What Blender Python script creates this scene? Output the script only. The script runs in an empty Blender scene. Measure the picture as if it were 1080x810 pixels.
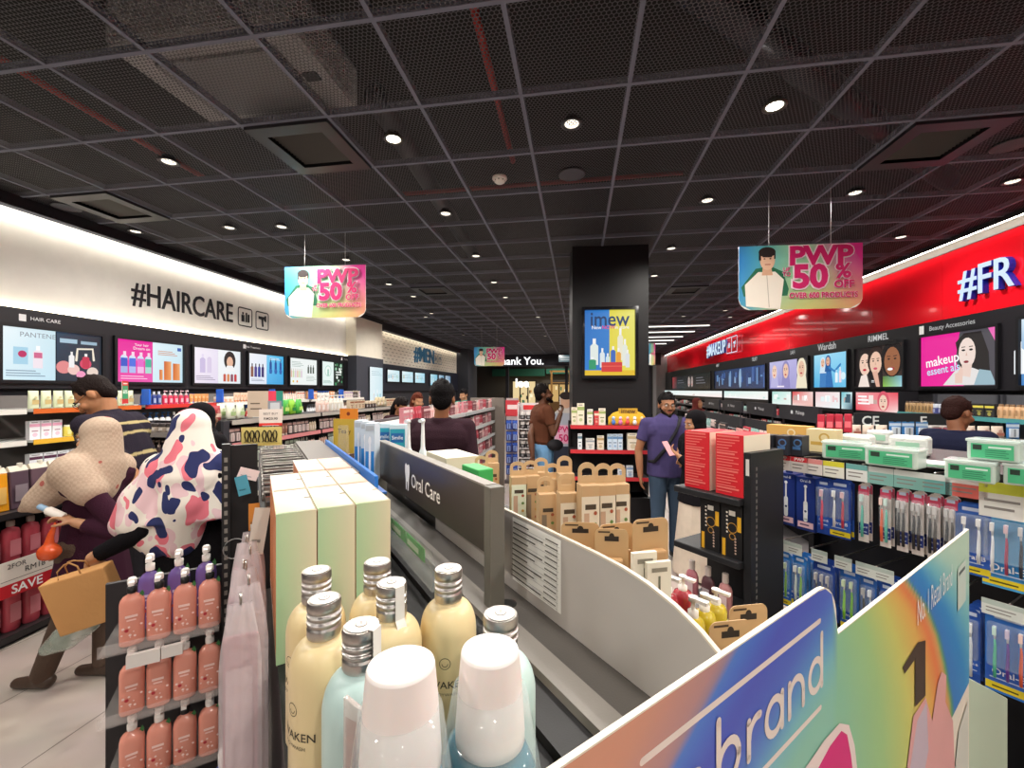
import bpy, bmesh, math, random
from math import sin, cos, pi, radians as rad
from mathutils import Vector, Matrix
R = random.Random(11)
SC = bpy.context.scene
COLL = SC.collection
F, CX, HY, CH = 450.0, 540.0, 411.0, 1.65          # focal length (px of a 1080 wide frame), axis column, horizon row, eye height
PSI = math.atan(70 / F)                            # the store's long axis, to the right of the view axis
GA = rad(30.8)                                     # the slanted gondolas
cS, sS, cG, sG = cos(PSI), sin(PSI), cos(GA), sin(GA)
def P(px, py, D): return Vector(((px - CX) / F * D, D, CH - (py - HY) / F * D))
def PZ(px, py, z): return P(px, py, F * (CH - z) / (py - HY))
def S(x, y, z=0.0): return Vector((cS * x + sS * y, -sS * x + cS * y, z))
def Sinv(w): return (cS * w[0] - sS * w[1], sS * w[0] + cS * w[1])
def G(v, u, z=0.0): return Vector((cG * v - sG * u, sG * v + cG * u, z))
def Ginv(w): return (cG * w[0] + sG * w[1], -sG * w[0] + cG * w[1])
def sy(x, px):                                     # store y where the ray of column px meets the plane x
    k = (px - CX) / F
    return x * (cS + k * sS) / (k * cS - sS)
def gu(v, px):                                     # gondola u where column px meets the plane v
    k = (px - CX) / F; D = v / (cG * k + sG)
    return D * (cG - sG * k)
def gv(u, px):
    k = (px - CX) / F; D = u / (cG - sG * k)
    return D * (cG * k + sG)
RS, RG = -PSI, GA

def lin(c):
    if isinstance(c, str):
        c = c.lstrip('#'); c = [int(c[i:i + 2], 16) / 255 for i in (0, 2, 4)]
    return tuple((x / 12.92 if x <= .04045 else ((x + .055) / 1.055) ** 2.4) for x in c[:3])

def hx(c):
    c = c.lstrip('#'); return [int(c[i:i + 2], 16) for i in (0, 2, 4)]
def mixc(a, b, t):
    t = min(1, max(0, t)); A, B = hx(a), hx(b)
    return ''.join('%02x' % round(x + (y - x) * t) for x, y in zip(A, B))
def ramp(stops, t):
    for (t0, c0), (t1, c1) in zip(stops, stops[1:]):
        if t <= t1: return mixc(c0, c1, (t - t0) / (t1 - t0))
    return stops[-1][1]
# ------------------------------------------------------------------ materials
MATS = {}
def mat(key, rough=.5, metal=0.0, spec=.5, emit=0.0, coat=0.0, alpha=1.0, bump=0.0, bscale=60.0, vary=0.0, vscale=8.0, sss=0.0, trans=0.0, ior=1.45):
    if key in MATS: return MATS[key]
    m = bpy.data.materials.new(key); m.use_nodes = True
    nt = m.node_tree; N = nt.nodes; L = nt.links
    b = N['Principled BSDF']
    at = N.new('ShaderNodeAttribute'); at.attribute_name = 'Col'
    col = at.outputs['Color']
    if vary:
        tc = N.new('ShaderNodeTexCoord'); nz = N.new('ShaderNodeTexNoise'); nz.inputs['Scale'].default_value = vscale
        L.new(tc.outputs['Object'], nz.inputs['Vector'])
        mr = N.new('ShaderNodeMapRange'); mr.inputs['To Min'].default_value = 1 - vary; mr.inputs['To Max'].default_value = 1 + vary
        L.new(nz.outputs['Fac'], mr.inputs['Value'])
        vm = N.new('ShaderNodeVectorMath'); vm.operation = 'SCALE'
        L.new(col, vm.inputs[0]); L.new(mr.outputs['Result'], vm.inputs['Scale']); col = vm.outputs['Vector']
    L.new(col, b.inputs['Base Color'])
    b.inputs['Roughness'].default_value = rough; b.inputs['Metallic'].default_value = metal
    b.inputs['Specular IOR Level'].default_value = spec; b.inputs['Coat Weight'].default_value = coat
    b.inputs['IOR'].default_value = ior; b.inputs['Transmission Weight'].default_value = trans
    if sss:
        b.inputs['Subsurface Weight'].default_value = sss; b.inputs['Subsurface Radius'].default_value = (.012, .005, .003); b.inputs['Subsurface Scale'].default_value = 1.0
    if emit:
        L.new(at.outputs['Color'], b.inputs['Emission Color']); b.inputs['Emission Strength'].default_value = emit
        b.inputs['Base Color'].default_value = (.02, .02, .02, 1)
        for l in list(b.inputs['Base Color'].links): L.remove(l)
    if bump:
        tc = N.new('ShaderNodeTexCoord'); nz = N.new('ShaderNodeTexNoise'); nz.inputs['Scale'].default_value = bscale; nz.inputs['Detail'].default_value = 3
        L.new(tc.outputs['Object'], nz.inputs['Vector'])
        bp = N.new('ShaderNodeBump'); bp.inputs['Strength'].default_value = bump; bp.inputs['Distance'].default_value = .01
        L.new(nz.outputs['Fac'], bp.inputs['Height']); L.new(bp.outputs['Normal'], b.inputs['Normal'])
    if alpha < 1:
        b.inputs['Alpha'].default_value = alpha
    MATS[key] = m
    return m
matte = lambda: mat('matte_paint', .85, vary=.06)
plastic = lambda: mat('satin_plastic', .38)
gloss = lambda: mat('gloss_plastic', .12, coat=.3)
card = lambda: mat('printed_card', .5, vary=.03)
paper = lambda: mat('paper', .8, vary=.03)
metal = lambda: mat('brushed_metal', .32, metal=1.0, bump=.04, bscale=300)
dark = lambda: mat('powder_coated_steel', .45, bump=.05, bscale=400)
fabric = lambda: mat('woven_cloth', .95, spec=.15, bump=.5, bscale=180, vary=.12, vscale=14)
skin = lambda: mat('skin', .5, spec=.35, sss=.12, bump=.06, bscale=120, vary=.05)
hairm = lambda: mat('hair', .7, spec=.12, bump=.8, bscale=90)
glow = lambda: mat('backlit_screen', .25, emit=.98)
lamp = lambda: mat('lamp_lens', .3, emit=8.0)
ledm = lambda: mat('led_strip', .4, emit=9.0)
soft = lambda: mat('lit_letters', .4, emit=1.5)
tint = lambda: mat('tinted_translucent_plastic', .16, alpha=.84, trans=.0)
pet = lambda: mat('thin_clear_plastic', .06, alpha=.12, spec=.8)
film = lambda: mat('milky_plastic_film', .2, alpha=.38, bump=.5, bscale=35)

# ------------------------------------------------------------------ mesh builder
class MB:
    def __init__(s): s.v, s.f, s.c, s.sm, s.layer = [], [], [], [], 0
    def add(s, vs, fs, col, smooth=False, M=None):
        n = len(s.v); col = lin(col) + (1.0,)
        for p in vs: s.v.append(tuple(M @ Vector(p)) if M is not None else tuple(p))
        for f in fs: s.f.append(tuple(n + i for i in f)); s.c.append(col); s.sm.append(smooth)
        return s
    def addv(s, vs, fs, cols, M=None, smooth=False):  # printed colour per vertex
        n = len(s.v); cols = [lin(c) + (1.0,) for c in cols]
        for p in vs: s.v.append(tuple(M @ Vector(p)) if M is not None else tuple(p))
        for f in fs: s.f.append(tuple(n + i for i in f)); s.c.append([cols[i] for i in f]); s.sm.append(smooth)
        return s
    def gradspan(s, z0, z1, nz, span, nx, colf, M=None):   # printed colour field inside an outline
        y = s._e(); vs, cs, fs = [], [], []
        for j in range(nz + 1):
            z = z0 + (z1 - z0) * j / nz; a, b = span(z)
            for i in range(nx + 1):
                x = a + (b - a) * i / nx; vs.append((x, y, z)); cs.append(colf(x, z))
        for j in range(nz):
            for i in range(nx):
                k = j * (nx + 1) + i; fs.append((k, k + 1, k + nx + 2, k + nx + 1))
        return s.addv(vs, fs, cs, M)
    def grad(s, x0, z0, x1, z1, c00, c10, c01, c11, n=4, M=None):
        def cf(x, z):
            u, w = (x - x0) / (x1 - x0), (z - z0) / (z1 - z0)
            return mixc(mixc(c00, c10, u), mixc(c01, c11, u), w)
        return s.gradspan(z0, z1, n, lambda z: (x0, x1), n, cf, M)
    def box(s, x0, x1, y0, y1, z0, z1, col, M=None):
        vs = [(x, y, z) for z in (z0, z1) for y in (y0, y1) for x in (x0, x1)]
        return s.add(vs, [(0, 2, 3, 1), (4, 5, 7, 6), (0, 1, 5, 4), (2, 6, 7, 3), (0, 4, 6, 2), (1, 3, 7, 5)], col, M=M)
    def taper(s, w0, d0, w1, d1, z0, z1, col, M=None):
        vs = [(a * w / 2, b * d / 2, z) for (w, d, z) in ((w0, d0, z0), (w1, d1, z1)) for b in (-1, 1) for a in (-1, 1)]
        return s.add(vs, [(0, 2, 3, 1), (4, 5, 7, 6), (0, 1, 5, 4), (2, 6, 7, 3), (0, 4, 6, 2), (1, 3, 7, 5)], col, M=M)
    def prism(s, pts, y0, y1, col, M=None):          # outline in x,z pushed along y
        n = len(pts)
        vs = [(x, y0, z) for x, z in pts] + [(x, y1, z) for x, z in pts]
        fs = [tuple(range(n)), tuple(range(2 * n - 1, n - 1, -1))] + [(i, i + n, (i + 1) % n + n, (i + 1) % n) for i in range(n)]
        return s.add(vs, fs, col, M=M)
    def lathe(s, prof, col, seg=20, M=None, sx=1.0, sy=1.0, smooth=True, cap=True, cx=0, cy=0):
        vs = []
        for r, z in prof:
            for i in range(seg):
                a = 2 * pi * i / seg; vs.append((cx + r * cos(a) * sx, cy + r * sin(a) * sy, z))
        fs = []
        for j in range(len(prof) - 1):
            for i in range(seg):
                k = (i + 1) % seg
                fs.append((j * seg + i, j * seg + k, (j + 1) * seg + k, (j + 1) * seg + i))
        s.add(vs, fs, col, smooth, M)
        if cap:
            s.add(vs[:seg], [tuple(range(seg - 1, -1, -1))], col, False, M)
            s.add(vs[-seg:], [tuple(range(seg))], col, False, M)
        return s
    def tube(s, pts, r, col, seg=8, M=None, cap=True):
        pts = [Vector(p) for p in pts]; vs, fs = [], []
        up = Vector((0, 0, 1))
        for i, p in enumerate(pts):
            d = (pts[min(i + 1, len(pts) - 1)] - pts[max(i - 1, 0)])
            d = d.normalized() if d.length > 1e-9 else Vector((0, 0, 1))
            a = d.cross(up if abs(d.z) < .95 else Vector((1, 0, 0))).normalized(); b = d.cross(a)
            rr = r[i] if isinstance(r, (list, tuple)) else r
            for k in range(seg):
                t = 2 * pi * k / seg; vs.append(p + a * (rr * cos(t)) + b * (rr * sin(t)))
        for i in range(len(pts) - 1):
            for k in range(seg):
                m = (k + 1) % seg; fs.append((i * seg + k, i * seg + m, (i + 1) * seg + m, (i + 1) * seg + k))
        if cap: fs += [tuple(range(seg - 1, -1, -1)), tuple(range((len(pts) - 1) * seg, len(pts) * seg))]
        return s.add(vs, fs, col, True, M)
    def ball(s, c, r, col, seg=14, rings=9, M=None):
        rx, ry, rz = r if isinstance(r, (list, tuple, Vector)) else (r, r, r)
        vs = [(c[0], c[1], c[2] - rz)]; fs = []
        for j in range(1, rings):
            t = -pi / 2 + pi * j / rings
            for i in range(seg):
                a = 2 * pi * i / seg; vs.append((c[0] + rx * cos(t) * cos(a), c[1] + ry * cos(t) * sin(a), c[2] + rz * sin(t)))
        vs.append((c[0], c[1], c[2] + rz)); top = len(vs) - 1
        for i in range(seg):
            k = (i + 1) % seg
            fs.append((0, 1 + k, 1 + i)); fs.append((top, 1 + (rings - 2) * seg + i, 1 + (rings - 2) * seg + k))
            for j in range(rings - 2): fs.append((1 + j * seg + i, 1 + j * seg + k, 1 + (j + 1) * seg + k, 1 + (j + 1) * seg + i))
        return s.add(vs, fs, col, True, M)
    # ---- flat art in the x,z plane, facing -y, each piece a little in front of the one before
    def _e(s): s.layer += 1; return -.0002 - s.layer * LAY[0]
    def rect(s, x0, z0, x1, z1, col, M=None):
        y = s._e(); return s.add([(x0, y, z0), (x1, y, z0), (x1, y, z1), (x0, y, z1)], [(0, 1, 2, 3)], col, M=M)
    def poly(s, pts, col, M=None):
        y = s._e(); return s.add([(x, y, z) for x, z in pts], [tuple(range(len(pts)))], col, M=M)
    def disc(s, x, z, r, col, rz=None, M=None, n=18, a0=0, a1=2 * pi):
        rz = rz or r
        return s.poly([(x + r * cos(a0 + (a1 - a0) * i / n), z + rz * sin(a0 + (a1 - a0) * i / n)) for i in range(n if a1 - a0 > 6.2 else n + 1)], col, M)
    def stroke(s, pts, w, col, M=None):              # a ribbon with round ends
        y = s._e(); n = len(pts); vs, fs = [], []
        for i, (x, z) in enumerate(pts):
            a, b = pts[max(i - 1, 0)], pts[min(i + 1, n - 1)]
            dx, dz = b[0] - a[0], b[1] - a[1]; l = math.hypot(dx, dz) or 1
            vs += [(x - dz / l * w / 2, y, z + dx / l * w / 2), (x + dz / l * w / 2, y, z - dx / l * w / 2)]
        for i in range(n - 1): fs.append((2 * i, 2 * i + 1, 2 * i + 3, 2 * i + 2))
        s.add(vs, fs, col, M=M)
        for (x, z) in (pts[0], pts[-1]):
            s.add([(x + w / 2 * cos(2 * pi * i / 12), y, z + w / 2 * sin(2 * pi * i / 12)) for i in range(12)], [tuple(range(12))], col, M=M)
        return s
    def text(s, body, x, z, size, col, M=None, off=0.0, sx=1.0, align='CENTER', ext=0.0, shear=0.0):
        vs, fs = text_geo(body, off, align, ext / size if size else 0, shear)
        y = s._e() if not ext else 0
        return s.add([(x + p[0] * size * sx, y - p[2] * size, z + p[1] * size) for p in vs], fs, col, M=M)
    def build(s, name, m, parent=None, loc=None, rz=0.0, bevel=0.0, seg=2):
        me = bpy.data.meshes.new(name); me.from_pydata(s.v, [], s.f)
        at = me.color_attributes.new('Col', 'FLOAT_COLOR', 'CORNER'); buf = []
        for f, c in zip(s.f, s.c):
            if isinstance(c, list):
                for q in c: buf.extend(q)
            else: buf.extend(c * len(f))
        at.data.foreach_set('color', buf)
        me.polygons.foreach_set('use_smooth', s.sm)
        me.materials.append(m); me.validate(); me.update()
        o = bpy.data.objects.new(name, me); COLL.objects.link(o)
        if parent is not None: o.parent = parent
        if loc is not None: o.location = loc
        if rz: o.rotation_euler = (0, 0, rz)
        if bevel:
            b = o.modifiers.new('edge', 'BEVEL'); b.width = bevel; b.segments = seg; b.limit_method = 'ANGLE'; b.angle_limit = rad(50); b.harden_normals = False
        return o
LAY = [.00035]
_TG = {}
def text_geo(body, off=0.0, align='CENTER', ext=0.0, shear=0.0):
    k = (body, round(off, 4), align, round(ext, 4), shear)
    if k not in _TG:
        cu = bpy.data.curves.new('txt', 'FONT'); cu.body = body; cu.size = 1; cu.offset = off; cu.extrude = ext
        cu.align_x = align; cu.align_y = 'CENTER'; cu.resolution_u = 3; cu.shear = shear
        ob = bpy.data.objects.new('txt', cu); me = bpy.data.meshes.new_from_object(ob)
        _TG[k] = ([tuple(v.co) for v in me.vertices], [tuple(p.vertices) for p in me.polygons])
        bpy.data.objects.remove(ob); bpy.data.curves.remove(cu); bpy.data.meshes.remove(me)
    return _TG[k]
def rot(ax, a): return Matrix.Rotation(a, 4, ax)
def T(x, y, z): return Matrix.Translation((x, y, z))
def tag(o, label=None, cat=None, group=None, kind=None):
    if label: o['label'] = label
    if cat: o['category'] = cat
    if group: o['group'] = group
    if kind: o['kind'] = kind
    return o
def thing(name, label, cat, loc=(0, 0, 0), rz=0.0, group=None):
    o = bpy.data.objects.new(name, None); o.empty_display_size = .05; COLL.objects.link(o)
    o.location = loc; o.rotation_euler = (0, 0, rz)
    return tag(o, label, cat, group)
def struct(mb, name, m, label=None, loc=None, rz=0.0, **k):
    return tag(mb.build(name, m, None, loc, rz, **k), label, None, None, 'structure')
_KIDS = {}
def kids(o):
    return [c for c in COLL.objects if c.parent is o]
def dup(o, loc, rz, label=None, group=None, scale=None):
    src = _KIDS.get(o.name)
    if src is None:
        src = _KIDS[o.name] = [(c, kids(c)) for c in kids(o)]
    r = o.copy(); COLL.objects.link(r); r.location = loc; r.rotation_euler = (0, 0, rz)
    if label: r['label'] = label
    if group: r['group'] = group
    if scale: r.scale = (scale,) * 3 if isinstance(scale, (int, float)) else scale
    for c, gs in src:
        n = c.copy(); COLL.objects.link(n); n.parent = r
        for g in gs:
            d = g.copy(); COLL.objects.link(d); d.parent = n
    return r
class Proto:
    """a thing built once; the first put() moves it, later ones copy it with its parts"""
    def __init__(s, make): s.o, s.make, s.used = None, make, False
    def put(s, loc, rz, label, group=None, scale=None):
        if s.o is None: s.o = s.make()
        if not s.used:
            s.used = True; o = s.o
            s.kid = [(c, kids(c)) for c in kids(o)]; _KIDS[o.name] = s.kid
            o.location = loc; o.rotation_euler = (0, 0, rz); o['label'] = label
            if group: o['group'] = group
            if scale: o.scale = (scale,) * 3 if isinstance(scale, (int, float)) else scale
            return o
        o = dup(s.o, loc, rz, label, group, scale or 1.0)
        if not group and 'group' in o: del o['group']
        return o

# ------------------------------------------------------------------ camera, view
cam = bpy.data.cameras.new('camera'); co = bpy.data.objects.new('camera', cam); COLL.objects.link(co)
cam.sensor_width = 36; cam.lens = 36 * F / 1080; cam.shift_y = (HY - 405) / 1080; cam.clip_start = .02
co.location = (0, 0, CH); co.rotation_euler = (pi / 2, 0, 0); SC.camera = co
SC.view_settings.view_transform = 'Standard'; SC.view_settings.look = 'None'; SC.view_settings.gamma = 1; SC.view_settings.use_curve_mapping = False
SC.view_settings.exposure = 0.02
SC.cycles.max_bounces = 7; SC.cycles.diffuse_bounces = 3; SC.cycles.transparent_max_bounces = 12; SC.cycles.transmission_bounces = 5; SC.cycles.glossy_bounces = 3
SC.cycles.sample_clamp_indirect = 4; SC.cycles.caustics_reflective = False; SC.cycles.caustics_refractive = False
w = bpy.data.worlds.new('world'); SC.world = w; w.use_nodes = True
w.node_tree.nodes['Background'].inputs['Color'].default_value = (.01, .01, .012, 1)
# ================================================================== THE ROOM
XL, XR, YB, YE, ZC = -4.87, 4.15, -4.0, 20.2, 3.30
# floor: large glossy tiles
def floor_mat():
    m = bpy.data.materials.new('porcelain_tile'); m.use_nodes = True; nt = m.node_tree; N, L = nt.nodes, nt.links; b = N['Principled BSDF']
    tc = N.new('ShaderNodeTexCoord'); br = N.new('ShaderNodeTexBrick'); br.offset = 0; br.inputs['Scale'].default_value = 1
    br.inputs['Brick Width'].default_value = .6; br.inputs['Row Height'].default_value = 1.2; br.inputs['Mortar Size'].default_value = .003
    br.inputs['Color1'].default_value = lin('c9bbb2') + (1,); br.inputs['Color2'].default_value = lin('c4b5ac') + (1,); br.inputs['Mortar'].default_value = lin('6e625c') + (1,)
    L.new(tc.outputs['Object'], br.inputs['Vector'])
    nz = N.new('ShaderNodeTexNoise'); nz.inputs['Scale'].default_value = 3; nz.inputs['Detail'].default_value = 6; L.new(tc.outputs['Object'], nz.inputs['Vector'])
    mx = N.new('ShaderNodeMix'); mx.data_type = 'RGBA'; mx.blend_type = 'MULTIPLY'; mx.inputs['Factor'].default_value = .18
    L.new(br.outputs['Color'], mx.inputs['A']); L.new(nz.outputs['Color'], mx.inputs['B']); L.new(mx.outputs['Result'], b.inputs['Base Color'])
    b.inputs['Roughness'].default_value = .28
    return m
m = MB(); m.box(XL - .2, XR + .2, YB - .2, 34, -.1, 0, 'c0b0a8'); struct(m, 'floor', floor_mat(), 'pale grey beige porcelain tile floor of the shop', rz=RS)

# ceiling: black perforated lay-in panels under a dark void
def mesh_mat():
    m = bpy.data.materials.new('expanded_metal'); m.use_nodes = True; nt = m.node_tree; N, L = nt.nodes, nt.links; b = N['Principled BSDF']
    tc = N.new('ShaderNodeTexCoord')
    s = .021; cell = (s * 1.05, s * 1.05 * 1.732, 1)
    def near(shift):
        a = N.new('ShaderNodeVectorMath'); a.operation = 'ADD'; a.inputs[1].default_value = (cell[0] * 900 + shift[0], cell[1] * 900 + shift[1], 0)
        L.new(tc.outputs['Object'], a.inputs[0])
        md = N.new('ShaderNodeVectorMath'); md.operation = 'MODULO'; md.inputs[1].default_value = cell; L.new(a.outputs[0], md.inputs[0])
        sb = N.new('ShaderNodeVectorMath'); sb.operation = 'SUBTRACT'; sb.inputs[1].default_value = (cell[0] / 2, cell[1] / 2, 0); L.new(md.outputs[0], sb.inputs[0])
        ml = N.new('ShaderNodeVectorMath'); ml.operation = 'MULTIPLY'; ml.inputs[1].default_value = (1, 1, 0); L.new(sb.outputs[0], ml.inputs[0])
        ln = N.new('ShaderNodeVectorMath'); ln.operation = 'LENGTH'; L.new(ml.outputs[0], ln.inputs[0]); return ln.outputs['Value']
    mn = N.new('ShaderNodeMath'); mn.operation = 'MINIMUM'; L.new(near((0, 0)), mn.inputs[0]); L.new(near((cell[0] / 2, cell[1] / 2)), mn.inputs[1])
    gt = N.new('ShaderNodeMath'); gt.operation = 'GREATER_THAN'; gt.inputs[1].default_value = s * .435; L.new(mn.outputs[0], gt.inputs[0])
    b.inputs['Base Color'].default_value = lin('4a484d') + (1,); b.inputs['Roughness'].default_value = .55; b.inputs['Metallic'].default_value = .0
    L.new(gt.outputs[0], b.inputs['Alpha'])
    return m
GX0, GY0, GP = -.317, 2.37, .589
def ceil_at(px, py): return PZ(px, py, ZC)
def cell(px, py): x, y = Sinv(ceil_at(px, py)); return (math.floor((x - GX0) / GP), math.floor((y - GY0) / GP))
VENTS = ((325, 150, 'big square air vent with slats above the left promotion sign'), (122, 212, 'square air vent near the white fascia, upper left'), (972, 155, 'square air vent with slats at the upper right of the ceiling'), (470, 305, 'far small air vent left of the centre column'), (748, 300, 'far small air vent right of the centre column'))
VC = {cell(a, b) for a, b, c in VENTS}
m = MB()
for i in range(-9, 9):
    for j in range(-12, 32):
        x0, x1, y0, y1 = max(XL, GX0 + i * GP), min(XR, GX0 + (i + 1) * GP), max(YB, GY0 + j * GP), min(YE, GY0 + (j + 1) * GP)
        if x1 > x0 and y1 > y0 and (i, j) not in VC: m.add([(x0, y0, ZC), (x1, y0, ZC), (x1, y1, ZC), (x0, y1, ZC)], [(0, 1, 2, 3)], '3a383b')
struct(m, 'ceiling', mesh_mat(), 'black perforated metal ceiling panels', rz=RS)
m = MB(); x = GX0 - GP * 12
while x < XR:
    if x > XL: m.box(x - .011, x + .011, YB, YE, ZC - .004, ZC + .035, '777a8a')
    x += GP
y = GY0 - GP * 12
while y < YE:
    if y > YB: m.box(XL, XR, y - .011, y + .011, ZC - .005, ZC + .034, '777a8a')
    y += GP
struct(m, 'trim_1', matte(), 'grey ceiling grid bars between the perforated panels', rz=RS)
m = MB(); m.box(XL - .2, XR + .2, YB - .2, 34, ZC + .75, ZC + .9, '121112'); struct(m, 'ceiling_slab', matte(), 'dark slab above the perforated ceiling', rz=RS)

# walls
m = MB(); m.box(XL - .2, XL, YB, YE, 0, ZC + .75, '3a3a40'); struct(m, 'wall_left', matte(), 'dark wall behind the hair care shelves', rz=RS)
m = MB(); m.box(XR, XR + .2, YB, YE, 0, ZC + .75, '2e2c30'); struct(m, 'wall_right', matte(), 'dark wall behind the makeup counters', rz=RS)
m = MB(); m.box(XL, XR, YB - .2, YB, 0, ZC + .75, '8a8684'); struct(m, 'wall_back', matte(), 'grey back wall of the shop', rz=RS)
PY0, PY1 = sy(XL, 364), sy(-4.62, 403)            # the boxed pillar in the left wall
FY1 = sy(XL, 481)
m = MB(); m.box(XL, XL + .02, YB, PY0, 2.37, 3.22, 'f2eee6'); struct(m, 'trim_2', matte(), 'white lit fascia above the hair care screens', rz=RS)
m = MB(); m.box(XL, XL + .07, YB, PY0, 1.66, 2.36, '1f1d22'); struct(m, 'trim_3', plastic(), 'black band holding the hair care screens', rz=RS)
m = MB(); m.box(XL, -4.62, PY0, PY1, 2.37, 3.2, 'e9e2d2'); m.box(XL, -4.60, PY0 - .02, PY1 + .02, 0, 2.37, '3d3f49'); m.box(XL, -4.60, PY0 - .02, PY1 + .02, 3.2, ZC, '2a2a2e')
struct(m, 'column_left', matte(), 'boxed pillar, cream on top and slate below, in the left wall', rz=RS)
m = MB(); m.box(XL, XL + .02, PY1, FY1, 2.3, 3.12, 'ece5d6')
rr = random.Random(3)
for i in range(26):
    for j in range(9):
        yy = PY1 + .12 + i * .26 + (j % 2) * .13; zz = 2.36 + j * .088
        if yy < FY1 - .1: m.box(XL + .02, XL + .023, yy, yy + .1 + rr.random() * .04, zz, zz + .014, '8d8577')
struct(m, 'trim_4', matte(), 'cream fascia patterned with small dashes on the far left wall', rz=RS)
m = MB(); m.box(XL, XL + .07, PY1, FY1, 1.62, 2.3, '2b2d3a'); struct(m, 'trim_5', plastic(), 'slate band holding the far left screens', rz=RS)
m = MB(); m.box(XL, XL + .5, FY1, FY1 + .9, 0, ZC, '3a3c44'); struct(m, 'column_far_left', matte(), 'dark pillar at the far end of the left wall', rz=RS)
# cove on the left: a lip, LED strip behind it and one on the ledge
m = MB(); m.box(XL, XL + .17, YB, PY0, 3.27, ZC, '26242a'); m.box(XL + .155, XL + .17, YB, PY0, 3.20, 3.27, '26242a'); struct(m, 'trim_6', matte(), 'dark cornice above the white fascia', rz=RS)
m = MB(); m.box(XL, XL + .17, PY1, FY1, 3.19, ZC, '26242a'); m.box(XL + .155, XL + .17, PY1, FY1, 3.12, 3.19, '26242a'); struct(m, 'trim_7', matte(), 'dark cornice above the patterned fascia', rz=RS)
m = MB(); m.box(XL + .125, XL + .15, YB, PY0, 3.215, 3.25, 'fff8ea'); tag(m.build('cove_light', mat('led_left', .4, emit=19.0), rz=RS), 'long warm LED strip in the cornice over the white fascia', 'light strip')
m = MB(); m.box(XL + .035, XL + .06, YB, PY0, 2.362, 2.372, 'fff0d0'); tag(m.build('cove_light', mat('led_ledge', .4, emit=8.0), rz=RS), 'LED strip on the black ledge under the white fascia', 'light strip')
m = MB(); m.box(XL + .125, XL + .15, PY1, FY1, 3.135, 3.165, 'fff3dc'); tag(m.build('cove_light', ledm(), rz=RS), 'LED strip over the patterned far left fascia', 'light strip')
# right wall: glossy red fascia, black band, cove
REDY1 = sy(XR, 704)
m = MB()
y = YB
while y < REDY1:
    y2 = min(y + 1.2, REDY1); m.box(XR - .02, XR, y + .003, y2 - .003, 2.45, 3.2, 'e01322'); y = y2
struct(m, 'trim_8', mat('red_acrylic', .13, coat=.4), 'glossy red fascia above the makeup counters', rz=RS)
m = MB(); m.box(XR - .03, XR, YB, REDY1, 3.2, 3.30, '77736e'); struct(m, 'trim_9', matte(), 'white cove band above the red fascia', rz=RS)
m = MB(); m.box(XR - .09, XR, YB, REDY1, 1.64, 2.44, '1d1b20'); struct(m, 'trim_10', plastic(), 'black band holding the makeup screens', rz=RS)
m = MB(); m.box(XR - .16, XR - .145, YB, REDY1, 3.255, ZC, '2a282c'); m.box(XR - .145, XR - .03, YB, REDY1, 3.28, ZC, 'e6e0d6'); struct(m, 'trim_11', matte(), 'dark cornice lip above the red fascia', rz=RS)
m = MB(); m.box(XR - .14, XR - .115, YB, REDY1, 3.26, 3.278, 'fff6ea'); tag(m.build('cove_light', mat('led_cove', .4, emit=21.0), rz=RS), 'long LED strip in the cornice over the red fascia', 'light strip')
m = MB(); m.box(XR - .5, XR, REDY1, REDY1 + 1.0, 0, ZC, '8a8688'); struct(m, 'column_right', matte(), 'grey pillar at the far end of the red wall', rz=RS)

# shop front at the far end, and the mall beyond
m = MB(); m.box(XL + .5, XR - .5, YE - .3, YE, 2.78, ZC, '2c2b31'); m.box(XL + .5, XR - .5, YE - .34, YE - .3, 2.74, 2.78, '55535a'); struct(m, 'beam_front', matte(), 'dark bulkhead beam over the shop entrance', rz=RS)
for i, xx in enumerate((-3.35, -.55, 3.2)):
    m = MB(); m.box(xx - .07, xx + .07, YE - .2, YE, 0, 2.78, '303036'); struct(m, 'column_front_%d' % (i + 1), matte(), 'dark entrance post', rz=RS)
m = MB(); m.box(-9, 9, 30, 30.2, 0, 4.2, '5b554e'); struct(m, 'wall_mall', matte(), 'far wall of the mall beyond the entrance', rz=RS)
m = MB(); m.box(-6, -2.3, 29.5, 30, 2.6, 3.1, '2f6a55'); m.box(-2.2, 3, 29.5, 30, 2.75, 3.1, '3c7d66'); struct(m, 'trim_12', matte(), 'green band over the shops across the mall', rz=RS)
# "Thank You." lettering
t = thing('thank_you_sign', 'white Thank You lettering on the dark beam over the far entrance', 'sign', S(-2.75, YE - .34, 2.98), RS)
m = MB(); m.text('Thank You.', 0, 0, .5, 'ffffff', ext=.015, off=.012, align='CENTER'); m.build('lettering', soft(), t)

# centre column with its light box
CD = F * 1.65 / 152
cl, cr = P(604, HY, CD), P(683, HY, CD)
colx = (Sinv(cl)[0] + Sinv(cr)[0]) / 2; coly = (Sinv(cl)[1] + Sinv(cr)[1]) / 2
m = MB(); m.box(-.43, .43, 0, .8, 0, ZC, '151316'); struct(m, 'column_centre', mat('black_laminate', .4, vary=.08), 'square black column in the middle of the shop', loc=S(colx, coly), rz=RS * .6)

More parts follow.
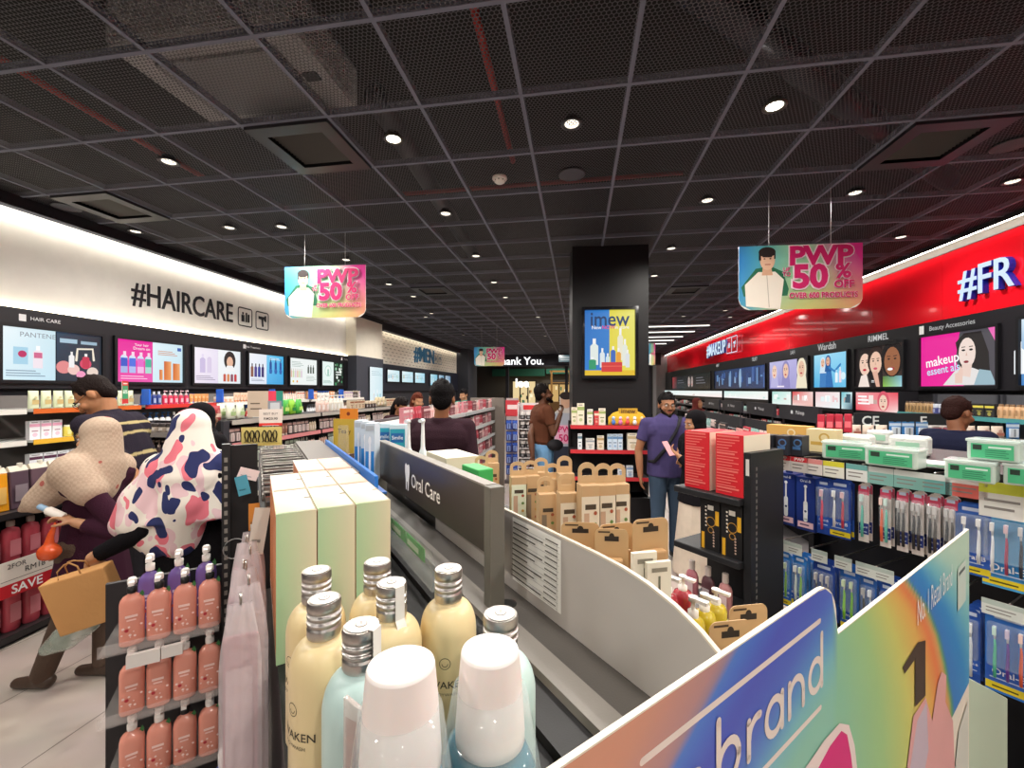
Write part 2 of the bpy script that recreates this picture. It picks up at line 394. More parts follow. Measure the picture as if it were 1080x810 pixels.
# mall things beyond
def simple(name, label, cat, fn, m_, loc, rz=0, group=None, **k):
    mb = MB(); fn(mb); o = mb.build(name, m_, None, loc, rz, **k); return tag(o, label, cat, group)
wd = S(-1.5, 26)
for (xx, yy, ww, hh, c, lab) in ((-3.6, 28.5, 1.6, 1.9, 'e8cf9a', 'warm lit shop window across the mall behind the far left entrance post'), (-.9, 28.9, 2.2, 1.7, 'c9a465', 'golden lit shop window across the mall under the Thank You lettering'), (1.4, 29, 1.0, 1.9, '7fb0c8', 'bluish lit shop window across the mall beside the centre column')):
    t = thing('shop_window', lab, 'shop window', S(xx, yy, .3), RS)
    m = MB(); m.box(-ww / 2 - .06, ww / 2 + .06, 0, .1, 0, .08, '3a3026'); m.box(-ww / 2 - .06, ww / 2 + .06, 0, .1, hh, hh + .1, '3a3026')
    for k in range(4): m.box(-ww / 2 - .06 + k * ww / 3, -ww / 2 + .02 + k * ww / 3, 0, .1, 0, hh, '3a3026')
    m.build('window_frame', matte(), t)
    m = MB(); rr = random.Random(int(ww * 10)); m.rect(-ww / 2, .05, ww / 2, hh, c)
    for k in range(14):
        a = -ww / 2 + rr.random() * (ww - .2); b_ = .1 + rr.random() * (hh - .4); m.rect(a, b_, a + .08 + rr.random() * .1, b_ + .1 + rr.random() * .25, rr.choice(['fff1cf', '6b4a2a', 'd99c50', '3f6a4a', 'f7e0b0', '28221f']))
    m.build('display', mat('lit_display', .4, emit=1.0), t, (0, .08, 0))
t = thing('hanging_light_sign', 'small white glowing letters over a shop across the mall, far left', 'sign', S(-3.55, 27, 2.05), RS)
m = MB(); m.text('lee', 0, 0, .75, 'ffffff', ext=.02, off=.03); m.build('lettering', soft(), t)
t = thing('kiosk_frame', 'light wooden kiosk frame in the mall beyond the entrance', 'kiosk', S(-.95, 23.4, 0), RS)
for xx in (-.5, .5):
    m = MB(); m.box(xx - .05, xx + .05, -.05, .05, 0, 2.7, 'b98a4d'); m.build('post', matte(), t)
m = MB(); m.box(-.6, .6, -.05, .05, 2.6, 2.7, 'b98a4d'); m.box(-.45, .45, -.05, .05, 2.0, 2.06, 'b98a4d'); m.build('beam', matte(), t)
m = MB(); m.box(-.6, .6, -.3, .3, 0, 1.0, '8d6a40'); m.build('counter', matte(), t)
t = thing('wayfinding_sign', 'small pale blue direction sign hanging over the entrance right of Thank You', 'sign', S(-.38, YE - 1.2, 2.88), RS)
m = MB(); m.box(-.48, .48, 0, .05, 0, .3, '6f98a4'); m.rect(-.4, .17, .4, .23, 'dfeef2'); m.rect(-.4, .07, .3, .12, 'dfeef2'); m.build('panel', mat('dim_sign', .4, emit=.4), t)
m = MB(); m.tube([(-.3, .02, .3), (-.3, .02, .42)], .008, '888888', 6); m.tube([(.3, .02, .3), (.3, .02, .42)], .008, '888888', 6); m.build('hanger', metal(), t)

# ------------------------------------------------------------------ ceiling fittings
MALL_FILL = [(-3.6, 22.5), (-1.4, 22.0), (.8, 22.4), (-2.6, 25.5), (-.3, 25.8), (-1.4, 28), (1.2, 28)]  # added spots that brighten the mall, each given a downlight fitting
def snap(px, py):
    x, y = Sinv(ceil_at(px, py)); return (GX0 + GP * (math.floor((x - GX0) / GP) + .5), GY0 + GP * (math.floor((y - GY0) / GP) + .5))
def make_downlight(lit):
    def f():
        t = thing('downlight', '', 'ceiling light')
        m = MB(); prof = [(.045, .0), (.062, -.004), (.066, -.012), (.058, -.016), (.046, -.012), (.040, .03)]
        m.lathe(prof, '3a383c' if not lit else '4a4640', 20, cap=False); m.build('trim_ring', plastic(), t)
        m = MB(); m.lathe([(.043, -.010), (.030, .012), (.001, .016)], 'fff4e2', 18, cap=False); m.build('lens', mat('lamp_lit', .3, emit=14.0) if lit else mat('lamp_dim', .3, emit=1.6), t)
        return t
    return f
pl, pd = Proto(make_downlight(True)), Proto(make_downlight(False))
LIT = [(415, 145, 'glowing downlight in the panel right of the big air vent'), (817, 110, 'glowing downlight above the right hanging promotion sign')]
DIM = [(603, 129), (178, 169), (470, 224), (143, 243), (242, 239), (297, 238), (746, 210), (950, 249), (1068, 190), (902, 202), (502, 269), (521, 297), (533, 313), (604, 324), (708, 261), (690, 290), (721, 333), (365, 273), (410, 299), (436, 312), (455, 330), (770, 334)]
DLW = [0]
def spot(x, y, e, z=3.26, ang=168, col=(1, .95, .88), size=.05):
    l = bpy.data.lights.new('downlight_beam', 'SPOT'); l.energy = e; l.spot_size = rad(ang); l.spot_blend = .6; l.shadow_soft_size = size; l.color = col
    o = bpy.data.objects.new('downlight_beam', l); COLL.objects.link(o); o.location = S(x, y, z); return o
SPE = 66
for px, py, lab in LIT:
    w_ = ceil_at(px, py); pl.put((w_.x, w_.y, ZC - .002), RS, lab); x, y = Sinv(w_); spot(x, y, SPE)
for px, py in DIM:
    w_ = ceil_at(px, py); pd.put((w_.x, w_.y, ZC - .002), RS, 'small dark rimmed downlight added in the perforated ceiling for fill light', 'unlit looking ceiling downlights'); x, y = Sinv(w_)
    if x > -4.1: spot(x, y, SPE)
for x, y in [(-3.6, -2.6), (-1.2, -2.6), (1.2, -2.6), (3.2, -2.6), (-3.6, -.6), (-1.5, -.9), (.9, -.9), (3.2, -.6), (-3.3, 1.2), (-2.1, 1.3), (.2, .75), (2.0, .9), (3.2, 1.6), (1.6, 1.4), (-.9, 9.6), (1.2, 9.8), (3.0, 9.4), (-3.4, 9.2), (-3.4, 12.4), (-1.0, 13.0), (1.4, 13), (3.0, 12.5), (-3.2, 16), (-1, 16.6), (1.3, 16.6), (3.0, 16), (-.8, 18.8), (1.6, 18.8)]:  # extra downlights behind the camera and far down the shop, added for fill
    w_ = S(x, y, ZC - .002); pd.put(w_, RS, 'small dark rimmed downlight added in the perforated ceiling for fill light', 'unlit looking ceiling downlights'); spot(x, y, SPE)
for x, y in MALL_FILL: pd.put(S(x, y, ZC + .748), RS, 'added fill downlight in the mall ceiling beyond the entrance', 'added mall fill downlights beyond the entrance'); spot(x, y, 110, z=ZC + .70)
def make_vent():
    t = thing('air_vent', '', 'air vent')
    m = MB(); a, b = GP / 2 - .012, .19
    for (x0, x1, y0, y1) in ((-a, a, -a, -b), (-a, a, b, a), (-a, -b, -b, b), (b, a, -b, b)): m.box(x0, x1, y0, y1, -.02, .012, '232226')
    m.build('frame', plastic(), t)
    m = MB(); m.box(-b, b, -b, b, .08, .09, '0c0b0d')
    for (x0, x1, y0, y1) in ((-b, b, -b - .008, -b), (-b, b, b, b + .008), (-b - .008, -b, -b, b), (b, b + .008, -b, b)): m.box(x0, x1, y0, y1, -.018, .09, '1a191c')
    m.build('duct_box', matte(), t)
    m = MB()
    for k in range(13):
        y = -b + .014 + k * .0295; m.box(-b, b, -.001, .001, -.012, .012, '55524f', M=T(0, y, .012) @ rot('X', rad(38)))
    m.build('louvre', plastic(), t); return t
pv = Proto(make_vent)
for px, py, lab in VENTS:
    x, y = snap(px, py); pv.put(S(x, y, ZC - .006), RS, lab)
t = thing('smoke_detector', 'white dome smoke detector on the ceiling left of the centre column', 'smoke detector', PZ(527, 187, ZC), RS)
m = MB(); m.lathe([(.056, 0), (.058, -.012), (.054, -.02), (.05, -.021)], 'e8e4de', 24); m.build('base', plastic(), t)
m = MB(); m.lathe([(.043, -.02), (.041, -.036), (.028, -.046), (.001, -.048)], 'efebe4', 24, cap=False)
for k in range(8): m.box(-.004, .004, .040, .0425, -.034, -.025, '44403c', M=rot('Z', k * pi / 4))
m.build('dome', plastic(), t)
def make_spk():
    t = thing('ceiling_speaker', '', 'speaker'); m = MB(); m.lathe([(.085, 0), (.098, -.003), (.102, -.008), (.094, -.01)], '3a3a40', 28, cap=False); m.build('rim', plastic(), t)
    m = MB(); m.lathe([(.094, -.009), (.05, -.0135), (.001, -.015)], '55555d', 28, cap=False); m.build('grille', mat('speaker_mesh', .7, bump=.6, bscale=500), t); return t
ps = Proto(make_spk)
for px, py, lab in ((603, 183, 'round grey ceiling speaker right of the smoke detector'), (70, 218, 'round ceiling speaker beside the white fascia'), (1066, 152, 'round ceiling speaker near the red fascia'), (902, 203, 'round ceiling speaker above the right promotion sign')):
    if px != 902: ps.put(PZ(px, py, ZC) - Vector((0, 0, .002)), RS, lab)
# linear lights far right
for k, (px0, px1, py) in enumerate(((684, 746, 343.8), (684, 731, 350), (684, 719, 355.3), (684, 710, 359), (684, 702, 362.5))):
    a, b = P(px0 - 8, py, F * 1.58 / (HY - py)), P(px1, py, F * 1.58 / (HY - py)); mid = (a + b) / 2
    t = thing('linear_light', 'glowing linear light across the far ceiling beyond the column, %s from the front' % ('first', 'second', 'third', 'fourth', 'fifth')[k], 'ceiling light', mid, RS)
    L_ = (b - a).length / 2; m = MB(); m.box(-L_ - .01, L_ + .01, -.05, .05, 0, .05, '8a8890'); m.build('housing', plastic(), t)
    m = MB(); m.box(-L_, L_, -.04, .04, -.012, 0, 'fffaf0'); m.build('diffuser', mat('linear_diffuser', .4, emit=2.5), t)
# seen through the mesh: cassette unit, ducts, sprinkler pipes
w_ = PZ(262, 88, ZC + .12); t = thing('air_conditioner', 'pale air conditioning unit above the perforated panels, upper left', 'air conditioner', w_, RS)
m = MB(); m.box(-.55, .5, -.35, .35, 0, .28, 'b8b4b4'); m.build('casing', plastic(), t, bevel=.04)
m = MB(); m.box(-.38, .34, -.22, .22, -.02, .0, '8f8b8b'); m.box(.36, .44, -.03, .03, -.012, 0, '222222'); m.build('grille', plastic(), t)
def pipe(name, label, pts, r, c, mm): m = MB(); m.tube(pts, r, c, 10); tag(m.build(name, mm), label, 'pipe' if name.endswith('pipe') else 'duct')
pipe('hanging_sprinkler_pipe', 'red sprinkler pipe above the ceiling mesh left of the column', [PZ(490, -30, ZC + .2), PZ(541, 170, ZC + .2)], .022, 'a02a24', plastic())
pipe('hanging_sprinkler_pipe', 'red sprinkler pipe above the ceiling mesh at the upper left', [PZ(0, 62, ZC + .2), PZ(150, 150, ZC + .2), PZ(215, 187, ZC + .2)], .022, 'a02a24', plastic())
pipe('hanging_sprinkler_pipe', 'red sprinkler pipe crossing above the mesh over the smoke detector', [PZ(420, 205, ZC + .25), PZ(720, 182, ZC + .25)], .02, '8e2a26', plastic())
pipe('hanging_air_duct', 'grey round duct above the mesh beside the glowing left downlight', [PZ(395, 100, ZC + .5), PZ(500, 270, ZC + .5)], .09, '5a5a5e', metal())
pipe('hanging_air_duct', 'grey round duct above the mesh at the top right', [PZ(700, -40, ZC + .5), PZ(1000, 190, ZC + .5)], .1, '4a4a50', metal())
# ================================================================== SIGNS AND SCREENS
RL, RRt = RS + pi / 2, RS - pi / 2                 # facing out of the left and of the right wall
def ico_box(m, x, z, w_, col, kind):               # little outlined pictogram
    h = w_ / 2
    def rr_(k):
        pts = []
        for (cx, cz, a) in ((h - k, h - k, 0), (-h + k, h - k, 90), (-h + k, -h + k, 180), (h - k, -h + k, 270)):
            for i in range(5): t = rad(a + i * 22.5); pts.append((x + cx + k * .0 + .03 * cos(t), z + cz + .03 * sin(t)))
        return pts + [pts[0]]
    m.stroke(rr_(.03), .018, col)
    if kind == 'bottle':
        m.rect(x - .075, z - .07, x - .015, z + .03, col); m.rect(x - .06, z + .035, x - .03, z + .07, col); m.rect(x + .005, z - .07, x + .035, z + .07, col); m.rect(x + .045, z - .07, x + .08, z + .05, col)
    else:
        m.rect(x - .08, z + .02, x + .04, z + .065, col); m.poly([(x + .04, z + .0), (x + .085, z - .01), (x + .085, z + .09), (x + .04, z + .08)], col); m.poly([(x - .01, z - .09), (x + .03, z - .09), (x + .02, z + .02), (x - .02, z + .02)], col)
def wz(px, py, x): return CH + (HY - py) * abs(x) * cS / F / abs((px - 610) / F) * 1.0 / cS * cS if False else None
def wall_pt(x, px, py):                            # the store-frame (y, z) where a photo point meets the wall plane x
    y = sy(x, px); w_ = S(x, y); return y, CH - (py - HY) / F * w_[1]
# "#HAIRCARE" with its two pictograms
y0, _ = wall_pt(XL, 137, 315); y1, z1 = wall_pt(XL, 244, 333); yi, zi = wall_pt(XL, 257, 335); yj, zj = wall_pt(XL, 275, 337)
t = thing('wall_sign', 'black #HAIRCARE lettering with two pictograms on the white left fascia', 'sign', S(XL + .022, (y0 + y1) / 2, z1 + .015), RL)
m = MB(); vs, fs = text_geo('#HAIRCARE', .008, 'CENTER', .03, 0)
wx = max(v[0] for v in vs) - min(v[0] for v in vs); m.text('#HAIRCARE', 0, 0, .365, '17151a', ext=.01, off=.008, sx=(y1 - y0) / wx / .365); m.build('lettering', plastic(), t)
m = MB(); ico_box(m, yi - (y0 + y1) / 2, 0, .26, '17151a', 'bottle'); m.build('pictogram', plastic(), t, (0, -.004, 0))
m = MB(); ico_box(m, yj - (y0 + y1) / 2, 0, .26, '17151a', 'dryer'); m.build('pictogram', plastic(), t, (0, -.004, 0))
# "#MAKEUP", "#FR"
def lit_letters(txt, pxa, pxb, pyc, size, label, icons=False):
    ya, _ = wall_pt(XR, pxa, pyc); yb, _ = wall_pt(XR, pxb, pyc); yc = (ya + yb) / 2; w_ = abs(ya - yb)
    wc = S(XR, yc); z = CH + (HY - pyc) / F * wc[1]
    t = thing('wall_sign', label, 'sign', S(XR - .022, yc, z), RRt)
    vs, fs = text_geo(txt, .012, 'CENTER', .1, 0); wx = max(v[0] for v in vs) - min(v[0] for v in vs); cx = (max(v[0] for v in vs) + min(v[0] for v in vs)) / 2
    sx = (w_ * (.66 if icons else 1)) / wx / size
    m = MB(); m.text(txt, -cx * size * sx - (w_ * .17 if icons else 0), 0, size, '1d2fb0', ext=.03, off=.016, sx=sx); m.build('letter_side', plastic(), t, (0, -.02, 0))
    m = MB(); m.text(txt, -cx * size * sx - (w_ * .17 if icons else 0), 0, size, 'd6ecff', ext=.004, off=.008, sx=sx); m.build('lettering', mat('lit_letters_cool', .4, emit=.95), t, (0, -.056, 0))
    if icons:
        for q, k in ((.27, 'bottle'), (.42, 'dryer')):
            m = MB(); ico_box(m, w_ * q, 0, .24 * size / .3, 'd6ecff', k); m.build('pictogram', mat('lit_letters_cool', .4, emit=.95), t, (0, -.056, 0))
lit_letters('#MAKEUP', 748, 781, 367, .52, 'glowing white #MAKEUP lettering with pictograms on the far red fascia', True)
lit_letters('#FR', 1019, 1080, 294, .43, 'large glowing white #FR lettering on the near red fascia')

# light boxes: a frame and a lit picture drawn in flat shapes
def face(m, x, z, s, sk='e9bfa4', hair='2a1c18', lip='b8283a', hijab=None):
    if hijab: m.disc(x, z - .02 * s, .62 * s, hijab, .8 * s); m.poly([(x - .75 * s, z - 1.3 * s), (x + .75 * s, z - 1.3 * s), (x + .45 * s, z), (x - .45 * s, z)], hijab)
    else: m.disc(x, z + .12 * s, .6 * s, hair, .72 * s)
    m.disc(x, z, .42 * s, sk, .56 * s)
    for q in (-1, 1): m.disc(x + q * .17 * s, z + .1 * s, .07 * s, '33221c', .035 * s); m.stroke([(x + q * .09 * s, z + .2 * s), (x + q * .26 * s, z + .21 * s)], .035 * s, '4a2f26')
    m.poly([(x - .04 * s, z - .1 * s), (x + .05 * s, z - .1 * s), (x, z + .08 * s)], mixc(sk, '8a4a3a', .25)); m.disc(x, z - .28 * s, .14 * s, lip, .06 * s)
def bot(m, x, z, w_, h, c, cap='eeeeee'): m.rect(x - w_ / 2, z, x + w_ / 2, z + h * .72, c); m.poly([(x - w_ / 2, z + h * .72), (x + w_ / 2, z + h * .72), (x + w_ * .2, z + h * .8), (x - w_ * .2, z + h * .8)], c); m.rect(x - w_ * .2, z + h * .8, x + w_ * .2, z + h, cap)
def lines(m, x0, x1, z, n, dz, c, th=.008):
    for i in range(n): m.rect(x0, z - i * dz, x0 + (x1 - x0) * (.75 + .25 * ((i * 7) % 3) / 2), z - i * dz + th, c)
def lightbox(y0, y1, z0, z1, side, label, art, name='light_box', xw=None):
    W, H = abs(y1 - y0), z1 - z0
    x = (XL + .07 if side < 0 else XR - .09) if xw is None else xw
    t = thing(name, label, 'light box', S(x, (y0 + y1) / 2, (z0 + z1) / 2), RL if side < 0 else RRt)
    m = MB(); e = .028
    for a in ((-W / 2 - e, W / 2 + e, H / 2, H / 2 + e), (-W / 2 - e, W / 2 + e, -H / 2 - e, -H / 2), (-W / 2 - e, -W / 2, -H / 2, H / 2), (W / 2, W / 2 + e, -H / 2, H / 2)): m.box(a[0], a[1], -.03, 0, a[2], a[3], '131216')
    m.build('frame', plastic(), t)
    LAY[0] = .0005; m = MB(); art(m, W, H); m.build('screen', glow(), t, (0, -.004, 0)); LAY[0] = .00035
    return t
def a1(m, W, H):
    m.rect(-W / 2, -H / 2, W / 2, H / 2, '1d2430'); m.grad(-W / 2, -H / 2, 0, H / 2, 'd9f1fa', 'c8e8f4', 'eef9fd', 'cfe9f2'); m.rect(-.3, -.09, -.2, .06, 'a9d5ea'); bot(m, -.13, -.12, .07, .2, 'f3e6ee', 'ffffff'); m.disc(-.24, .0, .03, 'c02f63'); m.rect(-.16, -.03, -.1, .02, 'd2688e')
    lines(m, -.35, -.08, -.15, 3, .022, '7c93a8'); m.text('PANTENE', -.13, .17, .06, '8a8f98')
    m.grad(0.005, -H / 2, W / 2, H / 2, '1c2a3a', '22303c', '27425a', '1a2430'); m.rect(.03, .13, .17, .17, 'a8c6d8'); m.rect(.2, .13, .34, .16, '9ab7c9')
    for x, z, r, c in ((.06, -.1, .06, 'e28b8b'), (.14, -.12, .05, 'f0c8c0'), (.24, -.06, .05, 'd8486a'), (.3, -.14, .05, 'e9d5c8'), (.2, -.17, .04, 'f29ac0')): m.disc(x, z, r, c)
    m.stroke([(.16, -.03), (.17, .08), (.3, .09), (.31, -.02)], .02, 'f3ead6'); bot(m, .24, -.1, .06, .14, 'c8324e'); bot(m, .12, -.1, .045, .15, 'f2f2f2')
def a2(m, W, H):
    m.grad(-W / 2, -H / 2, .01, H / 2, 'f04aa8', 'ee5ab0', 'e8249a', 'e8249a'); m.grad(.01, -H / 2, W / 2, H / 2, 'd4eef6', 'c6e6f4', 'e2f4fa', 'cfe8f2')
    for i, c in enumerate(('3a58c8', '4d6fe0', 'e668c8', '3fb89a')): m.disc(-.3 + i * .085, .02, .038, 'cfe4f8', .045); m.rect(-.335 + i * .085, -.06, -.265 + i * .085, .03, c); m.rect(-.335 + i * .085, -.13, -.265 + i * .085, -.06, mixc(c, 'ffffff', .55)); m.rect(-.31 + i * .085, .05, -.28 + i * .085, .1, 'f7d8ec')
    m.text('Your hair', -.12, .18, .04, 'ffffff'); m.text('Dream on', -.12, .14, .045, 'ffffff'); lines(m, -.34, -.02, -.17, 2, .025, 'ffd6ee')
    for x, w_, h in ((.1, .04, .12), (.18, .09, .22), (.29, .09, .2)): m.grad(x - w_ / 2, -.2, x + w_ / 2, -.2 + h, 'd9702a', 'f0a060', 'c85a1e', 'f4b27a')
    lines(m, .06, .3, .13, 3, .02, 'd28a6a'); m.rect(.3, .15, .35, .19, '3a5fae')
def a3(m, W, H):
    m.grad(-W / 2, -H / 2, 0, H / 2, 'f0e6f4', 'e6dcf0', 'f8f2fa', 'ece4f4'); m.grad(0, -H / 2, W / 2, H / 2, 'eef2f4', 'e6eef2', 'f4f6f8', 'eaf0f4')
    bot(m, -.24, -.09, .08, .24, 'cdbfe2', 'e6dcf2'); bot(m, -.14, -.09, .07, .26, 'dccfe8', 'f0e8f6'); lines(m, -.34, -.05, -.14, 3, .022, '9a8fa8')
    m.disc(.19, .09, .1, '2a1f1e', .13); m.disc(.19, .07, .055, 'e6b89c', .075); m.poly([(.1, -.06), (.28, -.06), (.24, .02), (.14, .02)], 'f2f2f2')
    for i, c in enumerate(('c65a4a', 'd98a5a', '8a4a5a', 'c4383e')): bot(m, .1 + i * .06, -.2, .045, .13, c)
def a4(m, W, H):
    m.grad(-W / 2, -H / 2, 0, H / 2, 'e8eef8', 'dfe8f6', 'f4f7fb', 'e4ecf8'); m.grad(0, -H / 2, W / 2, H / 2, '4fb0e6', '3aa0dc', '7fd0f4', '48b4ea')
    for i, c in enumerate(('8a5a4a', '4a3f8a', '2f3f9a', '3a2f6a')): bot(m, -.3 + i * .07, -.12, .055, .2, c, '22203a')
    for i in range(3): bot(m, .08 + i * .11, -.06, .05, .24, '1f4f9a', '12305a'); m.disc(.08 + i * .11, -.02, .035, '2f66b4')
    lines(m, -.33, -.03, -.16, 2, .02, '8890a8'); lines(m, .05, .33, .18, 2, .022, 'e8f6ff')
def a5(m, W, H):
    m.rect(-W / 2, -H / 2, W / 2, H / 2, 'eef4f2')
    for i in range(6): bot(m, -.32 + i * .05, -.1, .035, .15, ('e2b8a0', 'c8d8a8', 'd9c0d0')[i % 3], 'c8b8a8')
    for i in range(3): bot(m, .12 + i * .07, -.02, .045, .15, '46524a', '22282a')
    lines(m, -.33, -.02, .16, 4, .025, '9ab0a8'); lines(m, .05, .34, -.08, 4, .025, 'a8b8b0'); m.disc(-.3, -.17, .02, 'e8c84a'); m.disc(-.2, -.17, .02, 'e89a4a')
def a6(m, W, H):
    m.rect(-W / 2, -H / 2, 0.03, H / 2, 'e8f6f2'); m.disc(-.16, .05, .11, 'bfe0d4'); m.disc(-.16, .05, .09, 'eef8f4'); bot(m, -.16, -.04, .05, .16, '9ac8b8'); lines(m, -.32, -.02, -.14, 3, .022, '8ab0a0')
    m.grad(.03, -H / 2, W / 2, H / 2, '14201a', '101814', '1f3a2c', '16261e'); rr = random.Random(5)
    for i in range(22): m.disc(.06 + rr.random() * .28, -.2 + rr.random() * .4, .012 + rr.random() * .025, rr.choice(['e8f2e8', '3f8a5a', '9ac8a8', '2a5a3e']))
    lines(m, .08, .3, .03, 2, .05, 'f0f6f0', .02)
yb = sy(XL, 116); PIT = .905
for k, (art, lab) in enumerate(((a1, 'pale blue and black light box, leftmost on the hair care wall'), (a2, 'pink and pale blue light box left of the #HAIRCARE lettering'), (a3, 'lilac and white light box with a dark haired face under the # sign'), (a4, 'white and bright blue light box with dark bottles under the lettering'), (a5, 'white light box with small bottles left of the green and black one'), (a6, 'half mint half black light box beside the slate pillar'))):
    y = yb + PIT * (k - 1); lightbox(y, y + .76, 1.735, 2.19, -1, lab, art)
for k, (yy, txt) in enumerate(((yb - PIT - .02, 'HAIR CARE'), (yb + PIT * 1.75, 'Hair Treatment'), (yb + 4.6 * PIT, 'Styling'))):
    t = thing('category_sign', ('small white caption with square icon on the black band at the left edge', 'small white caption with square icon on the black band above the fourth hair screen', 'tiny white caption on the black band near the slate pillar')[k], 'sign', S(XL + .0715, yy + .3, 2.28), RL)
    m = MB(); m.rect(-.16, -.03, -.11, .03, 'e8e8ea'); m.text(txt, .03, 0, .045, 'e8e8ea'); m.build('lettering', paper(), t)
# the slate pillar's white lit panel and the screens beyond it
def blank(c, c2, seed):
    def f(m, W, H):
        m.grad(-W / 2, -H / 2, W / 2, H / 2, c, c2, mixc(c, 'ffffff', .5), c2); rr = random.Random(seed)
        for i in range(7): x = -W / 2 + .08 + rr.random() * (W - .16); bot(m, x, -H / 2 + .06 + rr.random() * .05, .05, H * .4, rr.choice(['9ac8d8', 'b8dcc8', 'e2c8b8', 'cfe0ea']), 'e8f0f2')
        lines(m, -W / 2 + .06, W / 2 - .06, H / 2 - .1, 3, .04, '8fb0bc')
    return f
t = thing('light_box', 'tall white light panel on the side of the slate pillar', 'light box', S(-4.595, PY1 - .38, 1.66), RL)
m = MB(); m.box(-.33, .33, -.02, 0, -.55, .5, '22232a'); m.build('frame', plastic(), t)
m = MB(); blank('dcf0f4', 'cfe8f0', 3)(m, .62, 1.0); m.build('screen', glow(), t, (0, -.021, 0))
for k, (pa, pb) in enumerate(((405, 418.5), (420.5, 433), (434.5, 445.5), (451, 459), (460, 466), (467, 473))):
    ya, yb2 = sy(XL, pa), sy(XL, pb)
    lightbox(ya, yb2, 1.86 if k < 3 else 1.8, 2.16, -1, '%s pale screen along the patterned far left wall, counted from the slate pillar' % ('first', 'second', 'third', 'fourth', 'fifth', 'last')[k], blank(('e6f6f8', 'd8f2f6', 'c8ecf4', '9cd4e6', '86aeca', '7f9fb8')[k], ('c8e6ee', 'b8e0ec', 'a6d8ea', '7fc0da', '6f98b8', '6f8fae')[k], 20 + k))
t = thing('wall_sign', 'small blue lettering on the patterned fascia of the far left wall', 'sign', S(XL + .024, (sy(XL, 440) + sy(XL, 462)) / 2, 2.72), RL)
m = MB(); m.text('#MEN', -.4, 0, .62, '2a6f9a', ext=.02, off=.02, sx=1.1); m.build('lettering', plastic(), t)
for q, k in ((.65, 'bottle'), (1.1, 'dryer')): m = MB(); ico_box(m, q, 0, .34, '2a6f9a', k); m.build('pictogram', plastic(), t, (0, -.004, 0))

# right wall screens
def b1(m, W, H):
    m.rect(-W / 2, -H / 2, W / 2, H / 2, 'ec1f9a'); m.poly([(W / 2, H / 2), (.05, H / 2), (.0, -.0), (.1, -H / 2), (W / 2, -H / 2)], '4d4a52'); m.poly([(W / 2 - .1, H / 2), (W / 2, H / 2), (W / 2, .1)], 'ee6ab8')
    m.poly([(.0, .18), (.1, .27), (.3, .27), (.38, .05), (.4, -.28), (.18, -.28), (.06, -.1)], '1c1718'); m.poly([(-.16, -.28), (.42, -.28), (.36, -.16), (.2, -.1), (.0, -.12)], 'e6e2e0'); m.poly([(.22, -.28), (.46, -.28), (.4, -.14), (.28, -.12)], '9ab8c4')
    m.disc(.14, .06, .1, 'f0dcd2', .16); m.poly([(.08, -.06), (.2, -.06), (.18, -.2), (.08, -.18)], 'ecd2c6')
    for q in (.1, .19): m.disc(q, .09, .022, '241a1a', .011); m.stroke([(q - .02, .122), (q + .02, .124)], .008, '2a1c18')
    m.disc(.135, -.035, .03, '8a2a36', .014); m.poly([(.0, -.26), (.09, -.26), (.1, -.12), (.06, -.07), (.04, -.14), (.0, -.16)], 'eacabc'); m.poly([(.13, .03), (.15, .03), (.14, .07)], 'd8b0a0')
    m.text('makeup', -.17, .02, .15, 'ffffff', off=.012, sx=.95, M=rot('Y', rad(-7))); m.text('essent als', -.17, -.085, .12, 'bfe8ff', off=.01, sx=.95, M=rot('Y', rad(-7)))
def b2(m, W, H):
    m.rect(-W / 2, -H / 2, W / 2, H / 2, '1a1416'); face(m, -.27, .04, .28, 'f0cdb8', '1a1212', 'c01f36'); face(m, -.04, .05, .28, 'ecc4ac', '2a1a16', 'd0506a')
    m.poly([(-.4, -.28), (-.16, -.28), (-.22, -.1), (-.34, -.12)], 'f2e2d8'); m.poly([(-.02, -.28), (.05, -.28), (.0, -.06), (-.1, -.08)], 'e2b09a')
    m.rect(.1, -H / 2, W / 2, H / 2, '3a2c28'); m.grad(.11, -H / 2, W / 2, -.14, '8fc04a', 'a8d8ea', '5a7a3a', '7fb8d0'); face(m, .28, .05, .34, '9a6242', '140f10', 'a82a3a'); m.disc(.25, -.05, .05, 'ffffff', .018); m.text('m', -.08, -.2, .08, 'ffffff')
def b3(m, W, H):
    m.grad(-W / 2, -H / 2, W / 2, H / 2, '4fb0e2', '6fc4ec', 'a8e0f6', '8fd4f2'); m.poly([(-.3, -.28), (-.1, -.28), (-.12, .05), (-.28, .05)], '3f7fc0'); m.poly([(-.12, -.28), (.1, -.28), (.02, .08), (-.1, .08)], '2f6fb4'); face(m, -.2, .13, .13, 'e8bca0', '2a1c18', hijab='cfe4f4'); face(m, -.04, .15, .13, 'e0b094', hijab='1f5a9a')
    m.stroke([(.0, .05), (.15, -.02), (.3, .08)], .04, '2f7fc0'); bot(m, .2, -.2, .07, .2, 'eaf6fc', 'bfe0f2'); bot(m, .3, -.2, .06, .24, 'f2d8e4'); m.disc(.38, -.1, .06, 'd8f0fa')
def b4(m, W, H):
    m.grad(-W / 2, -H / 2, W * .24, H / 2, '8a86c4', 'a8a2d4', 'c4c2e6', 'b6b0e0'); m.rect(W * .24, -H / 2, W / 2, H / 2, '23222c')
    face(m, -.55, .07, .25, 'f0ccb4', hijab='b8b4e0'); face(m, -.05, .07, .26, 'ecc2a8', hijab='8f88c0'); face(m, .56, .08, .27, 'e8bea2', hijab='efe4c8'); lines(m, -.4, .0, -.25, 1, .04, 'f2e6f4', .03)
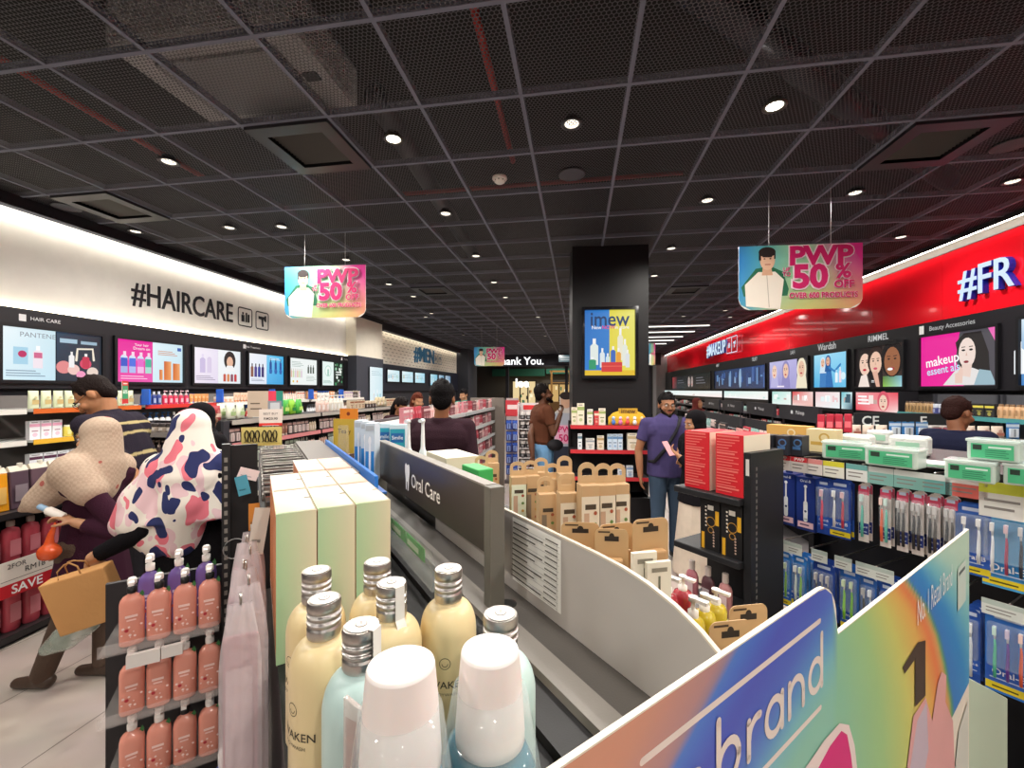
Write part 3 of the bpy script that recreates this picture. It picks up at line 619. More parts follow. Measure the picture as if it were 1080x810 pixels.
def b5(m, W, H):
    m.grad(-W / 2, -H / 2, W / 2, H / 2, '16213a', '243a66', '1c2c50', '2f4a80'); rr = random.Random(8)
    for i in range(26): x = -W / 2 + .1 + rr.random() * (W - .2); m.rect(x, -.25 + rr.random() * .3, x + .05 + rr.random() * .12, rr.random() * .25, rr.choice(['3f5f9a', '5f86b8', '1f2f52', '7fa0c8', '2a4478']))
    m.disc(.3, .0, .08, '8fb0d0', .24); m.disc(-.4, .0, .07, '6f92bc', .22)
def b6(m, W, H):
    m.rect(-W / 2, -H / 2, W / 2, H / 2, '17161b'); m.grad(-W / 2 + .1, -.24, -W / 2 + .9, .24, '7a2a2e', '3a1a20', 'a83a3a', '52222a'); face(m, W * .02, .0, .34, 'b8a8a4', '2a2426'); face(m, W * .1, .0, .34, 'a89894', '2a2426'); lines(m, W * .2, W * .4, .1, 3, .09, '6a6a72', .03); lines(m, -W * .3, -W * .08, .06, 2, .09, '55555c', .03)
def b7(m, W, H): m.grad(-W / 2, -H / 2, W / 2, H / 2, '3f7fc4', '7fb4e0', 'dfeefa', 'a8d0ee'); face(m, .1, 0, .4, 'edc8b0'); bot(m, -.28, -.2, .1, .3, 'f2f6fa')
RB = [(972, 1053, 1.69, 2.27, b1, 'magenta light box with a dark haired woman on the makeup wall'), (903, 954, 1.69, 2.25, b2, 'light box with three made up faces left of the magenta one'), (859, 894.5, 1.69, 2.24, b3, 'bright sky blue light box on the makeup wall'), (812, 853, 1.67, 2.23, b4, 'lilac light box with three headscarf portraits on the makeup wall'), (754, 808, 1.68, 2.2, b5, 'long dim navy light box under the #MAKEUP lettering'), (709, 750, 1.68, 2.2, b6, 'long dark light box with red panel at the far end of the makeup wall'), (1078, 1150, 1.69, 2.3, b7, 'light box cut by the right edge of the photo')]
for pa, pb, z0, z1, art, lab in RB: lightbox(sy(XR - .09, pa), sy(XR - .09, pb), z0, z1, 1, lab, art)
for px, txt, sz, lab in ((1003, 'Beauty Accessories', .075, 'white caption with square icon above the magenta screen'), (926, 'RIMMEL', .12, 'white serif style caption above the screen with three faces'), (872, 'Wardah', .16, 'white caption above the sky blue screen'), (836, 'SAFI', .1, 'small white caption above the lilac portrait screen'), (796, 'SILKY', .12, 'small white caption above the right half of the navy screen'), (757, 'MAY', .12, 'tiny white caption over the left end of the navy screen')):
    yy = sy(XR - .09, px); t = thing('brand_caption', lab, 'sign', S(XR - .092, yy, 2.36), RRt)
    m = MB(); m.text(txt, 0, 0, sz, 'eeeeee', off=.01 if sz > .1 else 0)
    if px == 1003: q_ = MB(); q_.rect(-.44, -.05, -.37, .05, 'eeeeee'); q_.build('pictogram', paper(), t)
    m.build('lettering', mat('lit_caption', .5, emit=.6), t)

# the column's light box
def c1(m, W, H):
    m.grad(-W / 2, -H / 2, 0, H / 2, '2f86d8', '2f7fd0', '2a74c8', '3a8ad8'); m.grad(0, -H / 2, W / 2, H / 2, 'f2e048', 'f6ea5a', 'eee04a', 'f2ec7a')
    m.text('imew', 0, H * .355, W * .42, '1c3f6e', off=.012, sx=.86); m.text('New', -W * .26, H * .235, W * .1, 'ffffff', off=.01); m.text('NOW', -.01, H * .235, W * .1, 'e83a8a', off=.015); m.text('in store', W * .25, H * .235, W * .09, 'ffffff', off=.01)
    m.rect(-W / 2, -H / 2, W / 2, -H * .42, 'f2c832'); rr = random.Random(4)
    for x, z, w_, h, c in ((-.17, -.25, .1, .3, 'eef6f0'), (-.19, -.3, .09, .14, '2fa070'), (-.08, -.28, .06, .22, 'e8f2f6'), (-.02, -.28, .05, .16, 'd8eef6'), (.04, -.24, .06, .2, '3f6fc8'), (.12, -.2, .07, .36, 'f6f2d8'), (.17, -.26, .06, .3, 'f0f4e8'), (.1, -.28, .06, .22, 'f4a83a'), (.2, -.28, .05, .2, 'e8ecf0')): bot(m, x, z, w_ * .9, h, c, 'ffffff')
    m.rect(-.09, -.33, .14, -.22, 'e03a3a'); m.rect(-.09, -.27, .14, -.26, 'f26a5a')
a, b = P(617, 327, CD - .05), P(669, 396, CD - .05); W, H = b[0] - a[0], a[2] - b[2]
t = thing('column_light_box', 'blue and yellow light box on the black centre column', 'light box', Vector(((a[0] + b[0]) / 2, CD - .035, (a[2] + b[2]) / 2)), RS * .6)
m = MB(); e = .035
for q in ((-W / 2 - e, W / 2 + e, H / 2, H / 2 + e), (-W / 2 - e, W / 2 + e, -H / 2 - e, -H / 2), (-W / 2 - e, -W / 2, -H / 2, H / 2), (W / 2, W / 2 + e, -H / 2, H / 2)): m.box(q[0], q[1], -.05, 0, q[2], q[3], '17161a')
m.build('frame', gloss(), t); m = MB(); m.rect(-W / 2, -H / 2, W / 2, H / 2, '2a78c8'); c1(m, W, H); m.build('screen', mat('column_screen', .25, emit=.85), t, (0, -.006, 0))

# hanging promotion boards
def promo_art(m, W, H):
    k = .1 * W; 
    def span(z):
        b_ = -H / 2 + k
        d = 0 if z > b_ else k - math.sqrt(max(0, k * k - (b_ - z) ** 2)); return (-W / 2 + d, W / 2 - d)
    def cf(x, z):
        u, w_ = x / W + .5, z / H + .5
        c = ramp([(0, '2a86d6'), (.18, '4fb0c8'), (.4, '8fd0b0'), (.65, 'a8d4a8'), (.82, 'e07ab0'), (1, 'e0409a')], u + (w_ - .75) * .12); return mixc(ramp([(0, '3a9ac0'), (.3, 'b8c890'), (.6, 'c8c474'), (1, 'e2a070')], u), c, w_ * 1.25)
    m.gradspan(-H / 2, H / 2, 12, span, 12, cf)
    m.poly([(W * .32, H / 2), (W / 2, H / 2), (W / 2, H * .2), (W * .42, H * .42)], 'e8309a')
    # man in a cream jacket with green shoulders
    s = W
    m.poly([(-.48 * s, -.08 * s), (-.36 * s, .08 * s), (-.24 * s, .1 * s), (-.14 * s, .05 * s), (-.09 * s, -.1 * s), (-.1 * s, -.16 * s), (-.46 * s, -.16 * s)], '1f6a4a')
    m.poly([(-.44 * s, -H / 2 + .03), (-.16 * s, -H / 2), (-.13 * s, -.02 * s), (-.2 * s, .05 * s), (-.34 * s, .05 * s), (-.45 * s, -.06 * s)], 'efe8da'); m.stroke([(-.27 * s, .03 * s), (-.25 * s, -H / 2 + .02)], .006 * s, 'b8b0a0')
    m.poly([(-.31 * s, .02 * s), (-.22 * s, .02 * s), (-.24 * s, .12 * s), (-.3 * s, .12 * s)], 'e0b090'); m.disc(-.265 * s, .15 * s, .062 * s, 'ecc4a4', .085 * s); m.disc(-.268 * s, .22 * s, .07 * s, '231a18', .045 * s); m.rect(-.335 * s, .15 * s, -.318 * s, .22 * s, '231a18'); m.rect(-.212 * s, .16 * s, -.2 * s, .22 * s, '231a18')
    for q in (-.29, -.243): m.disc(q * s, .162 * s, .008 * s, '2a1c18', .005 * s); m.stroke([((q - .012) * s, .178 * s), ((q + .012) * s, .179 * s)], .006 * s, '2a1c18')
    m.stroke([(-.285 * s, .112 * s), (-.245 * s, .112 * s)], .008 * s, 'b86a5a')
    # the offer
    for off, c, dx in ((.085, 'f6e4ea', 0), (.042, 'd4176a', 0)):
        m.text('PWP', .16 * s, .17 * s, .22 * s, c, off=off, sx=1.12); m.text('50', .075 * s, -.01 * s, .27 * s, c, off=off, sx=1.05); m.text('%', .34 * s, .035 * s, .17 * s, c, off=off * .8, sx=1.05); m.text('OFF', .345 * s, -.075 * s, .09 * s, c, off=off * .8, sx=1.0); m.text('OVER 600 PRODUCTS', .18 * s, -.165 * s, .065 * s, c, off=off * .7, sx=.86)
        m.text('UP', -.115 * s, .06 * s, .045 * s, c, off=off * .7); m.text('TO', -.115 * s, .02 * s, .045 * s, c, off=off * .7)
def promo(px0, px1, py0, py1, D, label, wires=True):
    a, b = P(px0, py0, D), P(px1, py1, D); W = (b[0] - a[0]) / cS; H = a[2] - b[2]
    t = thing('hanging_promotion_sign', label, 'hanging sign', Vector(((a[0] + b[0]) / 2, D, (a[2] + b[2]) / 2)), RS * .7)
    k = .1 * W; pts = [(-W / 2, H / 2), (W / 2, H / 2)] + [(W / 2 - k + k * cos(t_), -H / 2 + k + k * sin(t_)) for t_ in [-i * pi / 16 for i in range(9)]] + [(-W / 2 + k + k * cos(t_), -H / 2 + k + k * sin(t_)) for t_ in [-pi / 2 - i * pi / 16 for i in range(9)]]
    LAY[0] = .0006; m = MB(); m.prism(pts[::-1], 0, .006, 'efe9e2'); promo_art(m, W, H); m.build('board', card(), t); LAY[0] = .00035
    if wires:
        for q in (-.25 * W, .25 * W): m = MB(); m.tube([(q, .003, H / 2 - .004), (q, .003, ZC - t.location.z)], .0022, 'd8d8d8', 6); m.build('wire', plastic(), t)
promo(298, 387, 280.5, 335, 4.5, 'hanging 50% OFF board near the white left fascia')
promo(783, 904, 258, 326, 3.5, 'large hanging 50% OFF board in front of the red fascia')
promo(500, 532, 366, 386, 11.0, 'small far hanging 50% OFF board in front of the Thank You beam')
promo(684.5, 691, 362, 385, 13.0, 'pink hanging board partly hidden by the centre column')
# ================================================================== PRODUCTS IN THE SHELVES BEHIND
class Fr:
    def __init__(s, o, rz): s.o, s.rz = Vector(o), rz
    def at(s, x, y, z=0.0): c, n = cos(s.rz), sin(s.rz); return Vector((s.o.x + c * x - n * y, s.o.y + n * x + c * y, s.o.z + z))
_PM = {}
def pm(shape, c1, c2, w_, h, d=None):
    k = (shape, c1, c2, w_, h, d)
    if k in _PM: return _PM[k]
    m = MB(); d = d or w_ * .6; mm = plastic(); r = w_ / 2
    if shape == 'bottle':
        m.lathe([(r * .9, 0), (r, h * .03), (r, h * .62), (r * .8, h * .72), (r * .36, h * .78), (r * .36, h * .8)], c1, 12, sy=d / w_); m.lathe([(r * .42, h * .79), (r * .42, h)], c2, 10); m.rect(-r * .55, h * .15, r * .55, h * .5, mixc(c1, 'ffffff', .55), M=T(0, -d / 2, 0))
    elif shape == 'pump':
        m.lathe([(r * .92, 0), (r, h * .03), (r, h * .5), (r * .86, h * .6), (r * .4, h * .66), (r * .4, h * .68)], c1, 12, sy=d / w_); m.lathe([(r * .46, h * .67), (r * .46, h * .76), (r * .16, h * .77), (r * .16, h * .9), (r * .3, h * .905), (r * .3, h)], c2, 10); m.box(-.008, .008, -r * 1.0, 0, h * .92, h * .985, c2); m.rect(-r * .55, h * .12, r * .55, h * .42, mixc(c1, 'ffffff', .6), M=T(0, -d / 2, 0))
    elif shape == 'tube':
        m.lathe([(r * .62, 0), (r * .62, h * .16)], c2, 12); m.lathe([(r * .8, h * .16), (r * .92, h * .2), (r, h * .55)], c1, 14, sy=.7, cap=False); m.taper(w_ * .98, d * .66, w_ * 1.05, .003, h * .52, h, c1); m.rect(-r * .5, h * .34, r * .5, h * .74, mixc(c1, c2, .5), M=T(0, -d * .36, 0))
    elif shape == 'jar': m.lathe([(r * .94, 0), (r, h * .06), (r, h * .62)], c1, 14); m.lathe([(r * 1.04, h * .6), (r * 1.04, h * .96), (r * .98, h)], c2, 14); m.rect(-r * .5, h * .15, r * .5, h * .5, mixc(c1, 'ffffff', .5), M=T(0, -r, 0))
    elif shape == 'box':
        mm = card(); m.box(-r, r, -d / 2, d / 2, 0, h, c1); M = T(0, -d / 2, 0); m.rect(-r, h * .68, r, h * .84, c2, M); m.rect(-r * .6, h * .42, r * .6, h * .48, mixc(c2, '222222', .3), M); m.disc(0, h * .24, min(r * .5, h * .15), mixc(c1, c2, .6), M=M); m.rect(-r * .7, h * .9, r * .5, h * .94, mixc(c1, '333333', .5), M)
    elif shape == 'can': m.lathe([(r * .95, 0), (r, h * .03), (r, h * .8), (r * .6, h * .86)], c1, 12); m.lathe([(r * .7, h * .84), (r * .7, h * .97), (r * .6, h)], c2, 12); m.rect(-r * .5, h * .2, r * .5, h * .6, mixc(c1, c2, .5), M=T(0, -r, 0))
    elif shape == 'pouch':
        vs, fs = [], []
        prof = [(0, .05), (.08, .9), (.3, 1), (.7, .75), (.92, .25), (1, .04)]
        for z, t_ in prof:
            for (a, b) in ((-1, 0), (-.7, -.8), (0, -1), (.7, -.8), (1, 0), (.7, .8), (0, 1), (-.7, .8)): vs.append((a * r * (1 - .06 * (z > .5)), b * d / 2 * t_, z * h))
        for j in range(5):
            for i in range(8): k_ = (i + 1) % 8; fs.append((j * 8 + i, j * 8 + k_, j * 8 + 8 + k_, j * 8 + 8 + i))
        fs += [tuple(range(7, -1, -1)), tuple(range(40, 48))]; m.add(vs, fs, c1, True); M = T(0, -d / 2 - .002, 0); m.rect(-r * .6, h * .25, r * .6, h * .5, c2, M); m.disc(0, h * .62, r * .3, mixc(c1, c2, .5), M=M)
    elif shape == 'hang':
        mm = card(); m.prism([(-r, 0), (r, 0), (r, h), (r * .25, h), (r * .25, h * .97), (-r * .25, h * .97), (-r * .25, h), (-r, h)], -.001, .001, c1); M = T(0, -.0012, 0); m.rect(-r, h * .72, r, h * .9, c2, M); m.box(-r * .6, r * .6, -.018, -.002, h * .1, h * .65, mixc(c2, 'ffffff', .45)); m.rect(-r * .15, h * .14, r * .15, h * .6, mixc(c2, '222222', .35), M=T(0, -.018, 0))
    o = m.build('pm', mm); me = o.data; bpy.data.objects.remove(o); _PM[k] = me; return me
KINDN = {'bottle': ('bottle', 'bottle'), 'pump': ('pump_bottle', 'pump bottle'), 'tube': ('cream_tube', 'tube'), 'jar': ('cream_jar', 'jar'), 'box': ('carton', 'carton'), 'can': ('spray_can', 'can'), 'pouch': ('refill_pouch', 'pouch'), 'hang': ('hanging_pack', 'hanging pack')}
def item(shape, c1, c2, w_, h, loc, rz, label, group=None, d=None, name=None, cat=None):
    me = pm(shape, c1, c2, w_, h, d); o = bpy.data.objects.new(name or KINDN[shape][0], me); COLL.objects.link(o); o.location = loc; o.rotation_euler = (0, 0, rz)
    return tag(o, label, cat or KINDN[shape][1], group)
def run(fr, x0, x1, y, z, seq, where, gap=.006, jit=.004, back=0, bstep=.08):
    """rows of goods along x; seq items: shape, body colour, cap colour, width, height, count, spoken colour"""
    x = x0; k = 0
    while x < x1 - .02:
        sh, c1, c2, w_, h, n, nm = seq[k % len(seq)]; k += 1
        if k > 60: break
        for i in range(n):
            if x + w_ > x1: return
            lab = '%s %s on %s' % (nm, KINDN[sh][1], where)
            for b in range(back + 1):
                item(sh, c1, c2, w_, h, fr.at(x + w_ / 2, y + (R.random() - .5) * jit * 2 + b * bstep, z + .0015), fr.rz + (R.random() - .5) * .08, lab, '%s %ss on %s' % (nm, KINDN[sh][1], where))
            x += w_ + gap + R.random() * jit
        x += .008
def shelving(label, fr, x0, x1, dep, levels, top, colour='d6d6d2', back='b8b8b6', strip='e6e2da', post='3a3a40', name='shelf_unit', kick=.08, yb=0.0, posts=(1, 1), th=.02, stripc=None, mm=None):
    """fr local: goods face -y; back panel at y = yb"""
    t = thing(name, label, 'shelving', fr.at((x0 + x1) / 2, yb, 0), fr.rz); W = (x1 - x0) / 2 - .014; mm = mm or plastic()
    m = MB(); m.box(-W, W, -.03, 0, 0, top, back); m.build('back_panel', matte(), t)
    for i, z in enumerate(levels):
        m = MB(); m.box(-W + .002, W - .002, -dep, -.03, z - th, z, colour); s_ = m.build('shelf', mm, t)
        m = MB(); m.box(-W + .002, W - .002, -dep - .006, -dep, z - .036, z + .004, (stripc or {}).get(i, strip))
        m.build('price_strip', plastic(), s_)
    for q in (0, 1):
        if posts[q]: xx = (-W, W)[q]; m = MB(); m.box(xx - .012, xx + .012, -.06, .002, 0, top + .002, post); m.build('upright', mm, t)
    m = MB(); m.box(-W + .002, W - .002, -dep + .02, -.03, 0, kick, '2a2a2e'); m.build('plinth', matte(), t)
    return t
# ---- left wall, six bays of hair care
LW = Fr(S(XL + .09, 0), RL); LZ = [.14, .42, .70, .97, 1.24, 1.49]
pal = {
    0: [[('pouch', 'dfe6c4', 'c9b27a', .075, .15, 5, 'cream and green'), ('pouch', 'e6d8b4', 'e8912e', .075, .14, 3, 'cream and orange')], [('box', 'f0eef2', 'e7a6c0', .07, .15, 3, 'white and pink'), ('can', 'e2cf58', 'f4f0d8', .06, .1, 3, 'yellow'), ('box', '4a4244', 'c9b8a0', .06, .13, 2, 'dark')], [('box', 'eef0f4', '5a2f48', .085, .15, 4, 'white and plum'), ('pouch', 'f0ead6', 'd86a4a', .07, .15, 5, 'white and red')]],
    1: [[('bottle', '2a3f86', 'dfe4f0', .05, .14, 4, 'navy'), ('pump', 'c82a50', 'f4d8dc', .055, .15, 5, 'crimson'), ('tube', 'e09a5a', 'f2e2cc', .045, .11, 6, 'orange')], [('pump', 'f4f4f4', '24548a', .06, .17, 5, 'white and blue'), ('bottle', '1c2a4a', 'e8e8e8', .055, .16, 4, 'dark blue')], [('bottle', 'd8c4a4', '8a5a3a', .06, .18, 5, 'tan'), ('pump', '2a2426', 'b89a5a', .06, .17, 4, 'black and gold')]],
    2: [[('jar', 'e8b49a', 'f4e6da', .065, .07, 4, 'peach'), ('tube', 'e7c6ae', 'd98a5a', .045, .12, 5, 'pale peach'), ('box', 'e8d4c4', 'c2563a', .055, .12, 4, 'beige and red')], [('tube', 'f0f2ea', '5a9a5a', .05, .13, 5, 'white and green'), ('bottle', 'b03a34', 'e8d8c0', .055, .16, 4, 'brick red')], [('pump', 'e8dcc8', '6a4a34', .06, .18, 8, 'ivory')]],
    3: [[('box', 'f2e2d6', 'd9795a', .055, .13, 5, 'cream and coral'), ('bottle', 'e6d0c4', 'a8583a', .045, .13, 6, 'blush')], [('pump', 'f2f0ea', '3f7a8a', .055, .16, 8, 'white and teal')], [('bottle', 'c8d4c0', '4a6a4a', .06, .17, 8, 'sage')]],
    4: [[('box', 'e8a06a', 'f6e8d8', .06, .13, 4, 'apricot'), ('bottle', 'f0ebe4', '2f5aa8', .045, .14, 7, 'white and blue')], [('pump', 'e2e6ea', '8a8f98', .055, .16, 8, 'silver')], [('bottle', 'b8a890', '5a4636', .06, .17, 8, 'khaki')]],
    5: [[('bottle', '4a3a34', 'd8c8b0', .045, .14, 4, 'dark brown'), ('box', 'eee4da', '8a5aa8', .055, .13, 5, 'white and violet')], [('pump', 'f0e4dc', 'c89a7a', .055, .16, 8, 'shell pink')], [('bottle', 'd8d0c0', '7a6a5a', .06, .17, 8, 'stone')]],
}
bayw = ('under the leftmost screen', 'under the pink screen', 'under the lilac screen', 'under the bright blue screen', 'under the white screen', 'beside the slate pillar')
for b in range(-1, 6):
    a = yb - .08 + PIT * (b - 1); e_ = min(a + PIT - .012, PY0 - .05)
    shelving('white hair care wall shelving %s' % (bayw[b] if b >= 0 else 'cut by the left edge of the photo'), LW, a, e_, .42, LZ, 1.6, post='1f5fd0' if b >= 1 else '3a3a40', back='6f6a68', posts=(1, 0), stripc={5: 'd86a2e', 4: 'e8b43a'} if b == 0 else ({5: 'd23a34'} if b == 1 else None))
    if b >= 0:
        for r_, (z, nm) in enumerate(((LZ[5], 'top'), (LZ[4], 'second'), (LZ[3], 'third'))): run(LW, a + .03, e_ - .02, -.34, z, pal[b][r_], 'the %s wall shelf %s' % (nm, bayw[b]), back=0)
        if b >= 1:
            q = LW.at(a + .02, -.47, 1.4955)
            t = thing('shelf_divider', 'bright blue upright divider on the top wall shelf %s' % bayw[b], 'divider', q, RL); m = MB(); m.box(-.011, .011, 0, .09, 0, .16, '2a68d8'); m.build('blade', plastic(), t, bevel=.004); m = MB(); m.box(-.03, .03, 0, .1, -.0, .008, '2460c0'); m.build('foot', plastic(), t)
# small green and red promotion card standing on the top shelf (over the man in the striped shirt)
def card_sign(loc, rz, w_, h, label, art, name='promotion_card', foot=True, th=.003, mm=None):
    t = thing(name, label, 'sign', loc, rz); LAY[0] = .0004; m = MB(); m.box(-w_ / 2, w_ / 2, 0, th, 0, h, 'f2efe8'); art(m, w_, h); m.build('card', mm or card(), t); LAY[0] = .00035
    if foot: m = MB(); m.box(-w_ * .35, w_ * .35, -.015, .03, 0, .004, 'c8ccd0'); m.build('foot', plastic(), t)
    return t
def art_green(m, w_, h):
    m.rect(-w_ / 2, 0, w_ / 2, h, 'c8342e'); m.rect(-w_ * .45, h * .22, w_ * .45, h * .8, '3f9a6a'); m.text('60%', 0, h * .52, w_ * .42, 'f4f6ee', off=.02); m.rect(-w_ * .35, h * .86, w_ * .35, h * .91, 'f4e0d8')
d_ = 4.05; card_sign(P(132, 426, 4.0), RL + .5, .115, .215, 'small red and green 60% card standing over the striped shirt man', art_green)

# ---- low island at the far left: tall pouches on top, pink bottles below
IS = Fr(S(-3.62, 2.2), RL + .10)
t = shelving('low black island stand of pink bottles at the left edge of the photo', IS, -1.1, .62, .3, [.06, .50, .85], .85, colour='3a3638', back='1f1d1f', yb=.3, strip='2a2628', kick=.03)
def make_refill():
    t = thing('soap_refill_box', '', 'refill pack'); m = MB(); m.taper(.105, .07, .105, .06, 0, .24, 'ffffff'); m.build('x', card(), t); return t
for i in range(10):
    c, nm = (('5f4a56', 'dark mauve'), ('f0a21e', 'orange yellow'), ('5f4a56', 'dark mauve'), ('6a525c', 'dark mauve'))[(i + 1) % 4]
    t = thing('refill_pack', 'tall %s refill pack in the row on top of the left island' % nm, 'refill pack', IS.at(.5 - i * .118, .12, .852), IS.rz, '%s refill packs on the left island' % nm)
    m = MB(); m.taper(.108, .08, .104, .05, 0, .25, c); m.rect(-.035, .05, .035, .16, mixc(c, 'ffffff', .35), M=T(0, -.0415, 0)); m.build('pouch', plastic(), t, bevel=.006)
    m = MB(); m.taper(.104, .05, .1, .006, .25, .285, 'ded2be'); m.lathe([(.014, .27), (.014, .30)], 'e8e2d4', 10, cx=.02); m.build('spout_seal', plastic(), t)
def make_pinkb():
    t = thing('pink_bottle', '', 'bottle'); m = MB(); m.lathe([(.044, 0), (.05, .012), (.05, .19), (.042, .215), (.018, .225), (.018, .235)], 'c8505e', 16, sy=.75); m.rect(-.03, .05, .03, .15, 'd8808a', M=T(0, -.0378, 0)); m.build('body', mat('tinted_bottle', .2, coat=.3), t)
    m = MB(); m.lathe([(.021, .232), (.021, .262), (.016, .268)], 'b9a8a0', 14); m.build('cap', plastic(), t); return t
pk = Proto(make_pinkb)
for lev, nm in ((.06, 'bottom'), (.50, 'upper')):
    for i in range(10): pk.put(IS.at(.54 - i * .112, .09, lev + .001), IS.rz, 'pink shower bottle in the %s row of the left island' % nm, 'pink shower bottles in the %s row of the left island' % nm, scale=(1, 1, 1.06 if lev > .3 else 1.2))
def art_save(m, w_, h):
    m.rect(-w_ / 2, 0, w_ / 2, h, 'efe6dc'); m.rect(-w_ / 2, 0, w_ / 2, h * .36, 'c8202c'); m.text('SAVE', .0 * w_, h * .17, w_ * .22, 'ffffff', off=.02); m.text('2FOR', -.16 * w_, h * .84, w_ * .12, '2a2422'); m.text('RM18', .12 * w_, h * .64, w_ * .14, '2a2422'); m.rect(-w_ * .4, h * .46, w_ * .4, h * .475, '6a5a52')
t = card_sign(IS.at(.10, -.02, .32), IS.rz, .36, .23, 'white and red SAVE price card clipped between the rows of pink bottles', art_save, 'price_card', foot=False)
m = MB(); m.box(-.03, .03, .003, .008, .17, .19, '8a8a8a'); m.build('clip', metal(), t)

# ---- gondola A: long store gondola left of the middle
AX = -2.9; ya, yz = sy(AX, 243), sy(AX, 432)
GA1 = Fr(S(AX - .36, 0), RL); AZ = [.16, .44, .72, .98, 1.19]
n = 3; seg_ = (yz - ya) / n
seqA = [[('hang', '3a2a2c', 'c8a8a0', .06, .13, 5, 'dark brown'), ('bottle', 'c8b49a', '3a3430', .035, .13, 5, 'tan'), ('tube', '9a6a5a', 'e6d2c4', .035, .12, 4, 'clay')], [('bottle', 'c8a090', '2a2a2e', .032, .15, 4, 'rose'), ('hang', '4a3f3a', 'a8b4a0', .06, .16, 3, 'olive'), ('bottle', '5a6a5a', 'c8c8bc', .032, .15, 4, 'moss')], [('box', '6a5048', 'd8b8a0', .06, .13, 4, 'cocoa'), ('bottle', '8a8f98', 'e0e0e0', .04, .15, 5, 'grey')]]
wn = ('near third', 'middle third', 'far third')
for k in range(n):
    a = ya + k * seg_; e_ = a + seg_
    shelving('black gondola shelving between the hair care wall and the pillar, %s' % wn[k], GA1, a, e_ - .004, .36, AZ + [1.385], 1.385, colour='3a3638', back='242226', strip='b8b2aa', stripc={4: 'd88a8c'})
    for r_, z in enumerate((AZ[4], AZ[3], AZ[2])): run(GA1, a + .03, e_ - .02, -.31, z, seqA[r_], 'the %s shelf of the black gondola, %s' % (('upper', 'middle', 'lower')[r_], wn[k]))
top = 'top of the black gondola'
run(GA1, sy(AX, 252), sy(AX, 271), -.24, 1.385, [('pouch', 'e6ead8', 'a8c48a', .09, .14, 3, 'white and green')], top, back=1, bstep=.1)
run(GA1, sy(AX, 236), sy(AX, 250), -.24, 1.385, [('pouch', 'a8343a', 'e6c8b8', .09, .13, 3, 'dark red')], top, back=1, bstep=.1)
run(GA1, sy(AX, 302), sy(AX, 334), -.22, 1.385, [('pouch', '4fb04a', 'c8e87a', .1, .16, 2, 'bright green'), ('pouch', '8fc83a', '2f8a4a', .1, .15, 1, 'lime green')], top, back=1, bstep=.1)
run(GA1, sy(AX, 345), sy(AX, 376), -.22, 1.385, [('pump', 'f0d4c8', 'f6efe8', .075, .2, 3, 'pale pink'), ('pump', 'ece8dc', 'f6f4ee', .075, .2, 4, 'white')], top)
run(GA1, sy(AX, 378), sy(AX, 428), -.22, 1.385, [('box', 'd8c4a8', '9a5a3a', .09, .12, 4, 'tan'), ('jar', '4a3a34', 'c8b8a0', .08, .1, 4, 'dark'), ('pouch', 'c8b898', 'e6e0cc', .1, .15, 3, 'beige')], top)
def art_photo(m, w_, h):
    m.rect(-w_ / 2, 0, w_ / 2, h, 'c8b4a0'); m.rect(.08 * w_, h * .5, w_ * .3, h, 'e2405a'); m.rect(w_ * .3, h * .4, w_ / 2, h, '2f8a7a'); m.rect(.02, .03, w_ * .46, h * .62, '8a8f98'); m.rect(.04, .06, w_ * .4, h * .55, 'c8ccd0'); lines(m, -w_ * .42, -.02, h * .5, 2, .05, '6a5a50', .012)
card_sign(GA1.at(sy(AX, 286), -.3, 1.3875), RS + .5, .30, .25, 'tall beige and red picture card standing on the black gondola', art_photo)
def art_price(m, w_, h): m.rect(-w_ / 2, 0, w_ / 2, h, 'e8dcd2'); m.rect(-w_ / 2, 0, w_ / 2, h * .16, 'd8382e'); m.text('BEST BUY', 0, h * .72, w_ * .15, '4a3a34'); m.text('RM20.90', 0, h * .42, w_ * .17, '4a3a34', off=.01)
q = P(285.5, 449, 3.86); card_sign(q, RS + .5, .185, .15, 'white price card with red foot edge on the black gondola front', art_price, 'price_card')
# yellow hair pin card (six black curls) on the near end
t = thing('hair_clip_card', 'pale yellow display card with a row of six black hair clips', 'display card', P(276, 470, 3.35), RS + .35)
m = MB(); m.box(-.145, .145, 0, .004, 0, .145, 'dcc978'); m.rect(-.145, 0, .145, .02, 'c8b060'); m.build('card', card(), t)
for i in range(6):
    m = MB(); x = -.105 + i * .038 + (.012 if i > 2 else 0); m.tube([(x - .015, -.006, .03), (x - .006, -.006, .036)] + [(x + .014 * cos(rad(-125 - a_ * 29)), -.006, .085 + .034 * sin(rad(-125 - a_ * 29))) for a_ in range(11)] + [(x + .006, -.006, .036), (x + .016, -.006, .03)], .0045, '1d1716', 6); m.build('clip', gloss(), t)
# end of the black gondola facing the aisle
GE = Fr(S(AX - .36, ya - .04), RS)
shelving('dark end shelf of the black gondola facing the shoppers', GE, -.36, .36, .2, [.2, .5, .8, 1.06, 1.3], 1.385, colour='2a2628', back='1d1b1e', strip='8a8580', yb=.03)
for z, nm, s_ in ((1.06, 'upper', [('pump', '4a3436', 'c8b0a0', .05, .17, 6, 'dark brown')]), (.8, 'middle', [('bottle', '6a4a44', 'd8c8b0', .05, .17, 6, 'chestnut')]), (1.3, 'top', [('jar', 'c8b8a8', '3a3230', .07, .07, 6, 'taupe')])): run(GE, -.32, .34, -.10, z, s_, 'the %s end shelf of the black gondola' % nm)

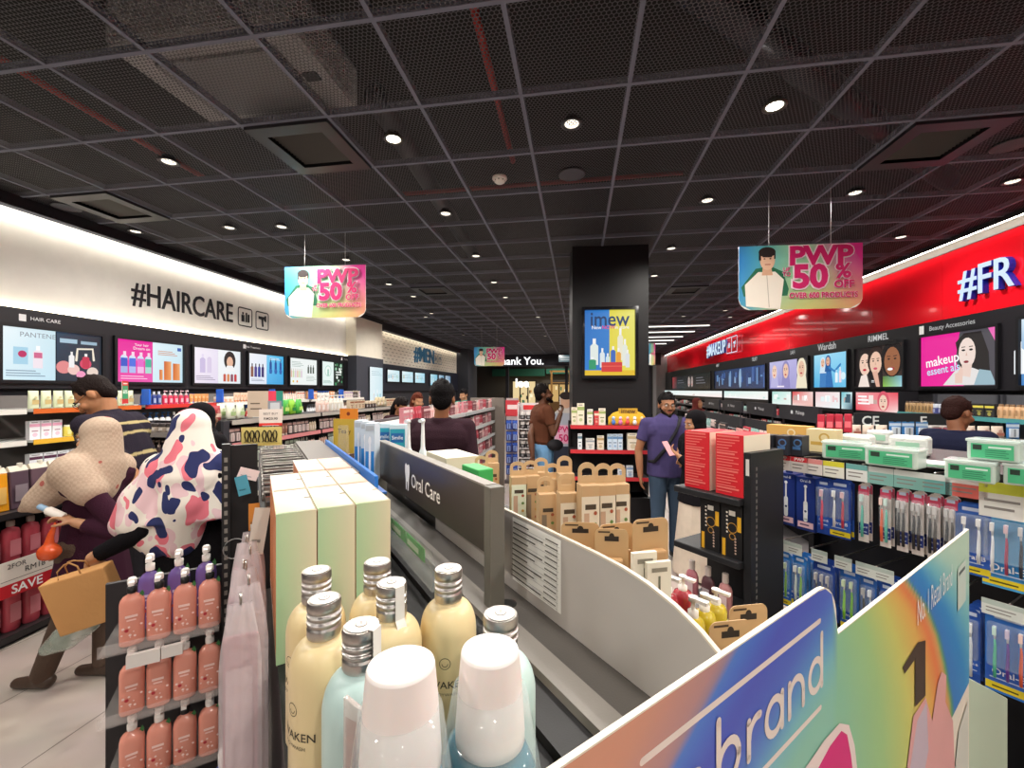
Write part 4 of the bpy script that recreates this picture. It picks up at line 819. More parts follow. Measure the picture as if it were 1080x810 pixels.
# ---- gondola C: pink products, closed by a grey end panel
CX_ = -1.3; ca, cz = sy(CX_, 428), sy(CX_, 522); GC = Fr(S(CX_ - .36, 0), RL); CZ = [.36, .57, .774, .976, 1.17, 1.378]
seqC = [('box', 'd88a94', 'f2dede', .06, .13, 3, 'pink'), ('tube', 'c84a5a', 'f0e0e0', .045, .13, 4, 'red'), ('box', '8a4a52', 'e6c8c8', .055, .12, 3, 'maroon'), ('bottle', 'e8b8b4', 'c8c0bc', .045, .13, 3, 'blush')]
h_ = (cz - ca) / 2
for k in range(2):
    a = ca + k * h_; e_ = a + h_ - .004; wn2 = ('near half', 'far half')[k]
    shelving('pale gondola of pink goods behind the dark shirt man, %s' % wn2, GC, a, e_, .36, CZ, 1.4, colour='c8c8c4', back='5a5456', strip='cfd6d6')
    for r_, z in enumerate(CZ[::-1]):
        if z > .5: run(GC, a + .03, e_ - .03, -.31, z, seqC[r_ % 3:] + seqC[:r_ % 3], 'shelf %s of the pink goods gondola, %s' % (('one', 'two', 'three', 'four', 'five')[r_], wn2))
m = MB(); m.box(-.4, .14, 0, .1, 0, 1.52, '7d746c'); tag(m.build('grey_end_panel', matte(), None, S(CX_, cz + .01), RS), 'grey brown end panel of the pink goods gondola', 'panel')
# teal and green things on top near the aisle
# ---- narrow displays behind it
t = thing('display_rack', 'narrow rack of dark blue packs beside the grey end panel', 'display stand', P(540, 411, 7.6) * 1 + Vector((0, 0, -CH + 0)) if False else Vector((0, 7.6, 0)), RS)
t.location = (0, 7.6, 0)
m = MB(); m.box(-.11, .11, .04, .07, 0, 1.5, 'b8a8a8'); m.build('back_panel', matte(), t); m = MB(); m.box(-.11, .11, -.12, .05, 0, .06, '6a6264'); m.build('base', matte(), t)
m = MB(); m.box(-.12, .12, .03, .04, 1.18, 1.46, 'c83a44'); m.rect(-.09, 1.3, .09, 1.38, 'f0d8d8', M=T(0, .03, 0)); m.build('header', card(), t)
for r_ in range(5):
    for c_ in range(2): item('hang', '1f3f9a', '3f66c8', .1, .17, t.location + Vector((-.055 + c_ * .11, -.01, .14 + r_ * .2)), RS, 'dark blue hanging pack on the narrow rack beside the grey end panel', 'dark blue packs on the narrow rack', name='hanging_pack')
t = thing('display_rack', 'white rack with rows of black cups left of the man in jeans', 'display stand', P(557.5, 411, 7.4) * 1, RS); t.location = (t.location.x, 7.4, 0)
m = MB(); m.box(-.17, .17, .06, .08, 0, 1.42, 'e2d8d8'); m.box(-.18, -.16, -.1, .08, 0, 1.42, 'e8dede'); m.box(.16, .18, -.1, .08, 0, 1.42, 'e8dede'); m.rect(-.1, 1.3, .1, 1.38, 'd8383a', M=T(0, .059, 0)); m.build('cabinet', matte(), t)
for r_ in range(7): m = MB(); m.box(-.16, .16, -.1, .06, .14 + r_ * .165, .15 + r_ * .165, 'efe8e8'); m.build('shelf', matte(), t)
for r_ in range(7):
    for c_ in range(3): item('jar', '1f1b1d', 'e6e0dc', .085, .12, t.location + Vector((-.1 + c_ * .1, -.02, .151 + r_ * .165)), RS, 'black jar with pale lid on the white rack left of the man in jeans', 'black jars on the white rack')
# life-size cut-out figure with a promotion card
t = thing('standee', 'flat cardboard standee of a figure holding a pink 50% sign behind the man in jeans', 'standee', Vector((P(597, 411, 6.4).x, 6.4, 0)), RS * .5)
LAY[0] = .0015; m = MB(); m.prism([(-.2, .05), (.2, .05), (.22, 1.0), (.18, 1.3), (.09, 1.38), (.1, 1.55), (.0, 1.62), (-.1, 1.55), (-.09, 1.38), (-.18, 1.3), (-.22, 1.0)], 0, .01, 'd8d0c8'); m.rect(-.19, .06, .19, .8, '2f3444'); m.rect(-.2, .8, .2, 1.3, 'b8bcc8'); m.disc(0, 1.48, .085, 'd8ac90', .11); m.disc(0, 1.56, .095, '2a1f1c', .06); m.rect(-.17, .84, .19, 1.12, 'f0b8d0'); m.text('PWP', .01, 1.05, .13, 'd81a6e', off=.02); m.text('50%', .01, .92, .15, 'd81a6e', off=.02); m.build('cutout', card(), t); LAY[0] = .00035
m = MB(); m.box(-.2, .2, -.02, .25, 0, .05, '8a8580'); m.build('base', card(), t)

# ---- red shelved stand in front of the column
RD = Fr(Vector((P(643, 411, 4.55).x, 4.55, 0)), RS * .6)
t = shelving('black stand with red edged shelves in front of the centre column', RD, -.43, .43, .28, [.71, 1.0, 1.265], 1.3, colour='2a2629', back='141214', strip='c8353c', yb=.3, post='151316', kick=.5)
m = MB(); m.box(-.43, .43, -.0, .3, 0, .5, '121012'); m.build('cabinet', plastic(), t, (0, -.3, 0))
for x, w_, h, c, nm in ((-.37, .06, .19, 'ece0c8', 'tall cream carton'), (-.3, .075, .235, 'f0e6d0', 'tallest cream carton'), (-.2, .06, .17, 'efe8dc', 'white carton'), (-.07, .07, .18, 'eee2d0', 'ivory carton'), (-.13, .05, .15, 'd8484a', 'red topped carton')):
    item('box', c, '9fb06a' if c != 'd8484a' else 'f0d8c0', w_, h, RD.at(x, .09, 1.2665), RD.rz, '%s at the left of the top red edged shelf' % nm)
t = thing('arch_display', 'yellow arched display of small coloured characters on the top red edged shelf', 'display', RD.at(.2, .1, 1.2665), RD.rz)
LAY[0] = .0012; m = MB(); m.prism([(-.2, 0), (.2, 0), (.2, .08), (.16, .13), (.11, .15), (.11, .18), (-.09, .18), (-.09, .15), (-.15, .13), (-.2, .08)], 0, .02, 'f0c03a'); m.rect(-.09, .125, .11, .178, 'c89a2a'); m.text('imew', .01, .15, .07, '5a3a1a', off=.02); m.rect(-.19, .0, .19, .02, 'e8863a'); m.build('arch', card(), t); LAY[0] = .00035
for i, c in enumerate(('4f7fc8', 'e07ab0', 'e8484a', 'f0f0f0', 'e8903a')):
    m = MB(); x = -.15 + i * .075; m.ball((x, -.03, .03), (.022, .02, .03), c, 10, 7); m.ball((x, -.03, .075), (.018, .017, .02), mixc(c, 'ffffff', .5), 10, 7); m.build('figure', plastic(), t)
for x, w_, h, c, c2, nm in ((-.31, .045, .17, 'e8ecee', '6a8a9a', 'slim white carton'), (-.2, .09, .12, 'e0dcd6', '9aa0a4', 'squat grey white carton'), (-.09, .07, .15, 'e6dac8', 'b89a6a', 'cream carton'), (.01, .05, .17, 'cfe0f0', '6f9ac8', 'first pale blue carton'), (.065, .05, .17, 'cfe0f0', '6f9ac8', 'second pale blue carton'), (.12, .05, .17, 'd8e6f2', '6f9ac8', 'third pale blue carton'), (.25, .11, .18, 'ece4d2', 'c8b48a', 'wide cream carton')):
    item('box', c, c2, w_, h, RD.at(x, .07, 1.0015), RD.rz, '%s on the middle red edged shelf' % nm)
for x in (.13, .22): item('box', 'dfe6ee', '7fa0c8', .07, .12, RD.at(x, .07, .7115), RD.rz, 'small pale carton on the lowest red edged shelf', 'pale cartons on the lowest red edged shelf')

# ---- right wall: makeup counters with lit headers, a mid gondola with black headers
RW = Fr(S(XR - .1, 0), RRt)                        # local x = -store y
def rx(px, x=XR - .5): return -sy(x, px)
heads = [(700, 760, 'pale graphic', ['e8f4f2', 'dff0ee', 'f4e6e2']), (762, 808, 'white and teal graphic', ['f0f6f4', 'c8ece6', 'f4f0ee']), (812, 832, 'mint graphic', ['dff4ee', 'a8dcd0', 'eef8f4']), (833, 855, 'pink red graphic', ['f4dcd8', 'd84a4a', 'f0b8b0']), (857, 883, 'white rose graphic', ['f8ecec', 'f0c8cc', 'e8f4f6']), (884, 896, 'aqua graphic', ['dff6f8', '6fc4d0', '3a5a6a']), (899, 944, 'pink portrait graphic', ['e84a5a', 'f4b8b8', 'f8e6e0'])]
for pa, pb, nm, cs in heads:
    x0, x1 = rx(pa), rx(pb); D0 = S(XR - .5, sy(XR - .5, (pa + pb) / 2))[1]
    t = thing('counter_header', '%s light strip standing on the makeup counter' % nm, 'light box', RW.at((x0 + x1) / 2, -.36, 1.33), RRt)
    W = (x1 - x0) / 2; m = MB(); m.box(-W, W, 0, .2, 0, .3, '18171b', M=rot('X', 0)); m.build('housing', plastic(), t)
    m = MB(); M = T(0, -.002, .0); m.grad(-W + .01, .12 if pa < 800 else .05, W - .01, .285, cs[0], cs[2], cs[1], cs[0], M=M); rr = random.Random(pa)
    for i in range(6): xx = -W + .06 + rr.random() * max(.02, 2 * W - .2); m.rect(xx, .14, xx + .05 + rr.random() * .08, .16 + rr.random() * .1, rr.choice(cs + ['ffffff', 'c8a8a0']), M)
    if pa == 899: face(m, W * .35, .16, .17, 'f0cdb8', 'd8586a'); lines(m, -W + .06, -.1, .22, 3, .045, 'ffffff', .022)
    m.build('graphic', glow(), t)
cseq = [('tube', 'f0d8d4', '2a2426', .04, .11, 4, 'blush'), ('box', '3a3438', 'd8b8a8', .05, .1, 4, 'charcoal'), ('jar', 'e8e4e0', '2a2a2e', .06, .06, 4, 'white and black'), ('bottle', 'd89a94', '2a2426', .035, .1, 5, 'rosy'), ('box', 'c83a4a', 'f0d8d0', .05, .11, 3, 'red'), ('tube', 'a8d0cc', 'f4f4f4', .04, .11, 4, 'mint')]
nseg = [(706, 770, 'far third'), (772, 856, 'middle third'), (858, 948, 'near third')]
for i, (pa, pb, nm) in enumerate(nseg):
    x0, x1 = rx(pa), rx(pb)
    shelving('black makeup counter under the red fascia, %s' % nm, RW, x0, x1, .62, [.3, .65, .98, 1.2], 1.32, colour='242226', back='18171b', strip='55525a', yb=-.02)
    run(RW, x0 + .03, x1 - .03, -.56, 1.2, cseq[i:] + cseq[:i], 'the upper makeup counter ledge, %s' % nm, gap=.02); run(RW, x0 + .03, x1 - .03, -.56, .98, cseq[i + 2:] + cseq[:i + 2], 'the lower makeup counter ledge, %s' % nm, gap=.025)
# near wall bay with teal edged shelves and rolled brushes
for pa, pb, nm in ((950, 1012, 'left'), (1014, 1110, 'right')):
    x0, x1 = rx(pa), rx(pb)
    shelving('teal edged wall shelving under the magenta screen, %s bay' % nm, RW, x0, x1, .42, [.35, .7, 1.05, 1.4], 1.6, colour='b8c4c4', back='4a4a50', strip='4f9a9c', yb=-.02)
    run(RW, x0 + .03, x1 - .03, -.36, 1.4, [('can', 'a8865a', '5a4636', .042, .12, 8, 'brown'), ('jar', '4a4f8a', 'c8ccd8', .06, .1, 3, 'blue'), ('box', 'e6e0c8', 'e8c83a', .08, .11, 2, 'pale yellow')] if nm == 'left' else [('box', '2a282a', 'e8d85a', .09, .12, 3, 'black and yellow'), ('can', 'c8a078', '8a6a4a', .045, .12, 5, 'tan')], 'the top teal edged shelf, %s bay' % nm, gap=.004)
    run(RW, x0 + .03, x1 - .03, -.36, 1.05, [('hang', '3f8ac8', 'cfe6f4', .09, .16, 3, 'sky blue'), ('hang', 'f0f0ee', 'e0709a', .09, .16, 3, 'white and pink')], 'the lower teal edged shelf, %s bay' % nm)
# mid gondola with black header boards
R2 = Fr(S(2.05, 0), RRt); r0, r1 = -sy(1.7, 720), -sy(1.7, 905)
r0, r1 = -7.4, -3.9
for k in range(2):
    a = r0 + k * 1.75; nm = ('far half', 'near half')[k]
    shelving('dark makeup gondola on the right with black header boards, %s' % nm, R2, a, a + 1.74, .36, [.3, .62, .92, 1.15], 1.3, colour='8a8688', back='2a282c', strip='b8c4c4', yb=0)
    run(R2, a + .03, a + 1.7, -.31, 1.15, cseq[k:] + cseq[:k], 'the upper dark gondola shelf, %s' % nm, gap=.008); run(R2, a + .03, a + 1.7, -.31, .92, cseq[3 - k:] + cseq[:3 - k], 'the lower dark gondola shelf, %s' % nm, gap=.008)
    for j in range(2):
        t = thing('header_board', 'black header board with white caption on the dark makeup gondola, %s' % ('farthest of four', 'second from the far end', 'third from the far end', 'nearest of four')[k * 2 + j], 'sign', R2.at(a + .45 + j * .85, -.03, 1.3015), RRt)
        m = MB(); m.box(-.36, .36, 0, .03, .06, .2, '2a2a30'); m.rect(-.12, .12, -.08, .15, 'c8c8cc'); m.text('Makeup', .05, .135, .05, 'd8d8dc'); m.build('board', plastic(), t)
        for q in (-.3, .3): m = MB(); m.box(q - .01, q + .01, .01, .02, 0, .06, '55555a'); m.build('bracket', metal(), t)
# ================================================================== FOREGROUND GONDOLA (slanted: local x = v to the right-back, y = u to the left-back)
FG = Fr((0, 0, 0), RG)
FS = lambda v, u, z: Fr(G(v, u, z), RG - pi / 2)    # art that faces -v
def look(p): return -math.atan2(p[0], p[1])
def gD(px, v): k = (px - CX) / F; D = v / (cG * k + sG); return D, D * (cG - sG * k)      # depth and u on the plane v
def gz(px, py, v): return CH - (py - HY) / F * gD(px, v)[0]
DZ = 1.17
t = thing('gondola', 'black metal foreground gondola carrying the bottles, boxes and the tooth sign', 'shelving', (0, 0, 0), RG)
m = MB(); m.box(.03, .33, .252, 1.24, DZ - .025, DZ, '1b1a1c'); m.build('top_deck', dark(), t)
m = MB(); m.box(.034, .33, .256, 2.5, .0, DZ - .026, '19181a'); m.build('body', dark(), t)
m = MB(); m.box(.004, .33, 1.246, 2.5, DZ - .024, 1.33, '1e1d1f'); m.build('rear_body', dark(), t)
m = MB(); m.box(.331, .388, .30, 2.5, .05, 1.185, '242324'); m.build('spine', dark(), t)
m = MB(); m.box(.388, .432, .30, 2.5, 1.165, 1.2, '8f8983'); m.build('ledge', mat('grey_steel', .42, bump=.05, bscale=300), t)
m = MB(); m.box(.432, .504, .30, 2.5, 1.15, 1.19, '57524e'); m.lathe([(.019, 1.1905), (.0188, 1.1912)], '0b0b0b', 20, cx=.462, cy=gD(535, .46)[1]); m.build('channel', mat('grey_steel', .42, bump=.05, bscale=300), t)
m = MB(); m.box(.515, .655, .50, .72, 1.12, 1.25, '3a3735'); m.box(.515, .74, .72, 2.5, .05, 1.25, '3a3735'); m.build('far_deck', dark(), t)
m = MB(); m.box(.515, .97, .33, .498, .05, 1.10, '3f3c3a'); m.box(.742, .97, .498, 1.3, .05, 1.10, '3f3c3a'); m.build('low_deck', dark(), t)
m = MB()                                              # curved grey divider board
prof = [(1.34, 1.364), (.56, 1.364), (.50, 1.362), (.45, 1.356), (.40, 1.344), (.36, 1.328), (.32, 1.304), (.30, 1.289), (.298, 1.19)]
pts = [(a, b) for a, b in prof] + [(1.34, 1.19)]
M = Matrix(((0, 1, 0, 0), (1, 0, 0, 0), (0, 0, 1, 0), (0, 0, 0, 1)))
m.prism(pts, .505, .511, 'b5aeaa', M=M); m.build('divider_board', mat('grey_board', .6, vary=.03), t)
m = MB(); ed = [(a, b) for a, b in prof]; vs, fs = [], []
for a, b in ed: vs += [(.5045, a, b - .0015), (.5045, a, b + .0022), (.5118, a, b + .0022), (.5118, a, b - .0015)]
for i in range(len(ed) - 1):
    for k in range(4): fs.append((4 * i + k, 4 * i + (k + 1) % 4, 4 * i + 4 + (k + 1) % 4, 4 * i + 4 + k))
m.add(vs, fs, 'd9cdbd'); m.build('board_edging', plastic(), t)
m = MB()                                              # notice sheet taped to the board
u0, u1 = gD(541, .505)[1], gD(592, .505)[1]; LAY[0] = .0002
m.rect(-u0, 1.215, -u1, 1.358, 'f6f4f0')
for i in range(11):
    z = 1.345 - i * .0118; m.rect(-u0 + .004, z, -u0 + .004 + (u0 - u1) * (.35 + .3 * ((i * 5) % 3) / 2), z + .0032, '5a5652'); m.rect(-u0 + (u0 - u1) * .72, z, -u0 + (u0 - u1) * .95, z + .0028, '6a6662')
    m.rect(-u0 + .003, z - .003, -u1 - .003, z - .0024, '8a8682')
m.rect(-u0 + .003, 1.22, -u0 + .0038, 1.352, '77736f'); m.rect(-u1 - .0045, 1.22, -u1 - .0037, 1.352, '77736f')
o = m.build('notice_sheet', paper(), t, (.5045, 0, 0)); o.rotation_euler = (0, 0, -pi / 2); LAY[0] = .00035

# the sign with the tooth
su0, su1, sv = .797, 1.735, .415
t = thing('category_sign', 'dark brown Oral Care sign with white tooth on two grey posts', 'sign', G(sv, su0, 1.2005), RG - pi / 2)
zb0, zb1 = .106, .246; L_ = su1 - su0
m = MB(); m.box(-L_, 0, -.004, .018, zb0, zb1, '453d39'); m.build('board', mat('bronze_laminate', .3, vary=.03), t, bevel=.001)
for q in (0, -L_): m = MB(); m.box(q - .001, q + .028, -.008, .026, .0, zb1 + .003, '6b675f'); m.build('post', mat('grey_steel', .42, bump=.05, bscale=300), t, bevel=.0015)
m = MB(); m.box(-L_ + .03, 0, -.006, .022, zb1, zb1 + .004, '8d877f'); m.build('cap_rail', mat('grey_steel', .42), t)
ut = gD(431, sv)[1] - su0; uo = gD(446, sv)[1] - su0
m = MB(); x, z = -ut, .172
m.poly([(x - .024, z + .034), (x - .016, z + .042), (x, z + .036), (x + .016, z + .042), (x + .024, z + .034), (x + .024, z + .012), (x + .017, z - .012), (x + .013, z - .042), (x + .006, z - .044), (x + .003, z - .016), (x - .003, z - .016), (x - .006, z - .044), (x - .013, z - .042), (x - .017, z - .012), (x - .024, z + .012)], 'f4efe8')
m.build('tooth_emblem', paper(), t, (0, -.004, 0))
m = MB(); m.text('Oral Care', x + .04, z - .006, .058, 'f4efe8', align='LEFT', sx=1.02, off=.004); m.build('lettering', paper(), t, (0, -.004, 0))
# clear tray and green strips leaning under the sign
t = thing('acrylic_tray', 'clear acrylic tray with green strips under the tooth sign', 'tray', G(.36, .9, 1.2155), RG - pi / 2)
m = MB(); m.box(-.78, .0, -.03, -.028, -.012, .075, 'e8ece8'); m.box(-.78, 0, -.03, .03, -.014, -.011, 'dfe4e0'); m.build('panel', pet(), t)
for k in range(3): m = MB(); m.box(-.5 + k * .15, -.36 + k * .15, -.026, -.024, .03, .062, '4fae5a'); m.rect(-.49 + k * .15, .036, -.4 + k * .15, .05, 'cfeacc', M=T(0, -.026, 0)); m.build('green_strip', card(), t)

# ---- body wash bottles with ribbed metal caps
def wrap(m, vs, fs, r, z0, col, size, x0=0.0, sx=1.0):
    out = []
    for p in vs:
        a = (p[0] * size * sx + x0) / r; out.append((r * sin(a), -r * cos(a), z0 + p[1] * size))
    m.add(out, fs, col)
def make_wash(body, tape, ink):
    def f():
        t = thing('body_wash_bottle', '', 'bottle'); r = .0385; h = .228
        m = MB(); pr = [(r * .93, 0), (r, .006), (r, .146)] + [(r * (.46 + .54 * cos(a) ** .9), .146 + .036 * sin(a)) for a in [i * pi / 2 / 9 for i in range(1, 10)]] + [(r * .46, .188)]
        m.lathe(pr, body, 36); m.build('body', mat('satin_bottle', .34, coat=.15, sss=.0), t)
        m = MB(); rc = .0192; pr = [(rc * .96, .186), (rc, .188), (rc, .196)]
        for k in range(3): z = .197 + k * .008; pr += [(rc, z), (rc * .9, z + .0015), (rc * .9, z + .003), (rc, z + .0045), (rc, z + .008)]
        pr += [(rc, h - .003), (rc * .95, h)]; m.lathe(pr, 'b9b4b0', 32); m.build('cap', metal(), t)
        m = MB(); m.lathe([(rc * .82, h + .0004), (rc * .82, h + .0008)], 'f0eae2', 28); m.lathe([(.0062, h + .0009), (.0062, h + .0012)], '8f8a86', 20); m.lathe([(.0052, h + .0013), (.0052, h + .0015)], 'f0eae2', 20); m.box(-.0006, .0006, -.001, .005, h + .0016, h + .0018, '8f8a86')
        if tape:
            vs, fs = [], []; w2 = .0065
            path = [(.012, h + .001), (rc + .0012, h + .0008), (rc + .0014, .188), (rc + .004, .184), (r * .8, .170), (r * .95, .158)]
            for a, b in path: vs += [(a, -w2, b), (a, w2, b)]
            for i in range(len(path) - 1): fs.append((2 * i, 2 * i + 1, 2 * i + 3, 2 * i + 2))
            m.add([(x, y, z) for x, y, z in vs], fs, 'e9e4dc', M=rot('Z', rad(-60 if body[0] == 'e' else -40)))
        m.build('seal_sticker', paper(), t)
        m = MB(); ra = r + .0004; vs, fs = text_geo('AWAKEN', .01); wrap(m, vs, fs, ra, .092, ink, .013, 0, 1.1); vs, fs = text_geo('BODYWASH', 0); wrap(m, vs, fs, ra, .080, ink, .0055, 0, 1.2)
        for a0, a1, rr_ in ((0, 2 * pi, .0075), (pi, 2 * pi, .0042)):
            n = 24; vs, fs = [], []
            for i in range(n + 1):
                a = a0 + (a1 - a0) * i / n
                for q in (rr_, rr_ - .0008): an = q * cos(a) / ra; vs.append((ra * sin(an), -ra * cos(an), .120 + q * sin(a)))
            for i in range(n): fs.append((2 * i, 2 * i + 1, 2 * i + 3, 2 * i + 2))
            m.add(vs, fs, ink)
        m.build('label_print', paper(), t)
        return t
    return f
CRE, BLU = 'e6cf9e', 'bdd6d2'
pc, pct, pb_, pbt = Proto(make_wash(CRE, False, '4a4034')), Proto(make_wash(CRE, True, '4a4034')), Proto(make_wash(BLU, False, '5a6a6a')), Proto(make_wash(BLU, True, '5a6a6a'))
for pr_, px, py, D, lab in ((pc, 334, 602, .595, 'cream bottle with metal cap nearest the left front green box'), (pc, 398, 593, .62, 'cream bottle with metal cap standing before the rightmost green box'), (pct, 413, 615, .55, 'cream bottle with a white seal strip down its cap'), (pc, 473, 600, .595, 'rightmost cream bottle, its circle logo and wording in view'), (pc, 342, 632, .51, 'frontmost cream bottle at the left, taller in view than its neighbours'), (pbt, 381, 660, .45, 'pale blue bottle with metal cap and seal strip, left of the white cups'), (pb_, 528, 648, .47, 'pale blue bottle behind the right white cup')):
    q = P(px, py, D); pr_.put((q.x, q.y, DZ + .001), look(q) + {473: -.12, 334: -1.0, 342: -1.0, 398: -.9}.get(px, 0), lab, scale=(1, 1, 1 + (q.z - DZ - .228) / .228))
# ---- mouthwash with white measuring cups
def make_mouth():
    t = thing('mouthwash_bottle', '', 'bottle')
    def ring(w_, d_, z, n=36, e=2.6):
        out = []
        for i in range(n):
            a = 2 * pi * i / n; c, s_ = cos(a), sin(a); out.append((w_ / 2 * math.copysign(abs(c) ** (2 / e), c), d_ / 2 * math.copysign(abs(s_) ** (2 / e), s_), z))
        return out
    def loft(m, rs, col):
        n = len(rs[0]); vs = [p for r_ in rs for p in r_]; fs = []
        for j in range(len(rs) - 1):
            for i in range(n): k = (i + 1) % n; fs.append((j * n + i, j * n + k, (j + 1) * n + k, (j + 1) * n + i))
        fs += [tuple(range(n - 1, -1, -1)), tuple(range((len(rs) - 1) * n, len(rs) * n))]; m.add(vs, fs, col, True)
    m = MB(); loft(m, [ring(.062, .096, .001), ring(.065, .1, .006), ring(.065, .1, .15), ring(.063, .094, .176), ring(.058, .081, .194), ring(.051, .062, .203)], '0f7f9c'); m.build('liquid', mat('teal_liquid', .08, trans=.35, coat=.6), t)
    m = MB(); loft(m, [ring(.0655, .101, .02), ring(.0665, .1015, .15), ring(.0655, .098, .178), ring(.062, .087, .204), ring(.0575, .068, .228), ring(.0535, .0545, .246)], 'e8f4f4'); m.build('clear_shoulder', mat('clear_bottle_wall', .03, alpha=.24, spec=1.0, coat=.5), t)
    m = MB(); m.lathe([(.0262, .206), (.027, .2065), (.0272, .214), (.0248, .252), (.0228, .2735)], 'efe4df', 44, cap=False); m.lathe([(.0228, .2735), (.0222, .2752), (.0214, .2757)], 'f2e9e4', 44, cap=False); m.lathe([(.0214, .2750), (.0214, .2757)], 'f2e9e4', 44, smooth=False); m.lathe([(.0042, .2757), (.0042, .276)], 'e6dbd6', 16)
    m.build('measuring_cup', mat('white_cap', .42, sss=.1), t)
    m = MB()
    pts = [(.0273 * sin(a), -.0273 * cos(a) - .0001) for a in ()]
    vs, fs = [], []
    for i in range(13):
        a = pi * i / 12
        for q in (.0085, .0072): an = q * cos(a) / .0265; vs.append((.0264 * sin(an), -.0264 * cos(an), .217 + q * sin(a)))
    for i in range(12): fs.append((2 * i, 2 * i + 1, 2 * i + 3, 2 * i + 2))
    m.add(vs, fs, 'd8cbc6'); m.build('cup_mark', mat('white_cap', .42, sss=.1), t); return t
pm_ = Proto(make_mouth)
q = P(423, 716, .300); pm_.put((q.x, q.y, DZ + .001), RG, 'teal mouthwash bottle under the left white cup, nearest the camera', scale=(1.04, 1.0, 1.04))
q = P(517, 690, .335); pm_.put((q.x, q.y, DZ + .001), RG, 'teal mouthwash bottle under the right white cup')
# small folded leaflet beside the left mouthwash
t = thing('sachet', 'small pinkish sachet wedged left of the nearer white cup', 'sachet', P(374, 770, .36) - Vector((0, 0, .09)), -.5)
m = MB(); m.prism([(-.012, .0), (.012, .0), (.013, .11), (-.011, .115)], -.002, .002, 'd8c0b8'); m.rect(-.008, .03, .006, .1, 'b88f88', M=T(0, -.002, 0)); m.build('wrapper', film(), t)
# ---- tall boxes shading from green to cream
def make_tall(kind):
    def f():
        t = thing('tall_carton', '', 'carton'); w_, d_, h = .0645, .195, .262; m = MB()
        c = {'g': ('b4d2a6', 'e2d8b8', 'a2c99a', 'ddd0ac'), 'c': ('f2e4d2', 'f4eadc', 'eadac2', 'f0e4d2'), 'p': ('f2ccb8', 'f4e2d4', 'ecc2aa', 'f2dccc')}[kind]
        m.box(-w_ / 2, w_ / 2, 0, d_, 0, h, c[1]); LAY[0] = .0001
        m.grad(-w_ / 2, 0, w_ / 2, h, c[2], c[3], c[0], c[1]); m.layer = 0
        M = T(0, 0, h) @ rot('X', -pi / 2) @ T(0, 0, 0)
        m.grad(-w_ / 2, 0, w_ / 2, d_, 'a8d09c' if kind == 'g' else c[0], 'e6dac4' if kind != 'p' else 'f0b8a0', 'eadccf' if kind != 'p' else 'ecc8b4', 'efe4d8', M=M)
        m.build('box', card(), t)
        m = MB(); m.box(w_ / 2 - .012, w_ / 2 - .001, .10, .104, h + .0012, h + .0018, '9a9082'); m.box(-w_ / 2 + .002, w_ / 2 - .002, .1885, .19, h + .0006, h + .0012, 'b5a893'); m.box(w_ / 2 - .0016, w_ / 2 - .0006, .002, .19, h + .0006, h + .0012, 'b5a893'); m.box(-w_ / 2 + .002, w_ / 2 - .002, .003, .0038, h + .0006, h + .0012, 'd8ccb8'); m.build('lid_tab', card(), t)
        m = MB(); m.box(-w_ / 2 - .0006, -w_ / 2 - .0001, .001, d_ * .9, .02, h - .004, 'c77a4a'); m.build('side_print', card(), t); LAY[0] = .00035
        return t
    return f
tb = {k: Proto(make_tall(k)) for k in 'gcp'}
for r_, row in enumerate((('g', 'left front'), ('g', 'middle front'), ('g', 'right front'), ('c', 'left second row'), ('c', 'middle second row'), ('p', 'right second row'), ('c', 'left rear'), ('p', 'right rear'))):
    kind, nm = row; i = (0, 1, 2, 0, 1, 2, 1, 2)[r_]; j = (0, 0, 0, 1, 1, 1, 2, 2)[r_]
    if j < 2: loc = G(.0595 + i * .0665, .845 + j * .2, DZ + .001)
    else: loc = G(.0595 + i * .0665 - .002, 1.25, 1.331)
    o = tb[kind].put(loc, RG, 'tall %s carton in the block of pastel boxes, %s' % ({'g': 'green and cream', 'c': 'pale cream', 'p': 'peach topped'}[kind], nm), scale=(1, 1, 1) if j < 2 else (1, 1, .40))
for o in []: pass
# ---- wire hook field behind the boxes, grey plate and blue rail
t = thing('wire_rack', 'rack of many thin wire hooks lying behind the pastel boxes', 'rack', G(0, 0, 1.331), RG)
m = MB()
for k in range(20):
    u = 1.10 + .0 + k * .066
    if u > 1.24: m.tube([(.012, u, .048), (.16 if u > 1.46 else .084, u, .048)], .0028, 'b9b3ad', 6); m.tube([(.012, u, .048), (.012, u, .034), (.014, u, .03)], .0028, 'b9b3ad', 6)
m.tube([(.16, 1.47, .046), (.16, 2.42, .046)], .004, '6a6662', 6); m.tube([(.012, 1.25, .040), (.012, 2.42, .040)], .004, '6a6662', 6)
for u in (1.48, 1.8, 2.41): m.box(.155, .165, u - .004, u + .004, 0, .046, '55514d'); m.box(.008, .014, u - .004, u + .004, 0, .04, '55514d')
m.build('wires', metal(), t)
for k in range(19):
    u = 1.26 + k * .0605
    m = MB(); m.box(.018, .15 if u > 1.455 else .084, u, u + .0016, .001, .030, ('3a3432', '8a7a70', '2a2826', 'b8aca4')[k % 4]); m.rect(.02, .006, .08, .02, ('8a6a5a', '7a7a80', 'b86a5a')[k % 3], M=T(0, u, 0)); m.build('backing_card', card(), t)
m = MB(); m.box(.168, .286, 1.45, 2.48, 1.331, 1.382, '7f7a76'); m.box(.21, .235, 1.75, 1.80, 1.382, 1.3835, '3a3836'); tag(m.build('cover_plate', mat('grey_steel', .42, bump=.05, bscale=300), None, (0, 0, 0), RG), 'grey metal cover plate between the wire hooks and the blue rail', 'metal plate')
t = thing('blue_rail', 'bright blue metal rail running behind the pastel boxes', 'rail', G(.29, 1.26, 1.331), RG)
